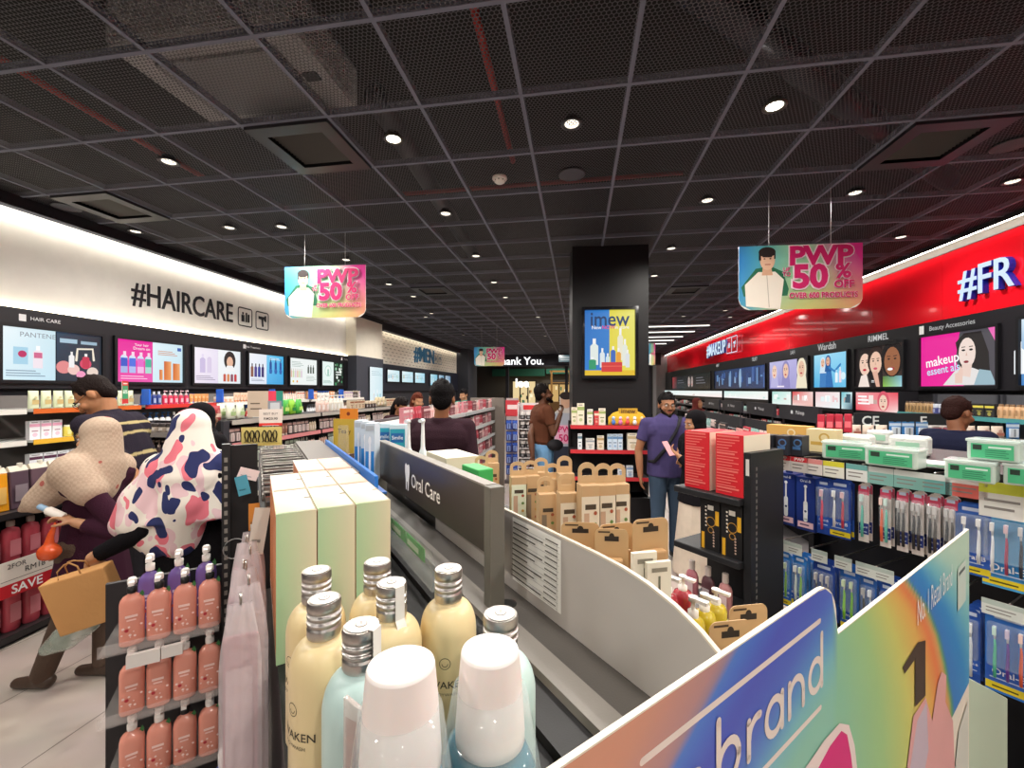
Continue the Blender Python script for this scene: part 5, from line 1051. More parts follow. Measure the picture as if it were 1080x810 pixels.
m = MB(); m.box(0, .010, 0, 1.05, .02, .069, '2f78d0'); m.box(0, .035, 0, 1.05, .015, .02, '2a6cc0'); m.build('rail', plastic(), t)
for u in (.02, .5, 1.0): m = MB(); m.box(.002, .012, u, u + .02, .001, .016, '2560b0'); m.build('bracket', plastic(), t)
# ---- things standing along the blue rail and behind the sign
t = thing('product_card', 'mustard yellow display card with clear pack, behind the blue rail', 'sign', P(364, 472, 2.25), RG - .75)
m = MB(); m.box(-.07, .07, 0, .004, -.03, .15, 'c9a83e'); m.text('Tea y', -.005, .085, .035, '3a2a14'); m.build('card', card(), t)
m = MB(); m.box(-.035, .07, .006, .01, .15, .205, 'e88a2a'); m.disc(.015, .178, .01, '8a3a1a', M=T(0, .006, 0)); m.build('top_card', card(), t)
m = MB(); m.taper(.05, .03, .044, .02, -.03, .12, 'e8ecec', M=T(.01, -.03, 0)); m.build('blister', pet(), t)
def slim(px, py, D, w_, h, label, c='cfdbe6', c2='2f86c8', rz=RG - .55):
    q = P(px, py, D); t = thing('toothbrush_carton', label, 'carton', (q.x, q.y, q.z - h), rz)
    m = MB(); m.box(-w_ / 2, w_ / 2, -.03, .03, 0, h, c); M = T(0, -.03, 0); m.rect(-w_ / 2 + .002, 0, w_ / 2 - .002, h * .52, c2, M); m.stroke([(0, h * .1), (0, h * .62)], w_ * .22, 'f4f6f8', M); m.disc(0, h * .7, w_ * .16, 'f4f6f8', h * .08, M=M); m.rect(-w_ / 2 + .003, h * .88, w_ / 2 - .003, h * .96, mixc(c, '888888', .35), M); m.build('box', card(), t); return t
slim(381, 443, 1.78, .035, .22, 'slim white and blue toothbrush carton beside the blue rail, leftmost'); slim(388, 444.5, 1.70, .035, .215, 'slim white and blue toothbrush carton beside the blue rail, middle'); slim(393, 446, 1.57, .035, .21, 'slim white and blue toothbrush carton nearest the dark sign')
def teal_box(px, py, D, label):
    h = .22; q = P(px, py, D); t = thing('toothbrush_carton', label, 'carton', (q.x, q.y, q.z - h), RG - .45)
    m = MB(); m.box(-.033, .033, -.03, .03, 0, h, 'cfe2ea'); M = T(0, -.03, 0); m.rect(-.031, h * .3, .031, h * .92, '2fa0b4', M); m.rect(-.026, h * .66, .026, h * .84, '2468a8', M); m.text('Smile', 0, h * .75, .022, 'f2f8fa', M=M, off=.01); m.rect(-.031, h * .42, .031, h * .5, '9ad04a', M); m.build('box', card(), t)
teal_box(406, 446.5, 1.86, 'teal and blue toothbrush carton with green stripe, left of two'); teal_box(420.5, 447.5, 1.84, 'teal and blue toothbrush carton with green stripe, right of two')
def make_ebrush():
    t = thing('electric_toothbrush', '', 'toothbrush')
    m = MB(); m.lathe([(.013, 0), (.0155, .004), (.016, .05), (.0145, .11), (.0105, .148), (.007, .156)], 'e2ecec', 20); m.build('handle', gloss(), t)
    m = MB(); m.lathe([(.0075, .156), (.0062, .165), (.0045, .24), (.0042, .252)], 'f2f4f4', 14); m.ball((0, -.004, .258), (.0085, .008, .0085), 'f2f4f4', 12, 8); m.build('brush_neck', gloss(), t)
    m = MB(); m.lathe([(.0062, 0), (.0066, .011)], 'e8f0f4', 12, M=T(0, -.01, .259) @ rot('X', pi / 2)); m.build('bristles', paper(), t)
    m = MB(); m.disc(0, .085, .0035, '9ab8bc', .0035, M=T(0, -.0155, 0)); m.build('button', plastic(), t); return t
pe = Proto(make_ebrush)
for px, py, D, lab in ((446, 441, 1.58, 'white electric toothbrush standing right of the other, before the dark shirt man'), (431, 442, 1.7, 'white electric toothbrush standing next to the teal cartons')):
    q = P(px, py, D); pe.put((q.x, q.y, q.z - .275), -.25 + RG * .2, lab, scale=(1.3, 1.3, 1.03))
t = thing('stacked_carton', 'pale cream carton lying behind the tooth sign', 'carton', (0, 0, 0), RG); q = P(461, 483, 1.40); t.location = (q.x, q.y, 1.251)
m = MB(); h = q.z - 1.251; m.box(.02, .14, -.03, .16, 0, h, 'e3dcc2'); m.box(.022, .138, -.028, .158, h, h + .0008, 'efe6d6'); m.rect(.03, h * .3, .12, h * .7, 'c8d0a8', M=T(0, -.03, 0)); m.build('box', card(), t)
t = thing('green_pack', 'flat bright green pack behind the near end of the tooth sign', 'pack', (0, 0, 0), RG); q = P(499, 494, 1.22); t.location = (q.x, q.y, 1.251)
m = MB(); m.box(.0, .05, -.03, .08, 0, q.z - 1.251, '3fae5a'); m.rect(.01, .02, .04, .05, 'bfe8c0', M=T(0, -.03, 0)); m.build('box', card(), t, bevel=.003)

# ---- kraft boxes with hang tabs beyond the divider
KR = 'c8a67c'
def arch(m, w_, z0, z1, hole, col, y0=-.0008, y1=.0008):
    n = 14; r = w_ / 2; out = [(-r, z0)]; out += [(-r * cos(pi * i / n), z1 - r * .8 + r * .8 * sin(pi * i / n)) for i in range(n + 1)]; out += [(r, z0)]
    zc = (z0 + z1) / 2 + .002; hw, hh = hole
    inn = [(-hw, zc - hh)] + [(-hw * cos(pi * i / n), zc + hh * .2 + hh * .8 * sin(pi * i / n)) for i in range(n + 1)] + [(hw, zc - hh)]
    N = len(out); vs = [(x, y0, z) for x, z in out] + [(x, y0, z) for x, z in inn] + [(x, y1, z) for x, z in out] + [(x, y1, z) for x, z in inn]; fs = []
    for i in range(N):
        k = (i + 1) % N; fs += [(i, k, N + k, N + i), (2 * N + i, 3 * N + i, 3 * N + k, 2 * N + k), (i, 2 * N + i, 2 * N + k, k), (N + i, N + k, 3 * N + k, 3 * N + i)]
    m.add(vs, fs, col)
def make_kraft(front, h=.17):
    def f():
        t = thing('kraft_toothbrush_box', '', 'carton'); w_, d_ = .042, .034
        m = MB(); m.box(-w_ / 2, w_ / 2, -d_ / 2, d_ / 2, 0, h, KR); M = T(0, -d_ / 2, 0); LAY[0] = .0002
        if front != KR: m.rect(-w_ / 2 + .0005, 0, w_ / 2 - .0005, h - .022, front, M)
        m.rect(-w_ * .3, h * .72, w_ * .3, h * .78, '4a4034', M); m.rect(-w_ * .36, h * .2, -w_ * .08, h * .68, '8a7a66' if front == KR else 'c9a88e', M)
        for k in range(5): m.disc(w_ * .25, h * (.16 + .13 * k), .004, ('6a8a4a', 'a8563a', 'c89a4a')[k % 3], M=M)
        M2 = T(w_ / 2, 0, 0) @ rot('Z', pi / 2); m.rect(-d_ / 2 + .001, 0, d_ / 2 - .001, h - .022, mixc(front, KR, .25), M2)
        for k in range(4): m.disc(0, h * (.2 + .15 * k), .004, 'a8864a', M=M2)
        LAY[0] = .00035; m.build('box', card(), t, bevel=.0015)
        m = MB(); arch(m, w_, h, h + .042, (.012, .0075), 'cdae84'); m.build('hang_tab', card(), t, (0, .006, 0)); return t
    return f
def make_kcard(inner):
    def f():
        t = thing('kraft_card', '', 'display card'); w_, h = .075, .145; m = MB()
        n = 8; k = .012; out = [(-w_ / 2, 0), (w_ / 2, 0), (w_ / 2, h - k)] + [(w_ / 2 - k + k * cos(a), h - k + k * sin(a)) for a in [pi / 2 * i / 4 for i in range(1, 5)]] + [(-w_ / 2 + k - k * sin(a), h - k + k * cos(a)) for a in [pi / 2 * i / 4 for i in range(0, 5)]]
        m.prism(out, -.0008, .0008, 'c6a274'); LAY[0] = .0002
        m.rect(-.016, h - .022, .016, h - .013, '2a2018', M=T(0, -.0008, 0)); m.disc(0, h - .013, .006, '2a2018', M=T(0, -.0008, 0)); m.rect(-w_ * .4, h - .007, -w_ * .05, h - .004, '4a3826', M=T(0, -.0008, 0)); LAY[0] = .00035
        m.build('card', card(), t)
        m = MB(); m.taper(.05, .018, .045, .016, .004, h * .66, inner, M=T(0, -.0105, 0)); m.rect(-.016, .01, .01, h * .4, 'e6dcc8', M=T(0, -.0196, 0)); m.build('inner_box', card(), t, bevel=.003); return t
    return f
kp = {'w': Proto(make_kraft('e6dcc6')), 'g': Proto(make_kraft('dfe6cc')), 'k': Proto(make_kraft(KR))}
def kb(kind, px, py, v, lab, rz=.0):
    D, u = gD(px, v); z = CH - (py - HY) / F * D; kp[kind].put(G(v, u, 1.252), RG * .35 + rz, lab, scale=(1, 1, max(.75, min(1.35, (z - 1.252) / .212))))
for kind, px, py, v, lab in (('k', 508, 481, .60, 'kraft box with hang tab at the left end, just right of the tooth sign'), ('k', 519, 475, .66, 'kraft box with hang tab second from the left end'), ('g', 546, 487, .62, 'kraft box with pale green front and arched tab'), ('k', 560, 486, .66, 'plain kraft box with arched tab just right of the pale green one'), ('k', 571, 483, .715, 'plain kraft box in the back row, under the jeans'), ('k', 576, 503, .595, 'plain kraft box with a small white label, low in the row'), ('w', 598, 500, .61, 'kraft box with cream front, first of four cream ones'), ('k', 596, 481, .70, 'plain kraft box behind the first cream fronted one'), ('w', 620, 488, .63, 'kraft box with cream and pinkish front, second of four cream ones'), ('w', 637, 489, .68, 'kraft box with cream front, third of four cream ones'), ('w', 652, 489, .725, 'kraft box with cream front, rightmost of four cream ones'), ('k', 583, 489, .685, 'plain kraft box partly hidden between two taller tabs')):
    kb(kind, px, py, v, lab)
kc = {'k': Proto(make_kcard('bd9668')), 'c': Proto(make_kcard('e2dcc8'))}
def kcard(kind, px, py, v, base, lab, rz=0.0, sx=1.0):
    D, u = gD(px, v); z = CH - (py - HY) / F * D; kc[kind].put(G(v, u, base + .002), RG * .5 + rz, lab, scale=(sx, 1, (z - base) / .145))
kcard('k', 612, 552, .548, 1.25, 'low kraft card with slot peeping over the grey board, left one', -.35); kcard('k', 645, 559, .552, 1.25, 'low kraft card with slot peeping over the grey board, right one', -.35, .8)
kcard('k', 650, 553, .60, 1.25, 'kraft card behind the two low ones'); kcard('k', 686, 548, .625, 1.25, 'large kraft card with a dark hanging slot and box inside')
kcard('k', 770, 656, .655, 1.10, 'olive brown kraft card beside the pastel board', -.1); kcard('k', 789, 639, .74, 1.10, 'tan kraft card with pin hole beside the black upright', -.1)
for px, py, v, lab in ((679, 582, .555, 'pale cream card leaning behind the curved grey board, left one'), (694, 592, .57, 'pale cream card leaning behind the curved grey board, right one')):
    D, u = gD(px, v); z = CH - (py - HY) / F * D; t = thing('cream_card', lab, 'display card', G(v, u, 1.252), RG * .4)
    m = MB(); m.box(-.022, .022, -.004, .004, 0, z - 1.252, 'e6dfcc'); m.rect(-.002, (z - 1.252) * .5, .002, (z - 1.252) * .8, '6a6a5a', M=T(0, -.004, 0)); m.rect(-.014, (z - 1.252) * .86, .014, (z - 1.252) * .92, '8a8474', M=T(0, -.004, 0)); m.build('card', card(), t)
def make_pumpb(c):
    def f():
        t = thing('hand_wash_bottle', '', 'pump bottle'); m = MB(); m.lathe([(.021, 0), (.023, .005), (.023, .075), (.019, .088), (.009, .094)], c, 18); m.rect(-.013, .02, .013, .06, mixc(c, 'ffffff', .5), M=T(0, -.0232, 0)); m.build('body', mat('tinted_bottle', .2, coat=.3), t)
        m = MB(); m.lathe([(.0105, .092), (.0105, .104), (.004, .106), (.004, .122), (.009, .123), (.009, .132)], 'efeae2', 14); m.box(-.006, .006, -.03, 0, .124, .131, 'efeae2'); m.build('pump', plastic(), t); return t
    return f
py_, pr2 = Proto(make_pumpb('c8b02a')), Proto(make_pumpb('a8343e'))
for p_, px, py, v, lab in ((py_, 731, 629, .75, 'yellow pump bottle beyond the curved board, left of three'), (py_, 743, 626, .81, 'yellow pump bottle beyond the curved board, middle of three'), (py_, 755, 621, .87, 'yellow pump bottle beyond the curved board, right of three'), (pr2, 704, 606, .79, 'red pump bottle beyond the cream cards, left one'), (pr2, 720, 607, .86, 'red pump bottle beyond the cream cards, right one')):
    D, u = gD(px, v); z = CH - (py - HY) / F * D; p_.put(G(v, u, 1.102), RG * .2 + .6, lab, scale=(1, 1, (z - 1.102) / .132))

# ---- film packs hanging on the left flank
def make_film(c):
    def f():
        t = thing('film_pack', '', 'hanging pack'); w_ = .058; m = MB()
        vs, fs = [], []; N = 16
        for j in range(N + 1):
            z = -.52 + .52 * j / N; k = min(1, (N - j) / 2.5)
            for i in range(9):
                x = -w_ / 2 + w_ * i / 8; x *= .55 + .45 * k; vs.append((x, -(.003 + .007 * k * sin(pi * i / 8)) - .0035 * sin(i * 2.4 + j * .25), z))
        for j in range(N):
            for i in range(8): a = j * 9 + i; fs.append((a, a + 1, a + 10, a + 9))
        n = len(vs); vs += [(x, -y * .5 + .002, z) for x, y, z in vs]; fs += [tuple(n + q for q in f_[::-1]) for f_ in fs]
        m.add(vs, fs, 'eadfe2', True); m.build('film', film(), t)
        m = MB(); m.taper(w_ * .84, .006, w_ * .8, .004, -.5, -.05, c); m.rect(-.02, -.3, .016, -.1, mixc(c, 'ffffff', .4), M=T(0, -.0035, 0)); m.build('contents', matte(), t)
        m = MB(); m.tube([(.0, .0, -.004), (.0, .0, .016)], .0022, 'c8c4c0', 6); m.build('hook', metal(), t); return t
    return f
pf = [Proto(make_film(c)) for c in ('c79aa2', 'cdb4b0', 'b99aa8')]
for k in range(8):
    u = .80 + k * .052; pf[k % 3].put(G(-.018 + .005 * ((k * 5) % 3 - 1), u, 1.312 + .008 * (k % 3)), RG + .05 * ((k * 7) % 3 - 1), 'pinkish clear film pack hanging left of the pastel boxes', 'film packs hanging left of the pastel boxes')
for px, py, D, w_, h, c, lab, a in ((262, 500, 1.22, .05, .03, 'efd8d4', 'white and pink slip sticking out by the wire hooks', .35), (256, 512, 1.2, .03, .055, '4f9ab0', 'teal slip hanging out below the wire hooks', -.2), (268, 545, 1.12, .025, .07, 'd88a3a', 'orange tag hanging at the black end panel', 0), (273, 560, .93, .03, .10, 'd8d2c8', 'cream tag with grey wording hanging left of the green box', .15)):
    t = thing('paper_tag', lab, 'tag', P(px, py, D), RG); LAY[0] = .0002; m = MB(); M = rot('Y', a); m.box(-w_ / 2, w_ / 2, -.0006, .0006, -h / 2, h / 2, c, M=M)
    m.rect(-w_ * .35, 0, w_ * .3, h * .1, mixc(c, '444444', .6), M=M); m.rect(-w_ * .35, -h * .25, w_ * .2, -h * .18, mixc(c, '444444', .45), M=M); LAY[0] = .00035; m.build('slip', paper(), t)
# ---- black end panel with slotted upright and three clear shelves of coral pump bottles
EU = 1.46
t = thing('end_display', 'black slotted end panel with three clear shelves at the lower left', 'shelving', G(-.055, EU, 0), RG)
m = MB(); m.box(-.012, .055, 0, .018, .05, 1.49, '1c1b1d'); m.build('panel', dark(), t)
m = MB(); m.box(-.032, -.012, -.012, .02, .02, 1.495, '232224')
for k in range(54): m.box(-.026, -.018, -.0128, -.0121, .12 + k * .025, .133 + k * .025, '8a857e')
m.build('slotted_upright', dark(), t)
m = MB(); m.box(-.30, -.034, .10, .115, .05, 1.12, '242225'); m.build('back_panel', dark(), t)
for i, z in enumerate((1.010, .838, .668)):
    m = MB(); m.box(-.275, -.034, -.075, .1, z - .004, z, 'e6e0da'); m.box(-.275, -.034, -.078, -.075, z - .006, z + .022, 'efe6e2'); m.build('clear_shelf', pet(), t)
m = MB(); m.box(-.28, -.034, -.08, .1, .0, .56, '3a3432'); m.build('plinth', matte(), t)
m = MB(); m.tube([(.0 + .028 * cos(a), -.02, 1.2 + .028 * sin(a)) for a in [i * 2 * pi / 20 for i in range(21)]], .0016, 'c8c8c8', 6); m.build('wire_ring', metal(), t)
def make_coral(c, pumpc, collar):
    def f():
        t = thing('soap_pump_bottle', '', 'pump bottle'); n = 20; w_, d_ = .05, .036
        def ring(k, z): return [(w_ / 2 * k * math.copysign(abs(cos(2 * pi * i / n)) ** .62, cos(2 * pi * i / n)), d_ / 2 * k * math.copysign(abs(sin(2 * pi * i / n)) ** .62, sin(2 * pi * i / n)), z) for i in range(n)]
        m = MB(); rs = [ring(.9, 0), ring(1, .005), ring(1, .098), ring(.93, .108), ring(.7, .116), ring(.36, .121), ring(.34, .126)]; vs = [p for r_ in rs for p in r_]; fs = []
        for j in range(len(rs) - 1):
            for i in range(n): k = (i + 1) % n; fs.append((j * n + i, j * n + k, (j + 1) * n + k, (j + 1) * n + i))
        fs += [tuple(range(n - 1, -1, -1)), tuple(range((len(rs) - 1) * n, len(rs) * n))]; m.add(vs, fs, c, True); m.build('body', tint(), t)
        m = MB(); rr = random.Random(2); LAY[0] = .0001; M = T(0, -d_ / 2 - .0002, 0)
        for k in range(9): m.disc(-.019 + rr.random() * .038, .012 + rr.random() * .04, .0012 + rr.random() * .0024, mixc(c, 'ffffff', .6), M=M)
        m.disc(-.009, .04, .004, 'b8303a', M=M); m.rect(-.012, .07, .012, .076, mixc(c, 'ffffff', .55), M=M); m.rect(-.009, .062, .009, .066, mixc(c, 'ffffff', .45), M=M); m.build('label_print', paper(), t); LAY[0] = .00035
        m = MB(); m.lathe([(.0098, .125), (.0102, .127), (.0102, .139), (.004, .140), (.004, .146)], collar, 14); m.lathe([(.009, .146), (.0095, .148), (.0095, .158), (.007, .161)], pumpc, 14); m.box(-.0055, .0055, -.028, 0, .149, .157, pumpc); m.build('pump', plastic(), t)
        m = MB(); m.tube([(0, 0, .004), (0, 0, .126)], .0026, 'f2dcd4', 6); m.build('dip_tube', plastic(), t)
        m = MB(); m.poly([(.016, .10), (.024, .118), (.020, .128), (.012, .116)], '3f7a45', M=T(0, -.004, 0)); m.build('leaf_tag', paper(), t); return t
    return f
c1_, c2_, c3_ = Proto(make_coral('f4a38e', 'f0e8e2', 'f0e8e2')), Proto(make_coral('f4a38e', 'f0e8e2', '1c1a1b')), Proto(make_coral('7a62a8', 'f0e8e2', 'f0e8e2'))
rown = ('top', 'middle', 'bottom'); coln = ('leftmost', 'second from the left', 'third from the left', 'next to the slotted upright')
for r_, z in enumerate((1.012, .840, .670)):
    for i in range(4):
        p_ = c2_ if (r_ == 0 and i in (0, 1, 2, 3)) or (r_ == 2 and i == 2) else c1_
        p_.put(G(-.272 + i * .0535, EU - .045, z), RG + (.12 if i == 0 else 0), 'coral pump bottle%s on the %s clear shelf, %s' % (' with black pump' if p_ is c2_ else '', rown[r_], coln[i]), scale=(1, 1, 1.0 if r_ else 1.02))
for i in range(3): c3_.put(G(-.25 + i * .062, EU + .035, 1.012), RG, 'violet pump bottle behind the coral ones on the top clear shelf, %s' % ('left', 'middle', 'right')[i], scale=(1, 1, 1.2))
t = thing('price_holder', 'white price holder under the top coral bottles at the left', 'price tag', G(-.27, EU - .079, 1.0), RG); m = MB(); m.box(-.005, .06, -.012, -.001, -.03, .002, 'e8e2dc'); m.build('holder', plastic(), t); m = MB(); m.box(.062, .105, -.012, -.001, -.026, .002, 'e0dad4'); m.build('ticket', paper(), t)
t = thing('blue_bottle', 'small blue and white bottle low beside the film packs', 'bottle', P(238, 800, .86) - Vector((0, 0, .07)), RG); m = MB(); m.lathe([(.018, -.1), (.02, -.09), (.02, .05), (.012, .06)], '2456a8', 16); m.build('body', plastic(), t); m = MB(); m.lathe([(.012, .06), (.013, .062), (.013, .085), (.01, .09)], 'ece8e4', 14); m.build('cap', plastic(), t)

# ---- the big pastel board in the lower right corner
BA = math.atan2(.58, .815); BO = Vector((.374, .526, 0))
def bp(px, py):
    k = (px - CX) / F; x = (k * BO.y - BO.x) / (cos(BA) - k * sin(BA)); D = BO.y + sin(BA) * x; return x, CH - (py - HY) / F * D
t = thing('pastel_board', 'large pastel rainbow printed board with rounded corner, lower right', 'display board', BO, BA)
top_ = [(-.46, 1.40), (.005, 1.40)]; k = .055
top_ += [(.015 + k * sin(a), 1.40 - k + k * cos(a)) for a in [pi / 2 * i / 6 for i in range(0, 7)]] + [(.0745, bp(884, 668)[1]), bp(1022, 558)]
out = [(-.46, .0)] + top_ + [(bp(1022, 558)[0], .0)]
m = MB(); m.prism(out, 0, .005, 'efe6d4'); m.build('board', card(), t)
def topz(x):
    for (x0, z0), (x1, z1) in zip(top_, top_[1:]):
        if x0 <= x <= x1 and x1 > x0: return z0 + (z1 - z0) * (x - x0) / (x1 - x0)
    return top_[-1][1]
ARC = [(540, 880), (600, 948), (617, 960), (640, 977), (670, 989), (700, 996), (740, 1003), (812, 1008), (2000, 1015)]
def bcol(x, z):                                       # the print's colour bands, laid out on the board itself
    X_, D_ = BO.x + cos(BA) * x, BO.y + sin(BA) * x; px = CX + F * X_ / D_; py = HY + F * (CH - z) / D_
    if x < .0735:
        d = px - 781 + (py - 678) * .54
        return ramp([(-200, 'dba07a'), (-60, 'd2957c'), (-8, 'b48a8c'), (2, '4a7cd2'), (35, '4b58be'), (66, '4f6ac4'), (86, '5a90cc'), (104, '7abcc4'), (125, '8cc6b0')], d)
    for (y0, a0), (y1, a1) in zip(ARC, ARC[1:]):
        if py <= y1 or y1 == 2000: ax = a0 + (a1 - a0) * max(0, (py - y0) / (y1 - y0)); break
    d = px - ax
    if d < 0: return ramp([(-115, '8cc6a4'), (-75, 'a2cc88'), (-45, 'cfd070'), (-22, 'e6b45c'), (-9, 'e8804e'), (-3, 'd8a868'), (0, '6aa868')], d)
    return ramp([(0, '5a9a6a'), (3, '3f80c8'), (18, '3c8fce'), (36, '78c0cc'), (60, 'b2d8c6'), (90, 'c0dcc4')], d)
m = MB(); LAY[0] = .00008
xs = sorted(set([-.46 + .94 * i / 44 for i in range(45)] + [.0735, .0750] + [.075 + (out[-1][0] - .075) * i / 100 for i in range(101)]))
vs, cs, fs = [], [], []; NZ = 40; y = m._e()
for x in xs:
    zt = topz(x) - .0015
    for j in range(NZ + 1): z = .9 + (zt - .9) * j / NZ; vs.append((x, y, z)); cs.append(bcol(x, z))
for i in range(len(xs) - 1):
    for j in range(NZ): a = i * (NZ + 1) + j; fs.append((a, a + NZ + 1, a + NZ + 2, a + 1))
m.addv(vs, fs, cs); W_ = 'e9dcd2'; LAY[0] = .00008
def bs(pts, w_, col=W_): m.stroke([bp(*p) for p in pts], w_, col)
def st(pts, w_=.0085, col=W_): m.stroke(pts, w_, col)
def oval(cx, cz, r, a0=0, a1=360, n=22): st([(cx + r * cos(rad(a0 + (a1 - a0) * i / n)), cz + r * sin(rad(a0 + (a1 - a0) * i / n))) for i in range(n + 1)])
st([(-.335, 1.361), (.013, 1.361)], .0065); st([(-.215, 1.252), (.015, 1.252)], .0065)
ZB, rr_ = 1.2795, .0185; zc_ = ZB + rr_
oval(.0, zc_, rr_); st([(.0 + rr_, zc_ + .045), (.0 + rr_, ZB)])                    # d
oval(-.056, zc_, rr_, 180, 0); st([(-.056 - rr_, zc_ + rr_), (-.056 - rr_, ZB)]); st([(-.056 + rr_, zc_), (-.056 + rr_, ZB)])   # n
oval(-.112, zc_, rr_); st([(-.112 + rr_, zc_ + rr_), (-.112 + rr_, ZB)])             # a
oval(-.150, zc_, rr_ * .95, 180, 75); st([(-.150 - rr_, zc_ + rr_), (-.150 - rr_, ZB)])   # r
oval(-.207, zc_, rr_); st([(-.207 - rr_, zc_ + .045), (-.207 - rr_, ZB)])            # b
oval(-.268, zc_, rr_, 60, 300)
m.poly([bp(*p) for p in ((846, 812), (868, 780), (884, 762), (894, 764), (900, 785), (903, 812))], 'ecdcd6'); m.poly([bp(*p) for p in ((860, 812), (874, 786), (886, 770), (892, 774), (896, 795), (898, 812))], 'd8247a')
m.poly([bp(*p) for p in ((951, 703), (967, 677), (975, 675), (975, 733), (964, 745), (964, 695), (953, 710))], '4a3a2e')
m.poly([bp(*p) for p in ((955, 812), (962, 755), (975, 735), (982, 760), (988, 720), (992, 708), (997, 712), (996, 740), (1004, 760), (1006, 812))], 'e2a8a4'); m.poly([bp(*p) for p in ((958, 812), (966, 760), (976, 740), (978, 790), (974, 812))], 'c8b8c4'); m.poly([bp(*p) for p in ((1006, 812), (1010, 770), (1020, 738), (1020, 812))], 'd8d8cc')
q0, q1 = bp(966, 648), bp(1003, 607); sl = math.atan2(q1[1] - q0[1], q1[0] - q0[0]); LEN = math.hypot(q1[0] - q0[0], q1[1] - q0[1])
vs, fs = text_geo('No. 1 Retail Brand', 0, 'LEFT'); wx = max(v[0] for v in vs)
y = m._e(); m.add([(q0[0] + p[0] * LEN / wx * cos(sl) - p[1] * .07 * sin(sl), y, q0[1] + p[0] * LEN / wx * sin(sl) + p[1] * .07 * cos(sl) ) for p in vs], fs, 'eef2ee')
qa, qb = bp(1009, 640), bp(1020, 578)
m.rect(qa[0], qa[1] - .01, qb[0] - .03, qb[1] - .02, 'cfe0d4'); m.rect(qa[0] + .012, qb[1] - .042, qb[0] - .042, qb[1] - .034, '5a6a66')
m.build('print', card(), t); LAY[0] = .00035
t = thing('back_board', 'small pale green board edge standing behind the pastel board at the right', 'display board', P(1044, 411, 1.16) - Vector((0, 0, CH)), -.25)
h = P(1044, 733, 1.16).z; m = MB(); m.prism([(-.06, 0), (.038, 0), (.038, h - .004), (-.06, h + .044)], 0, .005, 'b9c8b2'); m.build('board', card(), t)
# ================================================================== TOOTHBRUSH GONDOLA AT THE RIGHT
TV, TU = 2.09, 1.08
FB = Fr(G(TV, TU), RG - pi / 2)                      # local x along the face (to the right and nearer), y into the gondola
def bx(px, v=TV): return TU - gu(v, px)
WB = 1.35
t = thing('gondola', 'black gondola hung with toothbrush packs at the right', 'shelving', FB.o, FB.rz)
m = MB(); m.box(.0, WB, .36, .40, .02, 1.33, '161517'); m.build('back_panel', dark(), t)
m = MB(); m.box(.0, WB, .12, .80, 1.335, 1.357, '1d1b1d'); m.build('top_shelf', dark(), t)
m = MB(); m.box(.0, WB, -.10, .36, .0, .14, '1b1a1b'); m.build('base', dark(), t)
m = MB(); m.box(-.004, .02, .30, .80, .0, 1.334, '1b1a1c'); m.build('end_panel', dark(), t)
for k in range(10):
    x = .02 + k * .105; m = MB(); m.tube([(x, .358, 1.325), (x, .02, 1.350), (x, -.02, 1.353)], .0032, 'b8b2ac', 6); m.build('hook', metal(), t)
for k in range(9):
    x = .03 + k * .115; m = MB(); m.tube([(x, .358, .935), (x, .02, .955), (x, -.01, .957)], .0032, 'b8b2ac', 6); m.build('hook', metal(), t)
BL = '2347a0'; BD = '1b2f78'
def brush(m, x, z0, z1, c, c2='f0f2f4', y=-.016, k=1.0):
    L_ = z1 - z0; m.tube([(x, y, z0), (x, y - .002, z0 + L_ * .3), (x + .001, y, z0 + L_ * .6), (x, y, z0 + L_ * .74)], [.0046 * k, .0052 * k, .0042 * k, .0028 * k], c, 7)
    m.tube([(x, y, z0 + L_ * .74), (x, y, z1)], [.0028 * k, .0056 * k], c2, 7); m.box(x - .005 * k, x + .005 * k, y - .013, y - .003, z1 - L_ * .16, z1, mixc(c, 'ffffff', .75))
def make_pack(cardc, brushes, w_, h, band='e8d02a', low='2f5fc0', word='Oral-B', cloud=False, topc=None):
    def f():
        t = thing('toothbrush_pack', '', 'toothbrush pack'); m = MB(); LAY[0] = .00015
        m.prism([(-w_ / 2, 0), (w_ / 2, 0), (w_ / 2, h - .012), (w_ / 2 - .012, h), (-w_ / 2 + .012, h), (-w_ / 2, h - .012)], 0, .0012, cardc)
        if topc: m.rect(-w_ / 2, h * .80, w_ / 2, h - .012, topc)
        m.rect(-w_ / 2 + .001, h * .13, w_ / 2 - .001, h * .32, low)
        if band: m.rect(-w_ / 2 + .001, h * .03, w_ / 2 - .001, h * .12, band); m.rect(-w_ * .35, h * .06, w_ * .2, h * .08, '5a5214')
        if word: m.text(word, 0, h * .25, w_ * .26, 'f4f6fa', off=.015); m.rect(-w_ * .4, h * .165, w_ * .3, h * .18, 'c8d8f0')
        m.rect(-w_ * .3, h * .9, w_ * .3, h * .95, 'c8d4ea'); m.build('card', card(), t); LAY[0] = .00035
        m = MB(); m.box(-w_ * .44, w_ * .44, -.024, -.0005, h * .33, h * .86, 'e4eef4'); m.build('blister', pet(), t, bevel=.006)
        n = len(brushes)
        for i, c in enumerate(brushes):
            x = (i - (n - 1) / 2) * w_ * .8 / max(n, 1); m = MB(); brush(m, x, h * .10 if not band else h * .2, h * .82, c, k=1.0 if n < 3 else .85); m.build('toothbrush', plastic(), t)
        return t
    return f
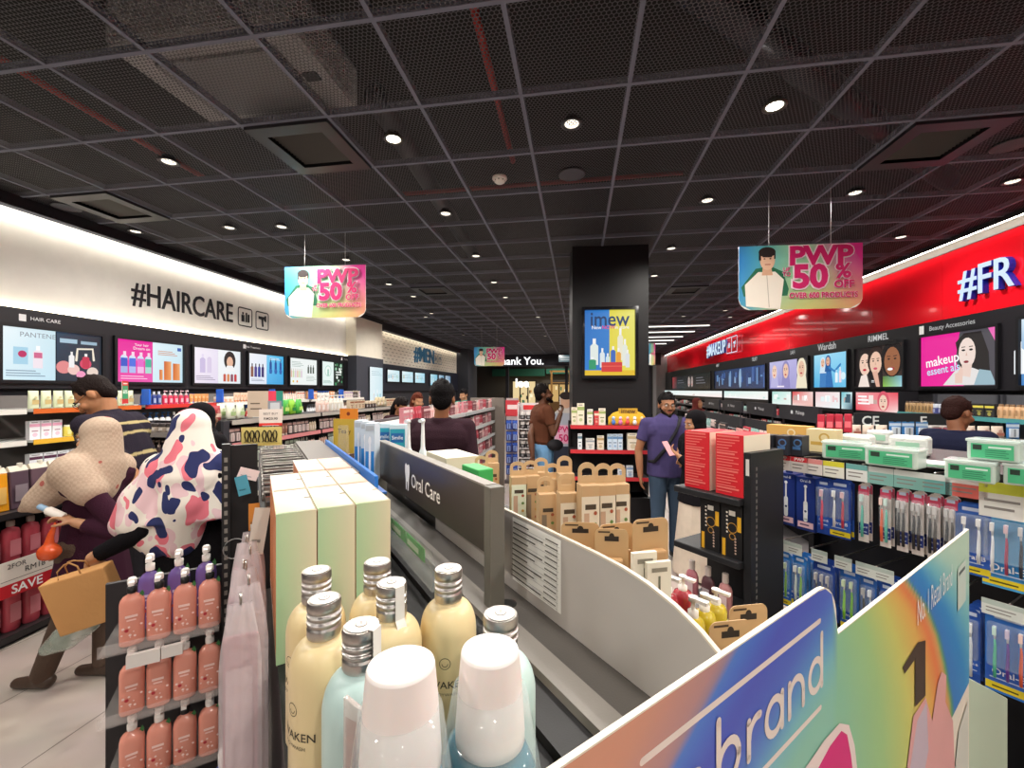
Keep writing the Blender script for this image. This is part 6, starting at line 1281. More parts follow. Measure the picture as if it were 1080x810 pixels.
def make_ebox():
    t = thing('electric_toothbrush_box', '', 'carton'); m = MB(); w_, d_, h = .075, .07, .235; LAY[0] = .00015
    m.box(-w_ / 2, w_ / 2, 0, d_, 0, h, BD); m.grad(-w_ / 2, 0, w_ / 2, h, '16286a', '1c347e', '20409a', '1a3080'); m.stroke([(0, h * .3), (0, h * .36)], .018, 'e8eaee'); m.stroke([(0, h * .2), (0, h * .52)], .017, 'eef0f2'); m.stroke([(0, h * .5), (0, h * .8)], .007, 'eef0f2'); m.disc(0, h * .83, .007, 'f4f6f8'); m.disc(0, h * .36, .005, '1c2c60'); m.text('Oral-B', 0, h * .93, .016, 'eef2fa', off=.01); m.rect(-w_ * .42, h * .05, w_ * .42, h * .16, 'e8c0c8'); m.rect(-w_ * .3, h * .09, w_ * .2, h * .12, '6a4a6a')
    M = T(w_ / 2, d_ / 2, 0) @ rot('Z', pi / 2); m.grad(-d_ / 2, 0, d_ / 2, h, '1c3078', '24409a', '2a4cae', '24409a', M=M); m.stroke([(0, h * .3), (0, h * .62)], .012, 'c8d2ea', M); m.disc(0, h * .68, .01, 'd8e0f0', M=M); m.text('Oral-B', 0, h * .9, .014, 'dfe6f6', M=M)
    m.build('box', card(), t); m = MB(); m.box(-.015, .015, d_ * .4, d_ * .42, h, h + .055, '1c347e'); m.build('hang_tab', card(), t); LAY[0] = .00035; return t
SPK = dict(w_=.034, h=.235, band=None, low='2a3a86')
PK = {'e': Proto(make_ebox), 's': Proto(make_pack(BL, ['e8486a'], .05, .235, band=None)), 'd': Proto(make_pack(BL, ['f0f2f6', 'd8405a'], .075, .24)), 'mint': Proto(make_pack('e6dcd6', ['5fc2b0'], topc='d84a6a', **SPK)), 'coral': Proto(make_pack('e6dcd6', ['ee6a4a', '6fcab8'], topc='d84a6a', **SPK)), 'dark': Proto(make_pack('e2d6d0', ['2f2a2c', '3a3436'], topc='d84a6a', **SPK)), 'black': Proto(make_pack('dcd0ca', ['221f21', '4a3f3a'], topc='c8405f', **SPK)),
      'w': Proto(make_pack('2a5cb0', ['f2f4f6', 'e6eaee'], .085, .24)), 'big': Proto(make_pack('4aa0d4', ['eef0f2', 'a83a5a', '2f2f3a'], .115, .26, low='2f7fc0'))}
def hang(key, px, z, lab, deep=2, dx=0.0, sc=1.0, grp=None):
    x = bx(px) + dx
    for k in range(deep):
        l = lab if k == 0 else 'pack behind the ' + lab; grp = None if k == 0 else 'packs behind the ' + lab
        PK[key].put(FB.at(x, .0 + k * (.034 if key != 'e' else .085), z), FB.rz + (R.random() - .5) * .05, l, grp, scale=(sc, 1, 1))
r1 = 'top toothbrush row'
hang('e', 829, 1.03, 'navy electric toothbrush box at the left end of the top row', 1); hang('e', 848, 1.025, 'navy electric toothbrush box second from the left in the top row', 1, dx=.006)
hang('s', 867.5, 1.03, 'narrow blue pack with one pink brush in the top row', 2, dx=.004); hang('d', 886, 1.03, 'blue pack with white and pink brushes and yellow strip, top row', 2)
hang('mint', 911, 1.04, 'slim pack with a mint brush in the top row', 2); hang('coral', 934, 1.04, 'slim pack with coral and mint brushes in the top row', 2); hang('dark', 952, 1.04, 'slim pack with two dark brushes, left of two such packs', 2); hang('dark', 968, 1.04, 'slim pack with two dark brushes, right of two such packs', 2); hang('black', 985, 1.04, 'slim pack with black and brown brushes, left of two such packs', 2); hang('black', 1003, 1.04, 'slim pack with black and brown brushes, right of two such packs', 2)
hang('w', 1026, 1.02, 'blue pack with two white brushes and yellow strip, top row right', 2); hang('big', 1063, 1.0, 'wide sky blue pack with three brushes, right end of the top row', 2); hang('w', 1105, 1.02, 'blue pack with white brushes beyond the right edge of the photo', 1)
# second row
P2 = {'a': Proto(make_pack('2f7ac8', ['e8f2ee', '8fd04a'], .052, .25)), 'k': Proto(make_pack(BL, ['3a2f34', '2a2428', '3f3438'], .082, .25, band=None)), 'g': Proto(make_pack('2a6ac0', ['8fd83a', '7fc83a'], .064, .26)), 'h': Proto(make_pack('2f66b8', ['2c282c', 'a8c8e8'], .052, .25)), 'r': Proto(make_pack('2f74cc', ['5ac8a0', '6a3a9a', 'e8603a'], .105, .27)), 'n': Proto(make_pack('2450a8', ['dfe6ee'], .04, .25, band=None))}
PK.update(P2)
for key, px, lab, d in (('a', 828, 'blue pack with green brush heads, left end of the second row', 0), ('a', 843, 'blue pack with green brush heads, second in the second row', .003), ('k', 869, 'blue pack with three dark brushes in the second row', 0), ('g', 896, 'blue pack with two lime green brushes in the second row', 0), ('h', 916, 'blue pack with a dark and a pale brush in the second row', 0), ('n', 935, 'narrow blue pack in the second row, left of two', 0), ('n', 950, 'narrow blue pack in the second row, right of two', 0), ('n', 1034, 'narrow blue pack just right of the pastel board', -.02), ('r', 1064, 'blue pack with green, purple and orange brushes at the right', 0)):
    hang(key, px, .655, lab, 3 if key != 'n' else 4, dx=d)
# price tickets clipped to the hooks
def ticket(px, z, w_, h, top, body, lab, dx=0, word=''):
    t = thing('price_ticket', lab, 'price tag', FB.at(bx(px) + dx, -.034, z), FB.rz); LAY[0] = .00015; m = MB(); m.box(-w_ / 2, w_ / 2, 0, .002, 0, h, body); m.rect(-w_ / 2, h * .68, w_ / 2, h, top)
    if word: m.text(word, 0, h * .83, h * .3, 'f4f0ec', off=.02)
    for k in range(2): m.rect(-w_ * .4, h * (.45 - k * .22), w_ * (.25 - k * .1), h * (.52 - k * .22), '8a8480')
    m.build('ticket', paper(), t); m = MB(); m.box(-w_ * .15, w_ * .15, .002, .012, h * .3, h * .6, '9a9692'); m.build('clip', plastic(), t); LAY[0] = .00035
for px, w_, top, body, lab, wd_ in ((829, .07, 'd8303a', 'eae4de', 'red topped white price ticket above the leftmost navy box', 'PWP'), (847, .07, 'd8303a', 'eae4de', 'red topped white price ticket above the second navy box', 'PWP'), (863, .06, 'd88a86', 'e8e0da', 'pale red price ticket above the narrow blue pack', ''), (883, .075, 'd8d03a', 'eae8dc', 'yellow topped price ticket above the pack with yellow strip', ''), (908, .075, '6aa8a4', 'e2e4e0', 'teal price ticket above the mint brush pack', ''), (932, .08, 'c8ccc8', '7fb0a8', 'grey and teal price ticket above the coral brush pack', ''), (962, .085, 'd8dcd8', '7fb0a8', 'grey and teal price ticket above the dark brush packs', ''), (990, .085, 'e2e4e0', '6aa8a4', 'grey and teal price ticket above the black brush packs', ''), (1022, .1, 'e8dcd8', 'd8685f', 'white and red price ticket above the white brush pack', '')):
    ticket(px, 1.285, w_, .066, top, body, lab, word=wd_)
ticket(1064, 1.235, .12, .115, 'd8dc4a', 'e8e6e0', 'large yellow topped price ticket at the right end', word='')
for px, lab in ((827, 'first'), (842, 'second'), (868, 'third'), (893, 'fourth'), (916, 'fifth'), (936, 'sixth'), (1062, 'last')): ticket(px, .915, .06 if px < 1000 else .1, .05, 'b8c4bc', 'd8dcd6', '%s grey price ticket from the left above the second toothbrush row' % lab)
# lowest shelf: cartons
for px, c, c2, lab, wd_ in ((1050, 'e8e0dc', 'c8303a', 'white and red carton low at the right edge', ''), (1075, '2f9ac8', 'e6f2f8', 'bright blue carton with white wording low at the right edge', 'shining'), (1020, '2a62b0', 'd8e4f0', 'blue carton low behind the pastel board', ''), (860, 'd8d0cc', '9a8a84', 'grey white carton on the base under the toothbrush packs', ''), (838, 'e0d8d2', 'a87a6a', 'pale carton at the left of the base under the toothbrush packs', '')):
    t = thing('toothpaste_carton', lab, 'carton', FB.at(bx(px) + {1020: -.06, 838: -.0, 860: .05, 1075: .05}.get(px, 0), -.05, .142), FB.rz); m = MB(); m.box(-.05, .05, 0, .06, 0, .24 if px > 1000 else .3, c); m.rect(-.045, .06, .045, .14, c2)
    if wd_: m.text(wd_, 0, .19, .03, 'f4f8fa', off=.015)
    m.build('box', card(), t)
# clear boxes with green labels on the top shelf
def make_cotton():
    t = thing('cotton_box', '', 'box'); m = MB(); m.box(-.078, .078, -.05, .05, 0, .068, 'dff2e6'); m.build('clear_box', mat('mint_clear_plastic', .12, alpha=.55), t, bevel=.008)
    m = MB(); m.box(-.072, .072, -.044, .044, .004, .062, 'e6efe8'); m.build('contents', paper(), t)
    m = MB(); m.box(-.081, .081, -.053, .053, .064, .074, 'e8f4ee'); m.build('lid', mat('mint_clear_plastic', .12, alpha=.55), t, bevel=.003)
    m = MB(); LAY[0] = .0001; m.rect(-.064, .008, .064, .058, '4fb884'); m.rect(-.058, .036, -.03, .054, '2a3a30'); m.rect(-.01, .044, .056, .05, 'd8f0e2')
    for k in range(4): m.rect(-.02, .014 + k * .007, .05 - .008 * (k % 2), .0165 + k * .007, '2f7a58')
    m.build('label', card(), t, (0, -.0505, 0)); LAY[0] = .00035; return t
pcot = Proto(make_cotton)
ZT = 1.358
for px, py, z, dr, lab in ((893, 484, ZT, .25, 'clear green labelled box, leftmost on the toothbrush gondola top'), (944, 492, ZT, .0, 'clear green labelled box second from the left on the gondola top'), (1025, 507, ZT, .05, 'clear green labelled box under the stacked one'), (1090, 513, ZT, .05, 'clear green labelled box at the right edge of the photo'), (1052, 479, ZT + .0685, -.05, 'clear green labelled box stacked on top of two others')):
    if z == ZT: q = PZ(px, py, z)
    else: q = (PZ(1031, 507, ZT) + PZ(1081, 512, ZT)) / 2 + Vector((.0, .012, .0675))
    pcot.put((q.x, q.y, z + .001), FB.rz + dr, lab, scale=1.0 if px < 960 else (.72, .8, .9))
def white_pack(px, py, w_, d_, h, lab, c='e8ebe4'):
    q = PZ(px, py, ZT); t = thing('cotton_pack', lab, 'pack', (q.x, q.y, ZT + .001), FB.rz + .1); m = MB(); m.box(-w_ / 2, w_ / 2, 0, d_, 0, h, c); m.build('pack', mat('soft_wrapper', .35, bump=.5, bscale=60), t, bevel=.012); m = MB(); m.rect(-w_ * .3, h * .3, w_ * .3, h * .7, 'a8d8bc'); m.build('label', card(), t, (0, -.002, 0))
white_pack(900, 478, .12, .10, .082, 'white soft cotton pack behind the leftmost clear green box'); white_pack(957, 481, .13, .1, .085, 'white soft cotton pack behind the second clear green box'); white_pack(984, 494.5, .12, .09, .022, 'flat white cotton pack between the clear green boxes', 'efe6ea'); white_pack(926, 469, .1, .07, .075, 'white soft cotton pack in the gap between the clear green boxes')
# black and cream cartons beyond the red boxes
for px, py, w_, h, c, c2, lab in ((808, 479, .044, .085, '23242a', '3a3c44', 'black carton beyond the red boxes, left of three'), (824, 480, .044, .085, '2a2c34', '4a7ab0', 'black carton with blue print beyond the red boxes, middle of three'), (840, 480.5, .044, .085, '2a2c34', '4a7ab0', 'black carton with blue print beyond the red boxes, right of three'), (866, 477, .12, .105, 'e6d2a0', 'c8a04a', 'cream yellow carton with a round mark beyond the black ones'), (830, 469, .2, .10, 'd8a85a', 'e8d8b0', 'wide tan carton behind the black ones')):
    D = F * (CH - ZT) / (py - HY); q = P(px, py, D); t = thing('carton', lab, 'carton', (q.x, q.y, ZT + .001), FB.rz + .1); m = MB(); m.box(-w_ / 2, w_ / 2, 0, .08, 0, h, c); m.rect(-w_ * .35, h * .3, w_ * .35, h * .45, c2); m.disc(w_ * .1, h * .65, h * .2, c2); m.disc(w_ * .1, h * .65, h * .13, c); m.build('box', card(), t)
# ---- black shelf end with red boxes
FR_ = Fr(G(1.66, .985), RG - pi / 2)
t = thing('shelf_end', 'black slotted shelf end holding the red boxes', 'shelving', FR_.o, FR_.rz)
m = MB(); m.box(0, .028, 0, .24, .0, 1.40, '1d1d20'); m.rect(.008, 1.31, .022, 1.375, 'd8d4d0')
for k in range(48): m.box(.0281, .0287, .035, .045, .13 + k * .0255, .144 + k * .0255, '6a6864')
m.build('upright_panel', dark(), t)
m = MB(); m.box(-.32, -.001, .23, .24, .0, 1.40, '1b1b1d'); m.build('back_panel', dark(), t)
for z in (1.215, .965, .70, .40): m = MB(); m.box(-.31, -.002, -.03, .228, z - .028, z, '232326'); m.build('shelf', dark(), t, bevel=.004)
m = MB(); m.box(-.31, -.002, -.02, .228, .0, .1, '1b1b1d'); m.build('base', dark(), t)
def make_red():
    t = thing('red_carton', '', 'carton'); w_, d_, h = .118, .19, .25; m = MB(); LAY[0] = .00012
    m.box(-w_ / 2, w_ / 2, 0, d_, 0, h, 'd81f2c'); rr = random.Random(6)
    for k in range(20): z = h - .012 - k * .0118; a = -w_ * .46; b = a + w_ * (.45 + .47 * rr.random()); m.rect(a, z, b, z + (.004 if k % 6 else .007), 'ee7a72')
    M = T(w_ / 2, d_ / 2, 0) @ rot('Z', pi / 2); m.rect(-d_ / 2, 0, d_ / 2, h, 'eadfc8', M); m.text('NUVILU', 0, h * .62, .018, '7a6a5a', M=M); m.rect(-.03, h * .5, .03, h * .51, 'a89a88', M)
    m.build('box', card(), t); LAY[0] = .00035; return t
pr_ = Proto(make_red); pr_.put(FR_.at(-.062, .0, 1.2165), FR_.rz, 'bright red carton with cream side, right of two'); pr_.put(FR_.at(-.212, .0, 1.2165), FR_.rz + .03, 'bright red carton with cream side, left of two')
def make_gold():
    t = thing('black_gift_carton', '', 'carton'); w_, d_, h = .09, .16, .215; m = MB(); LAY[0] = .00012; m.box(-w_ / 2, w_ / 2, 0, d_, 0, h, '1a1819')
    m.stroke([(.004 + .02 * cos(a * pi / 8), .12 + .02 * sin(a * pi / 8)) for a in range(17)], .003, 'b8863a'); m.stroke([(.004 + .012 * cos(a * pi / 8), .085 + .012 * sin(a * pi / 8)) for a in range(17)], .003, 'b8863a'); m.rect(-w_ * .44, .0, -w_ * .28, .07, 'e0a82a'); m.rect(w_ * .28, .11, w_ * .46, .17, 'e0a82a')
    for k in range(6): m.disc(-w_ * .2, .1 + k * .016, .004, 'e6ddd0'); m.disc(w_ * .2, .02 + k * .012, .004, 'c8a898')
    m.rect(-w_ * .1, .17, w_ * .2, .19, 'd8d0c4'); m.build('box', card(), t); LAY[0] = .00035; return t
pg = Proto(make_gold); pg.put(FR_.at(-.052, .0, .9665), FR_.rz, 'black carton with gold rings under the right red carton'); pg.put(FR_.at(-.148, .0, .9665), FR_.rz, 'black carton with gold rings under the left red carton')
for i, (c, nm) in enumerate((('b8707a', 'dusty pink'), ('5a3a40', 'dark plum'), ('c88a8a', 'rose'))): item('bottle', c, 'd8c8c0', .06, .18, FR_.at(-.25 + i * .08, .02, .7015), FR_.rz, '%s bottle in the shadow under the black gold cartons' % nm)
# red bundle and black header seen between the black gondola top and the makeup wall
for i in range(4): t = thing('red_pouch', 'crimson pouch standing on the dark makeup gondola beyond the cream carton', 'pouch', P(866 + i * 9.5, 456, 3.55 - i * .03), FB.rz + .3, 'crimson pouches beyond the cream carton'); m = MB(); m.taper(.054, .05, .05, .012, 0, .15, 'b41c36'); m.rect(-.02, .04, .02, .09, 'e8707a', M=T(0, -.024, 0)); m.build('pouch', plastic(), t, bevel=.006); t.location.z += .0
D = 3.75; a_, b_ = P(907, 455, D), P(1003, 455, D); t = thing('header_board', 'long black header board with pale CE letters behind the clear green boxes', 'sign', ((a_.x + b_.x) / 2, D, a_.z), RS + .02); W = (b_.x - a_.x) / 2
m = MB(); m.box(-W, W, 0, .03, 0, 19 / F * D, '26292b'); m.text('CE', -W + .12, .085, .12, 'dfe4e0', off=.015, align='CENTER'); m.text('E', W * .35, .085, .12, 'dfe4e0', off=.015); m.build('board', plastic(), t)
TB = Fr((((a_.x + b_.x) / 2), D - .05, 0), RS + .02); zt = a_.z - .03
shelving('low dark gondola carrying the long black header board', TB, -W - .25, W + .3, .34, [.4, .8, zt], zt + .026, colour='3a3c3c', back='2a2c2c', strip='8a9090', yb=.1)
run(TB, -W - .2, W + .28, -.19, zt, [('pouch', 'd8c8b8', 'b87a6a', .09, .1, 3, 'beige'), ('hang', '3f86c8', 'cfe2f2', .09, .13, 3, 'blue'), ('box', 'e8e0dc', 'c8586a', .07, .1, 3, 'white and rose')], 'the gondola with the long black header')
# ================================================================== PEOPLE
class Bl:
    """closed tapered pieces that are fused into one continuous surface"""
    def __init__(s): s.v, s.f = [], []
    def _add(s, vs, fs): n = len(s.v); s.v += vs; s.f += [tuple(n + i for i in f) for f in fs]
    def ell(s, c, r, M=None, seg=20, rings=12):
        m = MB(); m.ball((0, 0, 0), r, '000000', seg, rings); c = Vector(c)
        s._add([tuple(((M.to_3x3() @ Vector(p)) if M is not None else Vector(p)) + c) for p in m.v], m.f); return s
    def cap(s, a, b, ra, rb, seg=14, flat=0, fl=1.0, axis=None):
        a, b = Vector(a), Vector(b); d = b - a; L_ = d.length
        if L_ < 1e-6: return s.ell(a, ra)
        d /= L_; ref = Vector(axis) if axis is not None else (Vector((1, 0, 0)) if abs(d.x) < .9 else Vector((0, 1, 0)))
        x = (ref - d * ref.dot(d)).normalized(); y = d.cross(x)
        st_ = []
        K = 4
        if flat & 1: st_.append((0, ra))
        else: st_ += [(-ra * cos(pi / 2 * k / K), ra * sin(pi / 2 * k / K)) for k in range(K + 1)]
        if flat & 2: st_.append((L_, rb))
        else: st_ += [(L_ + rb * sin(pi / 2 * k / K), rb * cos(pi / 2 * k / K)) for k in range(K + 1)]
        vs, fs = [], []
        for t_, r in st_:
            r = max(r, 1e-4)
            for i in range(seg): an = 2 * pi * i / seg; vs.append(tuple(a + d * t_ + x * (r * cos(an)) + y * (r * fl * sin(an))))
        for j in range(len(st_) - 1):
            for i in range(seg): k = (i + 1) % seg; fs.append((j * seg + i, j * seg + k, (j + 1) * seg + k, (j + 1) * seg + i))
        fs += [tuple(range(seg - 1, -1, -1)), tuple(range((len(st_) - 1) * seg, len(st_) * seg))]
        s._add(vs, fs); return s
    def chain(s, pts, rs, **k):
        for a, b, ra, rb in zip(pts, pts[1:], rs, rs[1:]): s.cap(a, b, ra, rb, **k)
        return s
    def build(s, name, m, parent, col, voxel=.008, smooth=3, cut=None):
        me = bpy.data.meshes.new('blob'); me.from_pydata(s.v, [], s.f); o = bpy.data.objects.new('blob', me); COLL.objects.link(o)
        r = o.modifiers.new('fuse', 'REMESH'); r.mode = 'VOXEL'; r.voxel_size = voxel; r.use_smooth_shade = True
        if smooth: q = o.modifiers.new('soft', 'SMOOTH'); q.factor = .5; q.iterations = smooth
        dg = bpy.context.evaluated_depsgraph_get(); dg.update(); me2 = bpy.data.meshes.new_from_object(o.evaluated_get(dg)); me2.name = name
        bpy.data.objects.remove(o); bpy.data.meshes.remove(me)
        if cut:
            bm = bmesh.new(); bm.from_mesh(me2); dead = [f for f in bm.faces if cut(f.calc_center_median())]; bmesh.ops.delete(bm, geom=dead, context='FACES'); bm.to_mesh(me2); bm.free()
        at = me2.color_attributes.new('Col', 'FLOAT_COLOR', 'POINT'); buf = []
        if callable(col):
            for v in me2.vertices: buf.extend(lin(col(v.co)) + (1.0,))
        else: buf = list(lin(col) + (1.0,)) * len(me2.vertices)
        at.data.foreach_set('color', buf); me2.materials.clear(); me2.materials.append(m)
        me2.polygons.foreach_set('use_smooth', [True] * len(me2.polygons))
        ob = bpy.data.objects.new(name, me2); COLL.objects.link(ob); ob.parent = parent; return ob
def hand(b, W, d, n, side, curl=.5, k=1.0, spread=.0):
    d = Vector(d).normalized(); n = Vector(n); n = (n - d * n.dot(d)).normalized(); s_ = d.cross(n) * side; W = Vector(W)
    for o_, L_ in ((-.028, .074), (-.01, .080), (.010, .082), (.028, .078)): b.cap(W + s_ * (o_ * .55 * k), W + d * (L_ * k) + s_ * (o_ * k), .0135 * k, .0115 * k, seg=10)
    for i, (o_, L_) in enumerate(((.030, .070), (.0105, .079), (-.0095, .073), (-.029, .057))):
        p = W + d * (.080 * k) + s_ * (o_ * k); a = 0.0; r = .0092 * k
        for q, fr in enumerate((.44, .31, .25)):
            a += curl * (.75 if q == 0 else 1.0); dr = d * cos(a) + n * sin(a) + s_ * (o_ * spread * 4); e = p + dr.normalized() * (L_ * fr * k); b.cap(p, e, r, r * .9, seg=8); p = e; r *= .9
    p = W + d * (.022 * k) + s_ * (.026 * k); dr = (d * .62 + s_ * .62 + n * (.25 + curl * .5)).normalized(); e = p + dr * (.042 * k); b.cap(p, e, .0125 * k, .0105 * k, seg=8)
    dr2 = (d * .85 + s_ * (.25 - curl * .3) + n * (.3 + curl * .6)).normalized(); b.cap(e, e + dr2 * (.034 * k), .0105 * k, .0085 * k, seg=8)
def person(label, loc, rz, H, sk, lean=0.0, side=0.0, head=(0, 0, 0), arms=None, legs=None, top=None, bottom=None, shoe='1c1a1c', hair=None, hijab=None, female=False, vox=.008, beard=None, glasses=False, sleeve=.62, mouth='9a5248', far=False, group=None, build_w=1.0, topmat=None, extra=None, topcol=None, hijcol=None, hijmat=None):
    t = thing('person', label, 'person', loc, rz, group); k = H / 1.70; V = Vector
    hip = V((0, 0, .92 * k)); UM = Matrix.Translation(hip) @ rot('Y', side) @ rot('X', lean) @ Matrix.Translation(-hip)
    u = lambda x, y, z: UM @ V((x * k, y * k, z * k))
    sw = (.165 if female else .185) * build_w
    sh = {-1: u(-sw, .01, 1.385), 1: u(sw, .01, 1.385)}; neck = u(0, .015, 1.43); hc = u(0, -.005, 1.575)
    HM = Matrix.Translation(hc) @ UM.to_3x3().to_4x4() @ rot('Z', head[1]) @ rot('X', head[0]) @ rot('Y', head[2]); HP = lambda x, y, z: HM @ V((x * k, y * k, z * k)); H3 = HM.to_3x3().to_4x4()
    arms = arms or {}; legs = legs or {}; J = {}
    for s_ in (-1, 1):
        a = arms.get(s_, {})
        J['e', s_] = V(a['e']) if 'e' in a else u(s_ * (sw + .05), .03, 1.10); J['w', s_] = V(a['w']) if 'w' in a else u(s_ * (sw + .05), -.03, .86)
        g = legs.get(s_, {}); J['k', s_] = V(g['k']) if 'k' in g else V((s_ * .095 * k, -.01, .49 * k)); J['a', s_] = V(g['a']) if 'a' in g else V((s_ * .10 * k, .02, .085 * k)); J['f', s_] = V(g['f']) if 'f' in g else V((0, -1, 0))
        J['h', s_] = V((s_ * .09 * k, 0, .90 * k))
    # --- the body, one surface
    b = Bl()
    b.ell(HP(0, .014, .030), V((.076, .095, .086)) * k, H3); b.ell(HP(0, -.030, -.030), V((.062, .064, .078)) * k, H3); b.ell(HP(0, -.046, -.083), V((.042, .044, .034)) * k, H3)
    b.cap(HP(0, -.090, .008), HP(0, -.108, -.030), .008 * k, .0125 * k, seg=8); b.cap(HP(-.011, -.099, -.033), HP(.011, -.099, -.033), .008 * k, .008 * k, seg=8)
    b.cap(HP(-.036, -.080, .022), HP(.036, -.080, .022), .010 * k, .010 * k, seg=8); b.cap(HP(-.014, -.091, -.064), HP(.014, -.091, -.064), .009 * k, .009 * k, seg=8); b.ell(HP(0, -.082, -.098), .017 * k)
    for s_ in (-1, 1): b.ell(HP(s_ * .077, .012, -.008), V((.011, .020, .032)) * k, H3); b.ell(HP(s_ * .042, -.066, -.03), .024 * k)
    b.cap(neck, HP(0, .018, -.07), .051 * k, .048 * k); b.cap(u(0, .02, 1.38), neck, .066 * k, .054 * k)
    wd = .135 if female else .15
    b.cap(u(-.1 * build_w, .01, 1.33), u(.1 * build_w, .01, 1.33), .105 * k, .105 * k, fl=1.0); b.cap(u(0, .0, .98), u(0, .0, 1.30), wd * .95 * k * build_w, wd * 1.08 * k * build_w, fl=.74, axis=(1, 0, 0)); b.ell(V((0, .015, .93)) * k, V((.16 * build_w, .115, .12)) * k)
    for s_ in (-1, 1):
        a = arms.get(s_, {}); e, w_ = J['e', s_], J['w', s_]
        b.cap(u(s_ * .09, .01, 1.385), sh[s_], .062 * k, .056 * k); b.chain([sh[s_], sh[s_].lerp(e, .5), e], [.052 * k, .046 * k, .039 * k]); b.chain([e, e.lerp(w_, .35), w_], [.039 * k, .040 * k, .027 * k])
        hd = V(a.get('hd', (w_ - e))); hand(b, w_, hd, a.get('hn', (-s_, -.2, 0)), s_ * a.get('flip', 1), a.get('curl', .35), k * .95)
        kn, an = J['k', s_], J['a', s_]; f_ = J['f', s_]
        b.chain([J['h', s_], J['h', s_].lerp(kn, .5), kn], [.088 * k, .073 * k, .054 * k]); b.chain([kn, kn.lerp(an, .35), an], [.054 * k, .055 * k, .037 * k]); b.cap(an + V((0, 0, -.04 * k)) - f_ * .03 * k, an + f_ * .13 * k + V((0, 0, -.055 * k)), .036 * k, .026 * k)
    b.build('body', skin(), t, sk, vox, 3)
    # --- face
    if not far:
        for s_ in (-1, 1):
            m = MB(); c = HP(s_ * .031, -.0812, .002); m.ball(c, .0098 * k, 'd8cec6', 12, 8); m.build('eye', gloss(), t)
            m = MB(); m.ball(HP(s_ * .031, -.0880, .001), .0050 * k, '1f1410', 10, 6); m.build('pupil', gloss(), t)
            m = MB(); m.tube([HP(s_ * .014, -.0945, .020), HP(s_ * .032, -.0965, .026), HP(s_ * .05, -.086, .019)], .0035 * k, '1d1512' if not hijab else '3a2820', 6); m.build('eyebrow', hairm(), t)
        m = MB(); m.tube([HP(-.022, -.094, -.062), HP(-.008, -.1015, -.060), HP(.008, -.1015, -.060), HP(.022, -.094, -.062)], [.003 * k, .0052 * k, .0052 * k, .003 * k], mouth, 8); m.build('lips', skin(), t)
    if glasses:
        m = MB()
        for s_ in (-1, 1):
            m.tube([HP(s_ * .032 + .022 * cos(a), -.1035, .001 + .017 * sin(a)) for a in [i * 2 * pi / 18 for i in range(19)]], .0017 * k, '26211f', 6); m.tube([HP(s_ * .054, -.100, .004), HP(s_ * .078, -.03, .008), HP(s_ * .08, .01, .004)], .0017 * k, '26211f', 6)
        m.tube([HP(-.01, -.104, .005), HP(.01, -.104, .005)], .0017 * k, '26211f', 6); m.build('glasses', gloss(), t)
    if hair:
        b = Bl(); style = hair.get('style', 'short'); rr = random.Random(sum(map(ord, label)))
        b.ell(HP(0, .022, .047), V((.084, .098, .083)) * k, H3); b.ell(HP(0, .062, .0), V((.070, .052, .075)) * k, H3)
        for s_ in (-1, 1): b.cap(HP(s_ * .075, .0, .05), HP(s_ * .077, -.006, .012), .014 * k, .008 * k, seg=8)
        for i in range(40 if style != 'thin' else 16):
            an = rr.random() * 2 * pi; e_ = rr.random() * .9 + .1; p = V((.072 * cos(an) * e_, .024 + .085 * sin(an) * e_, .047 + .078 * math.sqrt(max(0, 1 - e_ * e_)))); q = p + V((rr.uniform(-.022, .022), rr.uniform(-.035, .01), rr.uniform(-.002, .020))); b.cap(HP(*p), HP(*q), .014 * k, .006 * k, seg=7)
        if style == 'long': b.chain([HP(0, .07, .02), HP(0, .085, -.1), HP(.0, .075, -.22)], [.075 * k, .075 * k, .05 * k])
        inv = HM.inverted()
        zc_ = .072 if style == 'thin' else .058
        def cutf(c): p = inv @ c; return p.y < -.035 * k and p.z < zc_ * k or (p.y < -.012 * k and p.z < .0 * k)
        b.build('hair', hairm(), t, hair['c'], .006 if not far else .008, 1, cutf)
    if beard:
        b = Bl(); b.cap(HP(-.05, -.035, -.06), HP(0, -.075, -.098), .024 * k, .022 * k); b.cap(HP(.05, -.035, -.06), HP(0, -.075, -.098), .024 * k, .022 * k); b.cap(HP(-.02, -.099, -.048), HP(.02, -.099, -.048), .0065 * k, .0065 * k, seg=8)
        b.ell(HP(0, -.086, -.102), .02 * k); b.build('beard', hairm(), t, beard, .005, 2)
    # --- clothes
    if top:
        b = Bl(); c = .014
        b.cap(u(-.11 * build_w, .01, 1.325), u(.11 * build_w, .01, 1.325), (.105 + c) * k, (.105 + c) * k); b.cap(u(0, .005, 1.02), u(0, .0, 1.30), (wd * 1.05 + c) * k * build_w, (wd * 1.1 + c) * k * build_w, fl=.78, axis=(1, 0, 0)); zb = top.get('hem', .86)
        pb = V((0, .01, zb)) * k; b.cap(pb, u(0, .005, 1.06), (.165 * build_w + c + top.get('flare', 0)) * k, (wd * 1.04 + c) * k * build_w, flat=1, fl=.8, axis=(1, 0, 0)); b.cap(u(0, .02, 1.385), u(0, .018, 1.432), .082 * k, .062 * k, flat=2)
        if top.get('collar'): b.cap(u(0, .02, 1.40), u(0, .022, 1.455), .074 * k, .066 * k, flat=3)
        for s_ in (-1, 1):
            e, w_ = J['e', s_], J['w', s_]; b.cap(u(s_ * .085, .01, 1.375), sh[s_], .074 * k, .066 * k); g_ = sleeve
            if g_ <= 1: b.cap(sh[s_], sh[s_].lerp(e, g_), .065 * k, .060 * k, flat=2)
            else: b.cap(sh[s_], e, .065 * k, .052 * k); b.cap(e, e.lerp(w_, g_ - 1), .052 * k, .040 * k, flat=2)
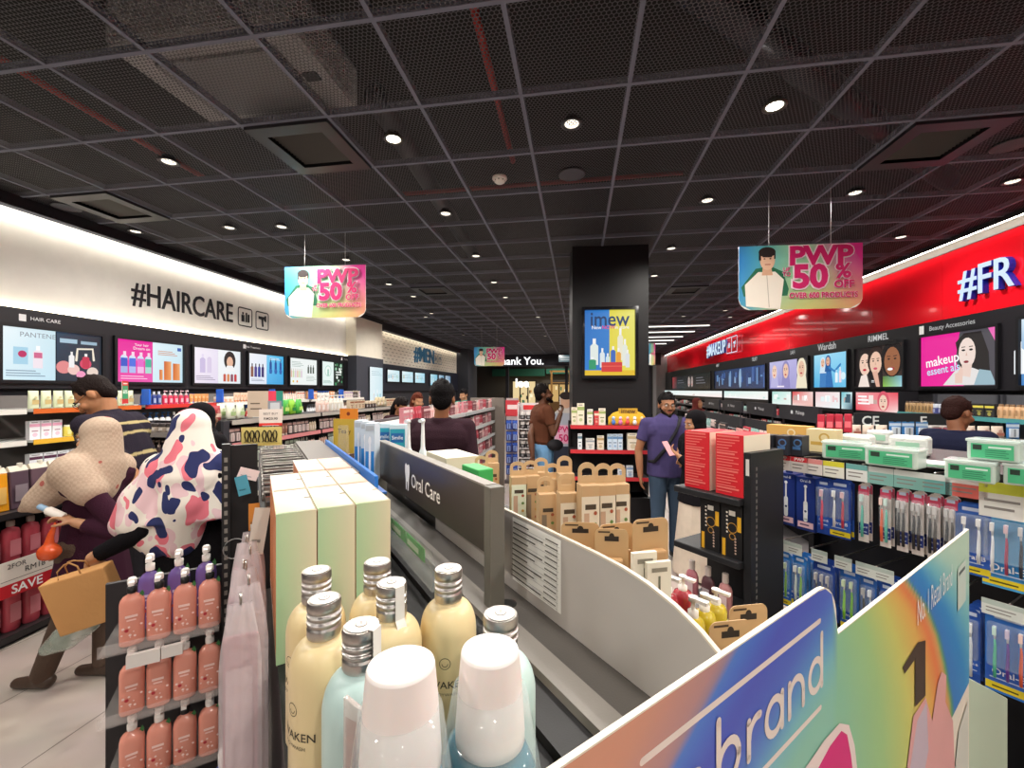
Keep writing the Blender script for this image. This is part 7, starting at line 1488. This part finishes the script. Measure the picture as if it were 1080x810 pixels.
        b.build(top.get('name', 'shirt'), topmat or fabric(), t, topcol(UM.inverted(), k) if topcol else top['c'], max(vox, .008), 2)
    if bottom:
        b = Bl()
        if bottom.get('skirt'):
            b.cap(V((0, .0, bottom.get('z', .03))) * k, V((0, .01, .95)) * k, bottom.get('r', .24) * k, .16 * k, flat=1, fl=.85, axis=(1, 0, 0)); rr = random.Random(5)
            for i in range(9): a = i * 2 * pi / 9 + .2; b.cap(V((.205 * cos(a), .175 * sin(a), .035 + bottom.get('z', .0))) * k, V((.11 * cos(a), .09 * sin(a), .85)) * k, .034 * k, .02 * k, flat=1, seg=8)
        else:
            b.ell(V((0, .015, .93)) * k, V((.172 * build_w, .13, .13)) * k)
            for s_ in (-1, 1): kn, an = J['k', s_], J['a', s_]; b.chain([J['h', s_], J['h', s_].lerp(kn, .5), kn], [.100 * k, .086 * k, .069 * k]); b.cap(kn, an + V((0, 0, -.015)), .069 * k, .058 * k, flat=2)
        b.build(bottom.get('name', 'trousers'), bottom.get('mat') or fabric(), t, bottom['c'], max(vox, .009), 2)
    for s_ in (-1, 1):
        an, f_ = J['a', s_], J['f', s_]; b = Bl(); b.cap(an + V((0, 0, -.047 * k)) - f_ * .035 * k, an + f_ * .145 * k + V((0, 0, -.055 * k)), .043 * k, .032 * k); b.cap(an, an + V((0, 0, -.04 * k)), .043 * k, .045 * k); b.build('shoe', plastic(), t, shoe, .009, 2, lambda c: False)
    if hijab:
        b = Bl(); b.ell(HP(0, .024, .028), V((.094, .108, .098)) * k, H3); b.cap(HP(0, .02, -.02), u(0, .03, 1.40), .092 * k, .10 * k, fl=1.0)
        b.cap(HP(-.058, -.028, -.03), HP(0, -.055, -.115), .028 * k, .03 * k); b.cap(HP(.058, -.028, -.03), HP(0, -.055, -.115), .028 * k, .03 * k); b.cap(HP(0, -.045, -.118), u(0, -.045, 1.36), .045 * k, .075 * k)
        b.cap(u(-.13, .015, 1.36), u(.13, .015, 1.36), .105 * k, .105 * k)
        L_ = hijab.get('len', .3); w0 = hijab.get('w', .2)
        if L_: b.cap(u(0, .01 + hijab.get('back', .02), 1.38 - L_), u(0, .015, 1.36), w0 * k, .165 * k, flat=1, fl=hijab.get('fl', .78), axis=(1, 0, 0))
        if 'fn' in hijab: hijab['fn'](b, u, HP, k, J, sh)
        inv = HM.inverted()
        def cuth(c): p = inv @ c; return p.y < -.055 * k and -.10 * k < p.z < .060 * k and abs(p.x) < .056 * k
        b.build('headscarf', hijmat or fabric(), t, hijcol or hijab['c'], max(vox, .008), hijab.get('smooth', 9), cuth)
    if extra: extra(t, u, HP, J, k, sh)
    return t
# headscarf prints
def floral_mat():
    m = bpy.data.materials.new('floral_print_cloth'); m.use_nodes = True; nt = m.node_tree; N, L = nt.nodes, nt.links; b = N['Principled BSDF']; b.inputs['Roughness'].default_value = .9
    tc = N.new('ShaderNodeTexCoord'); nz = N.new('ShaderNodeTexNoise'); nz.inputs['Scale'].default_value = 5; L.new(tc.outputs['Object'], nz.inputs['Vector'])
    ad = N.new('ShaderNodeVectorMath'); ad.operation = 'MULTIPLY_ADD'; ad.inputs[1].default_value = (.22, .22, .22); L.new(nz.outputs['Color'], ad.inputs[0]); L.new(tc.outputs['Object'], ad.inputs[2])
    prev = None
    for off, sc, lo, c in ((0, (13, 13, 6.5), .32, 'e9c4c8'), (3.3, (10.5, 10.5, 5.2), .25, 'e87886'), (7.7, (10.5, 10.5, 6.0), .31, '232a5c')):
        mp = N.new('ShaderNodeMapping'); mp.inputs['Location'].default_value = (off, off * .6, off * .3); mp.inputs['Rotation'].default_value = (.5, .5 + off, .3); mp.inputs['Scale'].default_value = sc; L.new(ad.outputs[0], mp.inputs['Vector'])
        vo = N.new('ShaderNodeTexVoronoi'); vo.inputs['Scale'].default_value = 1.0; vo.inputs['Randomness'].default_value = .9; L.new(mp.outputs[0], vo.inputs['Vector'])
        lt = N.new('ShaderNodeMath'); lt.operation = 'LESS_THAN'; lt.inputs[1].default_value = lo + .1; L.new(vo.outputs['Distance'], lt.inputs[0])
        mx = N.new('ShaderNodeMix'); mx.data_type = 'RGBA'; L.new(lt.outputs[0], mx.inputs['Factor'])
        if prev is None: mx.inputs['A'].default_value = lin('efe4d8') + (1,)
        else: L.new(prev, mx.inputs['A'])
        mx.inputs['B'].default_value = lin(c) + (1,); prev = mx.outputs['Result']
    L.new(prev, b.inputs['Base Color']); return m
def beige_mat():
    m = bpy.data.materials.new('checked_beige_cloth'); m.use_nodes = True; nt = m.node_tree; N, L = nt.nodes, nt.links; b = N['Principled BSDF']; b.inputs['Roughness'].default_value = .9
    tc = N.new('ShaderNodeTexCoord'); ck = N.new('ShaderNodeTexChecker'); ck.inputs['Scale'].default_value = 70; ck.inputs['Color1'].default_value = lin('b9a18b') + (1,); ck.inputs['Color2'].default_value = lin('a18974') + (1,); L.new(tc.outputs['Object'], ck.inputs['Vector'])
    nz = N.new('ShaderNodeTexNoise'); nz.inputs['Scale'].default_value = 6; L.new(tc.outputs['Object'], nz.inputs['Vector']); r_ = N.new('ShaderNodeMix'); r_.data_type = 'RGBA'; L.new(nz.outputs['Fac'], r_.inputs['Factor']); L.new(ck.outputs['Color'], r_.inputs['A']); r_.inputs['B'].default_value = lin('c2ab96') + (1,)
    vo = N.new('ShaderNodeTexVoronoi'); vo.inputs['Scale'].default_value = 9; L.new(tc.outputs['Object'], vo.inputs['Vector']); lt = N.new('ShaderNodeMath'); lt.operation = 'LESS_THAN'; lt.inputs[1].default_value = .13; L.new(vo.outputs['Distance'], lt.inputs[0])
    mx = N.new('ShaderNodeMix'); mx.data_type = 'RGBA'; L.new(lt.outputs[0], mx.inputs['Factor']); L.new(r_.outputs['Result'], mx.inputs['A']); mx.inputs['B'].default_value = lin('a8584e') + (1,); L.new(mx.outputs['Result'], b.inputs['Base Color']); return m
# helper: world point -> local point of a figure at loc, rz
def loc_of(loc, rz):
    M = (Matrix.Translation(loc) @ rot('Z', rz)).inverted(); return lambda w: M @ Vector(w)
# 1 man in the striped polo, bending to the left
l1 = Vector((P(150, 411, 2.88).x, 2.88, 0)); r1_ = -pi / 2 + .12; q1 = loc_of(l1, r1_)
def stripes(inv, k):
    def f(c):
        p = inv @ c; z = p.z / k; a = abs(p.x) / k
        for zz in (1.335, 1.27, 1.13): 
            if abs(z - zz) < .009: return 'b8a878'
        return '2a2530' if a < .19 else '2d2833'
    return f
CUP = P(84, 484, 2.62)
person('man with thinning dark hair in a dark polo with tan stripes, bending over the shelves', l1, r1_, 1.80, 'b07a55', lean=rad(24), head=(rad(20), rad(16), 0), arms={1: {'e': q1(P(156, 520, 2.76)), 'w': q1(P(126, 505, 2.82)), 'hn': (0, -1, .3)}, -1: {'e': q1(P(118, 530, 2.9)), 'w': q1(CUP + Vector((.055, .05, -.005))), 'hd': q1(CUP + Vector((-.04, .02, 0))) - q1(CUP + Vector((.055, .05, -.005))), 'hn': (1, 0, 0), 'curl': .75}},
       top={'c': '2a2530', 'collar': True, 'name': 'polo_shirt'}, topcol=stripes, bottom={'c': '2c2a2e'}, shoe='161416', hair={'c': '1f1614', 'style': 'thin'}, glasses=True, vox=.006)
t = thing('drink_cup', 'plastic cup of yellow drink with dark straw, held before the beige headscarf', 'cup', CUP - Vector((0, 0, .06)), 0)
m = MB(); m.lathe([(.030, 0), (.033, .01), (.040, .10)], 'd89a1e', 18); m.build('drink', mat('juice', .15, coat=.4), t); m = MB(); m.lathe([(.0305, -.001), (.0415, .125), (.044, .127)], 'f0e8e0', 18, cap=False); m.build('cup_wall', pet(), t); m = MB(); m.tube([(.01, 0, .03), (-.012, .0, .16), (-.03, 0, .185)], .004, '2a2024', 8); m.build('straw', plastic(), t)
# 2 woman in the beige headscarf
l2 = Vector((P(92, 411, 2.36).x, 2.38, 0)); r2_ = -pi / 2 + .05; q2 = loc_of(l2, r2_)
BT = P(57, 541, 2.17)
def beige_tail(b, u, HP, k, J, sh):
    b.cap(HP(0, .03, -.01), u(.03, .04, 1.36), .098 * k, .13 * k); b.chain([sh[1], sh[1].lerp(J['e', 1], .3)], [.11 * k, .09 * k])
    b.chain([u(.02, .05, 1.40), u(.06, .04, 1.28)], [.12 * k, .13 * k]); b.chain([u(.05, -.02, 1.40), u(.12, -.08, 1.30), u(.16, -.17, 1.20), u(.16, -.27, 1.14)], [.12 * k, .11 * k, .075 * k, .02 * k]); b.chain([u(.0, -.04, 1.34), u(.02, -.16, 1.22)], [.12 * k, .06 * k])
person('woman in a beige checked headscarf and maroon tunic holding a small bottle', l2, r2_, 1.50, 'b98a68', lean=rad(-4), head=(rad(16), rad(6), 0), female=True, arms={1: {'e': q2(P(136, 566, 2.24)), 'w': q2(P(80, 551, 2.19)), 'hd': q2(BT) - q2(P(80, 551, 2.19)), 'hn': (0, .1, -1), 'curl': .7, 'flip': 1}, -1: {'e': q2(P(108, 560, 2.52)), 'w': q2(P(78, 575, 2.48))}},
       legs={1: {'k': q2(Vector((P(70, 0, 2.3).x, 2.32, .47))), 'a': q2(Vector((P(52, 0, 2.4).x, 2.36, .08)))}, -1: {'k': q2(Vector((P(112, 0, 2.5).x, 2.5, .43))), 'a': q2(Vector((P(106, 0, 2.45).x, 2.47, .08)))}},
       top={'c': '3a1c2c', 'hem': .60, 'flare': .05, 'name': 'tunic'}, sleeve=1.85, bottom={'c': '5a4a40'}, shoe='4a3a30', hijab={'c': 'b59c86', 'len': .10, 'w': .15, 'smooth': 22, 'fn': beige_tail}, hijmat=beige_mat(), vox=.006)
t = thing('lotion_bottle', 'small white bottle with pale blue cap held out toward the left shelves', 'bottle', BT, 0); t.rotation_euler = (0, rad(-62), .1)
m = MB(); m.lathe([(.018, -.05), (.021, -.045), (.021, .03), (.012, .042)], 'ece4da', 16); m.build('body', plastic(), t); m = MB(); m.lathe([(.014, .04), (.0145, .042), (.0145, .075), (.011, .08)], '8fb0cc', 14); m.build('cap', plastic(), t)
t = thing('carrier_bag', 'small orange plastic bag hanging from the wrist of the woman in beige', 'bag', P(52, 582, 2.15), 0)
b = Bl(); b.ell((0, 0, 0), (.052, .04, .042)); b.ell((-.02, .005, -.012), (.035, .035, .035)); b.chain([(.0, 0, .02), (.012, 0, .07), (.03, 0, .14)], [.022, .010, .007]); b.chain([(-.01, 0, .02), (-.004, 0, .08), (.03, 0, .145)], [.018, .008, .006]); b.build('sack', mat('orange_film', .25, alpha=.9, bump=.8, bscale=40), t, 'e05a2a', .006, 1)
# 3 woman in the floral headscarf, from behind
l3 = Vector((P(203, 411, 2.22).x, 2.22, 0)); r3_ = pi + .35; q3 = loc_of(l3, r3_)
HB = P(97, 588, 1.98)
def cape(b, u, HP, k, J, sh):
    b.cap(HP(0, .03, .0), u(0, .06, 1.32), .100 * k, .165 * k)
    b.chain([u(-.08, .02, 1.36), u(-.20, .02, 1.16), u(-.26, .03, 1.00)], [.11 * k, .10 * k, .07 * k]); b.chain([u(.08, .02, 1.36), u(.22, .02, 1.20), u(.30, .0, 1.08)], [.11 * k, .11 * k, .08 * k]); b.chain([u(.1, .04, 1.36), u(.2, .06, 1.1), u(.12, .08, 1.0)], [.11 * k, .12 * k, .1 * k]); b.chain([u(0, .08, 1.40), u(0, .12, 1.18), u(.02, .12, 1.0)], [.11 * k, .13 * k, .10 * k])
person('woman seen from behind in a white, navy and pink floral headscarf and black robe', l3, r3_, 1.55, 'b98a68', female=True, head=(rad(8), 0, 0), arms={1: {'e': q3(P(152, 560, 2.05)), 'w': q3(HB), 'hd': (0, 0, -1), 'hn': (0, -1, 0), 'curl': .9}},
       top={'c': '121013', 'hem': .80, 'flare': .04, 'name': 'robe_top'}, sleeve=1.9, bottom={'c': '121013', 'skirt': True, 'r': .27, 'name': 'robe_skirt'}, hijab={'c': 'efe4d8', 'len': .30, 'w': .235, 'back': .05, 'fn': cape}, hijmat=floral_mat(), vox=.007)
# paper bag and a pale green plastic bag in front of the brown trousers
t = thing('paper_bag', 'brown paper bag with twisted handles carried by the woman in the floral scarf', 'bag', HB + Vector((.045, -.02, -.285)), 0); t.rotation_euler = (rad(6), rad(-15), .25)
m = MB(); m.taper(.235, .09, .245, .075, 0, .25, 'c8935a'); m.build('bag_body', mat('kraft_paper', .8, bump=.5, bscale=18), t, bevel=.006)
for q in (-.03, .03): m = MB(); m.tube([(-.05, q, .245), (-.045, q * .8, .285), (-.02, q * .4, .305), (.0, q * .4, .305), (.03, q * .8, .285), (.035, q, .245)], .0035, 'a87848', 6); m.build('handle', paper(), t)
t = thing('plastic_bag', 'pale green see-through plastic bag hanging low beside the brown paper bag', 'bag', P(78, 668, 2.04), 0); b = Bl(); b.chain([(-.13, 0, -.075), (-.04, 0, -.02), (.06, 0, .05), (.11, 0, .16)], [.03, .06, .055, .016]); b.build('sack', mat('green_film', .2, alpha=.45, bump=.8, bscale=30), t, 'b8c4b8', .008, 1)
# 4 man in the dark shirt from behind
person('black haired man in a dark brown shirt, back turned, beyond the tooth sign', Vector((P(466, 411, 2.9).x, 2.9, 0)), pi - .12, 1.71, '8f5f42', head=(rad(4), rad(14), 0), build_w=.92, top={'c': '35222a', 'collar': True}, sleeve=1.7, bottom={'c': '26242a'}, hair={'c': '0f0c0d'}, vox=.007)
# 5 man in the brown T-shirt and jeans, facing right
l5 = Vector((P(573, 411, 5.25).x, 5.25, 0)); q5 = loc_of(l5, pi / 2 + .25)
def bag5(t, u, HP, J, k, sh):
    b = Bl(); b.ell(u(-.2, -.08, .98), (.08, .10, .07)); b.build('waist_bag', matte(), t, '17161a', .01, 1)
person('man in a brown T-shirt and blue jeans standing sideways beside the white rack', l5, pi / 2 + .25, 1.72, '5f3c2a', head=(rad(-8), rad(-10), 0), arms={-1: {'e': q5(l5 + Vector((.10, -.22, 1.13))), 'w': q5(l5 + Vector((.20, -.12, 1.36))), 'hn': (0, 1, 0), 'curl': .8}, 1: {'e': q5(l5 + Vector((-.16, -.1, 1.10))), 'w': q5(l5 + Vector((-.14, -.16, .86)))}}, top={'c': '5a3626', 'name': 't_shirt', 'hem': 1.0}, bottom={'c': '6f9cc4', 'name': 'jeans'}, hair={'c': '140f0e'}, beard='1a1210', vox=.009, far=True, extra=bag5)
# 6 man in the purple T-shirt facing the camera
l6 = Vector((P(703, 411, 4.16).x, 4.16, 0)); q6 = loc_of(l6, .0)
def strap(t, u, HP, J, k, sh):
    m = MB(); pts = [u(.10, -.10, 1.45), u(.03, -.150, 1.32), u(-.08, -.158, 1.15), u(-.17, -.11, 1.02)]
    m.tube(pts, .017, '17151c', 8); m.tube([u(.10, -.10, 1.45), u(.11, .06, 1.44), u(.02, .15, 1.25), u(-.12, .13, 1.05), u(-.18, .0, 1.0), u(-.17, -.11, 1.02)], .017, '17151c', 8); m.build('strap', matte(), t)
person('bearded man with glasses in a purple T-shirt and jeans facing the camera', l6, .08, 1.62, '9a6a4c', head=(rad(4), rad(-6), 0), build_w=1.12, arms={1: {'e': l6 * 0 + Vector((.27, .0, 1.06)), 'w': Vector((.22, -.16, .92)), 'hn': (-1, 0, 0)}, -1: {'e': Vector((-.27, .03, 1.06)), 'w': Vector((-.27, -.02, .82))}}, top={'c': '48406a', 'name': 't_shirt'}, bottom={'c': '3f5064', 'name': 'jeans'}, shoe='2a282a', hair={'c': '120f10'}, beard='15100f', glasses=True, vox=.0075, extra=strap)
# 7 woman in the black headscarf and beige skirt
l7 = Vector((P(733, 411, 3.78).x, 3.78, 0)); q7 = loc_of(l7, -pi / 2 + .2); PH = P(707, 475, 3.66)
person('woman in a black headscarf and long beige skirt holding a phone beside the red cartons', l7, -pi / 2 + .2, 1.47, 'a8795a', female=True, head=(rad(16), 0, 0), arms={1: {'e': q7(P(728, 492, 3.60)), 'w': q7(PH + Vector((.07, -.01, -.05))), 'hn': (0, 0, 1), 'curl': .6}, -1: {'e': q7(P(734, 492, 3.92)), 'w': q7(P(721, 488, 3.84))}}, top={'c': '141216', 'hem': .76, 'flare': .03, 'name': 'blouse'}, sleeve=1.9, bottom={'c': 'cdbfae', 'skirt': True, 'r': .25, 'name': 'skirt'}, hijab={'c': '131114', 'len': .22, 'w': .2}, vox=.008)
t = thing('phone', 'pink cased phone in the hand of the woman in the black headscarf', 'phone', PH + Vector((-.01, -.01, .0)), .5); t.rotation_euler = (rad(-35), 0, .6)
m = MB(); m.box(-.036, .036, -.004, .004, -.05, .09, 'e0a0a8'); m.build('case', plastic(), t, bevel=.003); m = MB(); m.box(-.033, .033, .004, .005, -.046, .086, '1c1c22'); m.build('screen', gloss(), t)
# 8 man in navy at the right
l8 = Vector((P(1008, 411, 3.1).x, 3.1, 0))
person('man in a navy T-shirt seen from behind among the right hand shelves', l8, pi - .9, 1.60, '8a5a40', build_w=.84, lean=rad(10), head=(rad(10), rad(-30), 0), top={'c': '1f2238', 'name': 't_shirt'}, bottom={'c': '22222a'}, hair={'c': '2a1512'}, vox=.0075)
# people further off
ob = S(-2.42, 5.3); person('dark haired shopper bending low between the two long gondolas left of the dark shirt man', Vector((ob.x, ob.y, 0)), .9, 1.58, '9a6a4c', lean=rad(18), head=(rad(15), 0, 0), female=True, top={'c': '3a2428', 'name': 'blouse'}, sleeve=1.6, bottom={'c': '2a262a'}, hair={'c': '181212', 'style': 'long'}, vox=.01, far=True)
ob = S(-2.30, 5.9); person('shopper with reddish brown hair standing between the two long gondolas', Vector((ob.x, ob.y, 0)), .4, 1.60, 'b0805f', head=(rad(12), rad(20), 0), female=True, top={'c': '2a1a1e', 'name': 'blouse'}, sleeve=1.6, bottom={'c': '222026'}, hair={'c': '5a2a1c', 'style': 'long'}, vox=.01, far=True)
ob = S(-2.35, 8.6); person('dark haired shopper far down the aisle behind the pink goods gondola', Vector((ob.x, ob.y, 0)), -.6, 1.66, 'b98a6a', head=(rad(15), 0, 0), top={'c': '3f8a78', 'name': 't_shirt'}, bottom={'c': '2a2a30'}, hair={'c': '141012'}, vox=.011, far=True)
lb = Vector((P(214, 411, 3.16).x, 3.16, 0)); person('shopper in a black headscarf half hidden behind the floral headscarf', lb, pi - .3, 1.56, '8a6048', female=True, top={'c': '151316', 'hem': .8, 'name': 'robe_top'}, sleeve=1.9, bottom={'c': '151316', 'skirt': True, 'r': .18, 'name': 'robe_skirt'}, hijab={'c': '161417', 'len': .25, 'w': .2}, vox=.009, far=True)
ob = S(2.25, 8.6); person('distant shopper in a maroon headscarf beyond the black headscarf', Vector((ob.x, ob.y, 0)), .5, 1.50, 'a87a5a', female=True, top={'c': '4a2428', 'hem': .7, 'name': 'blouse'}, sleeve=1.9, bottom={'c': '3a2a2c', 'skirt': True, 'name': 'skirt'}, hijab={'c': '5f2a26', 'len': .2, 'w': .19}, vox=.011, far=True)
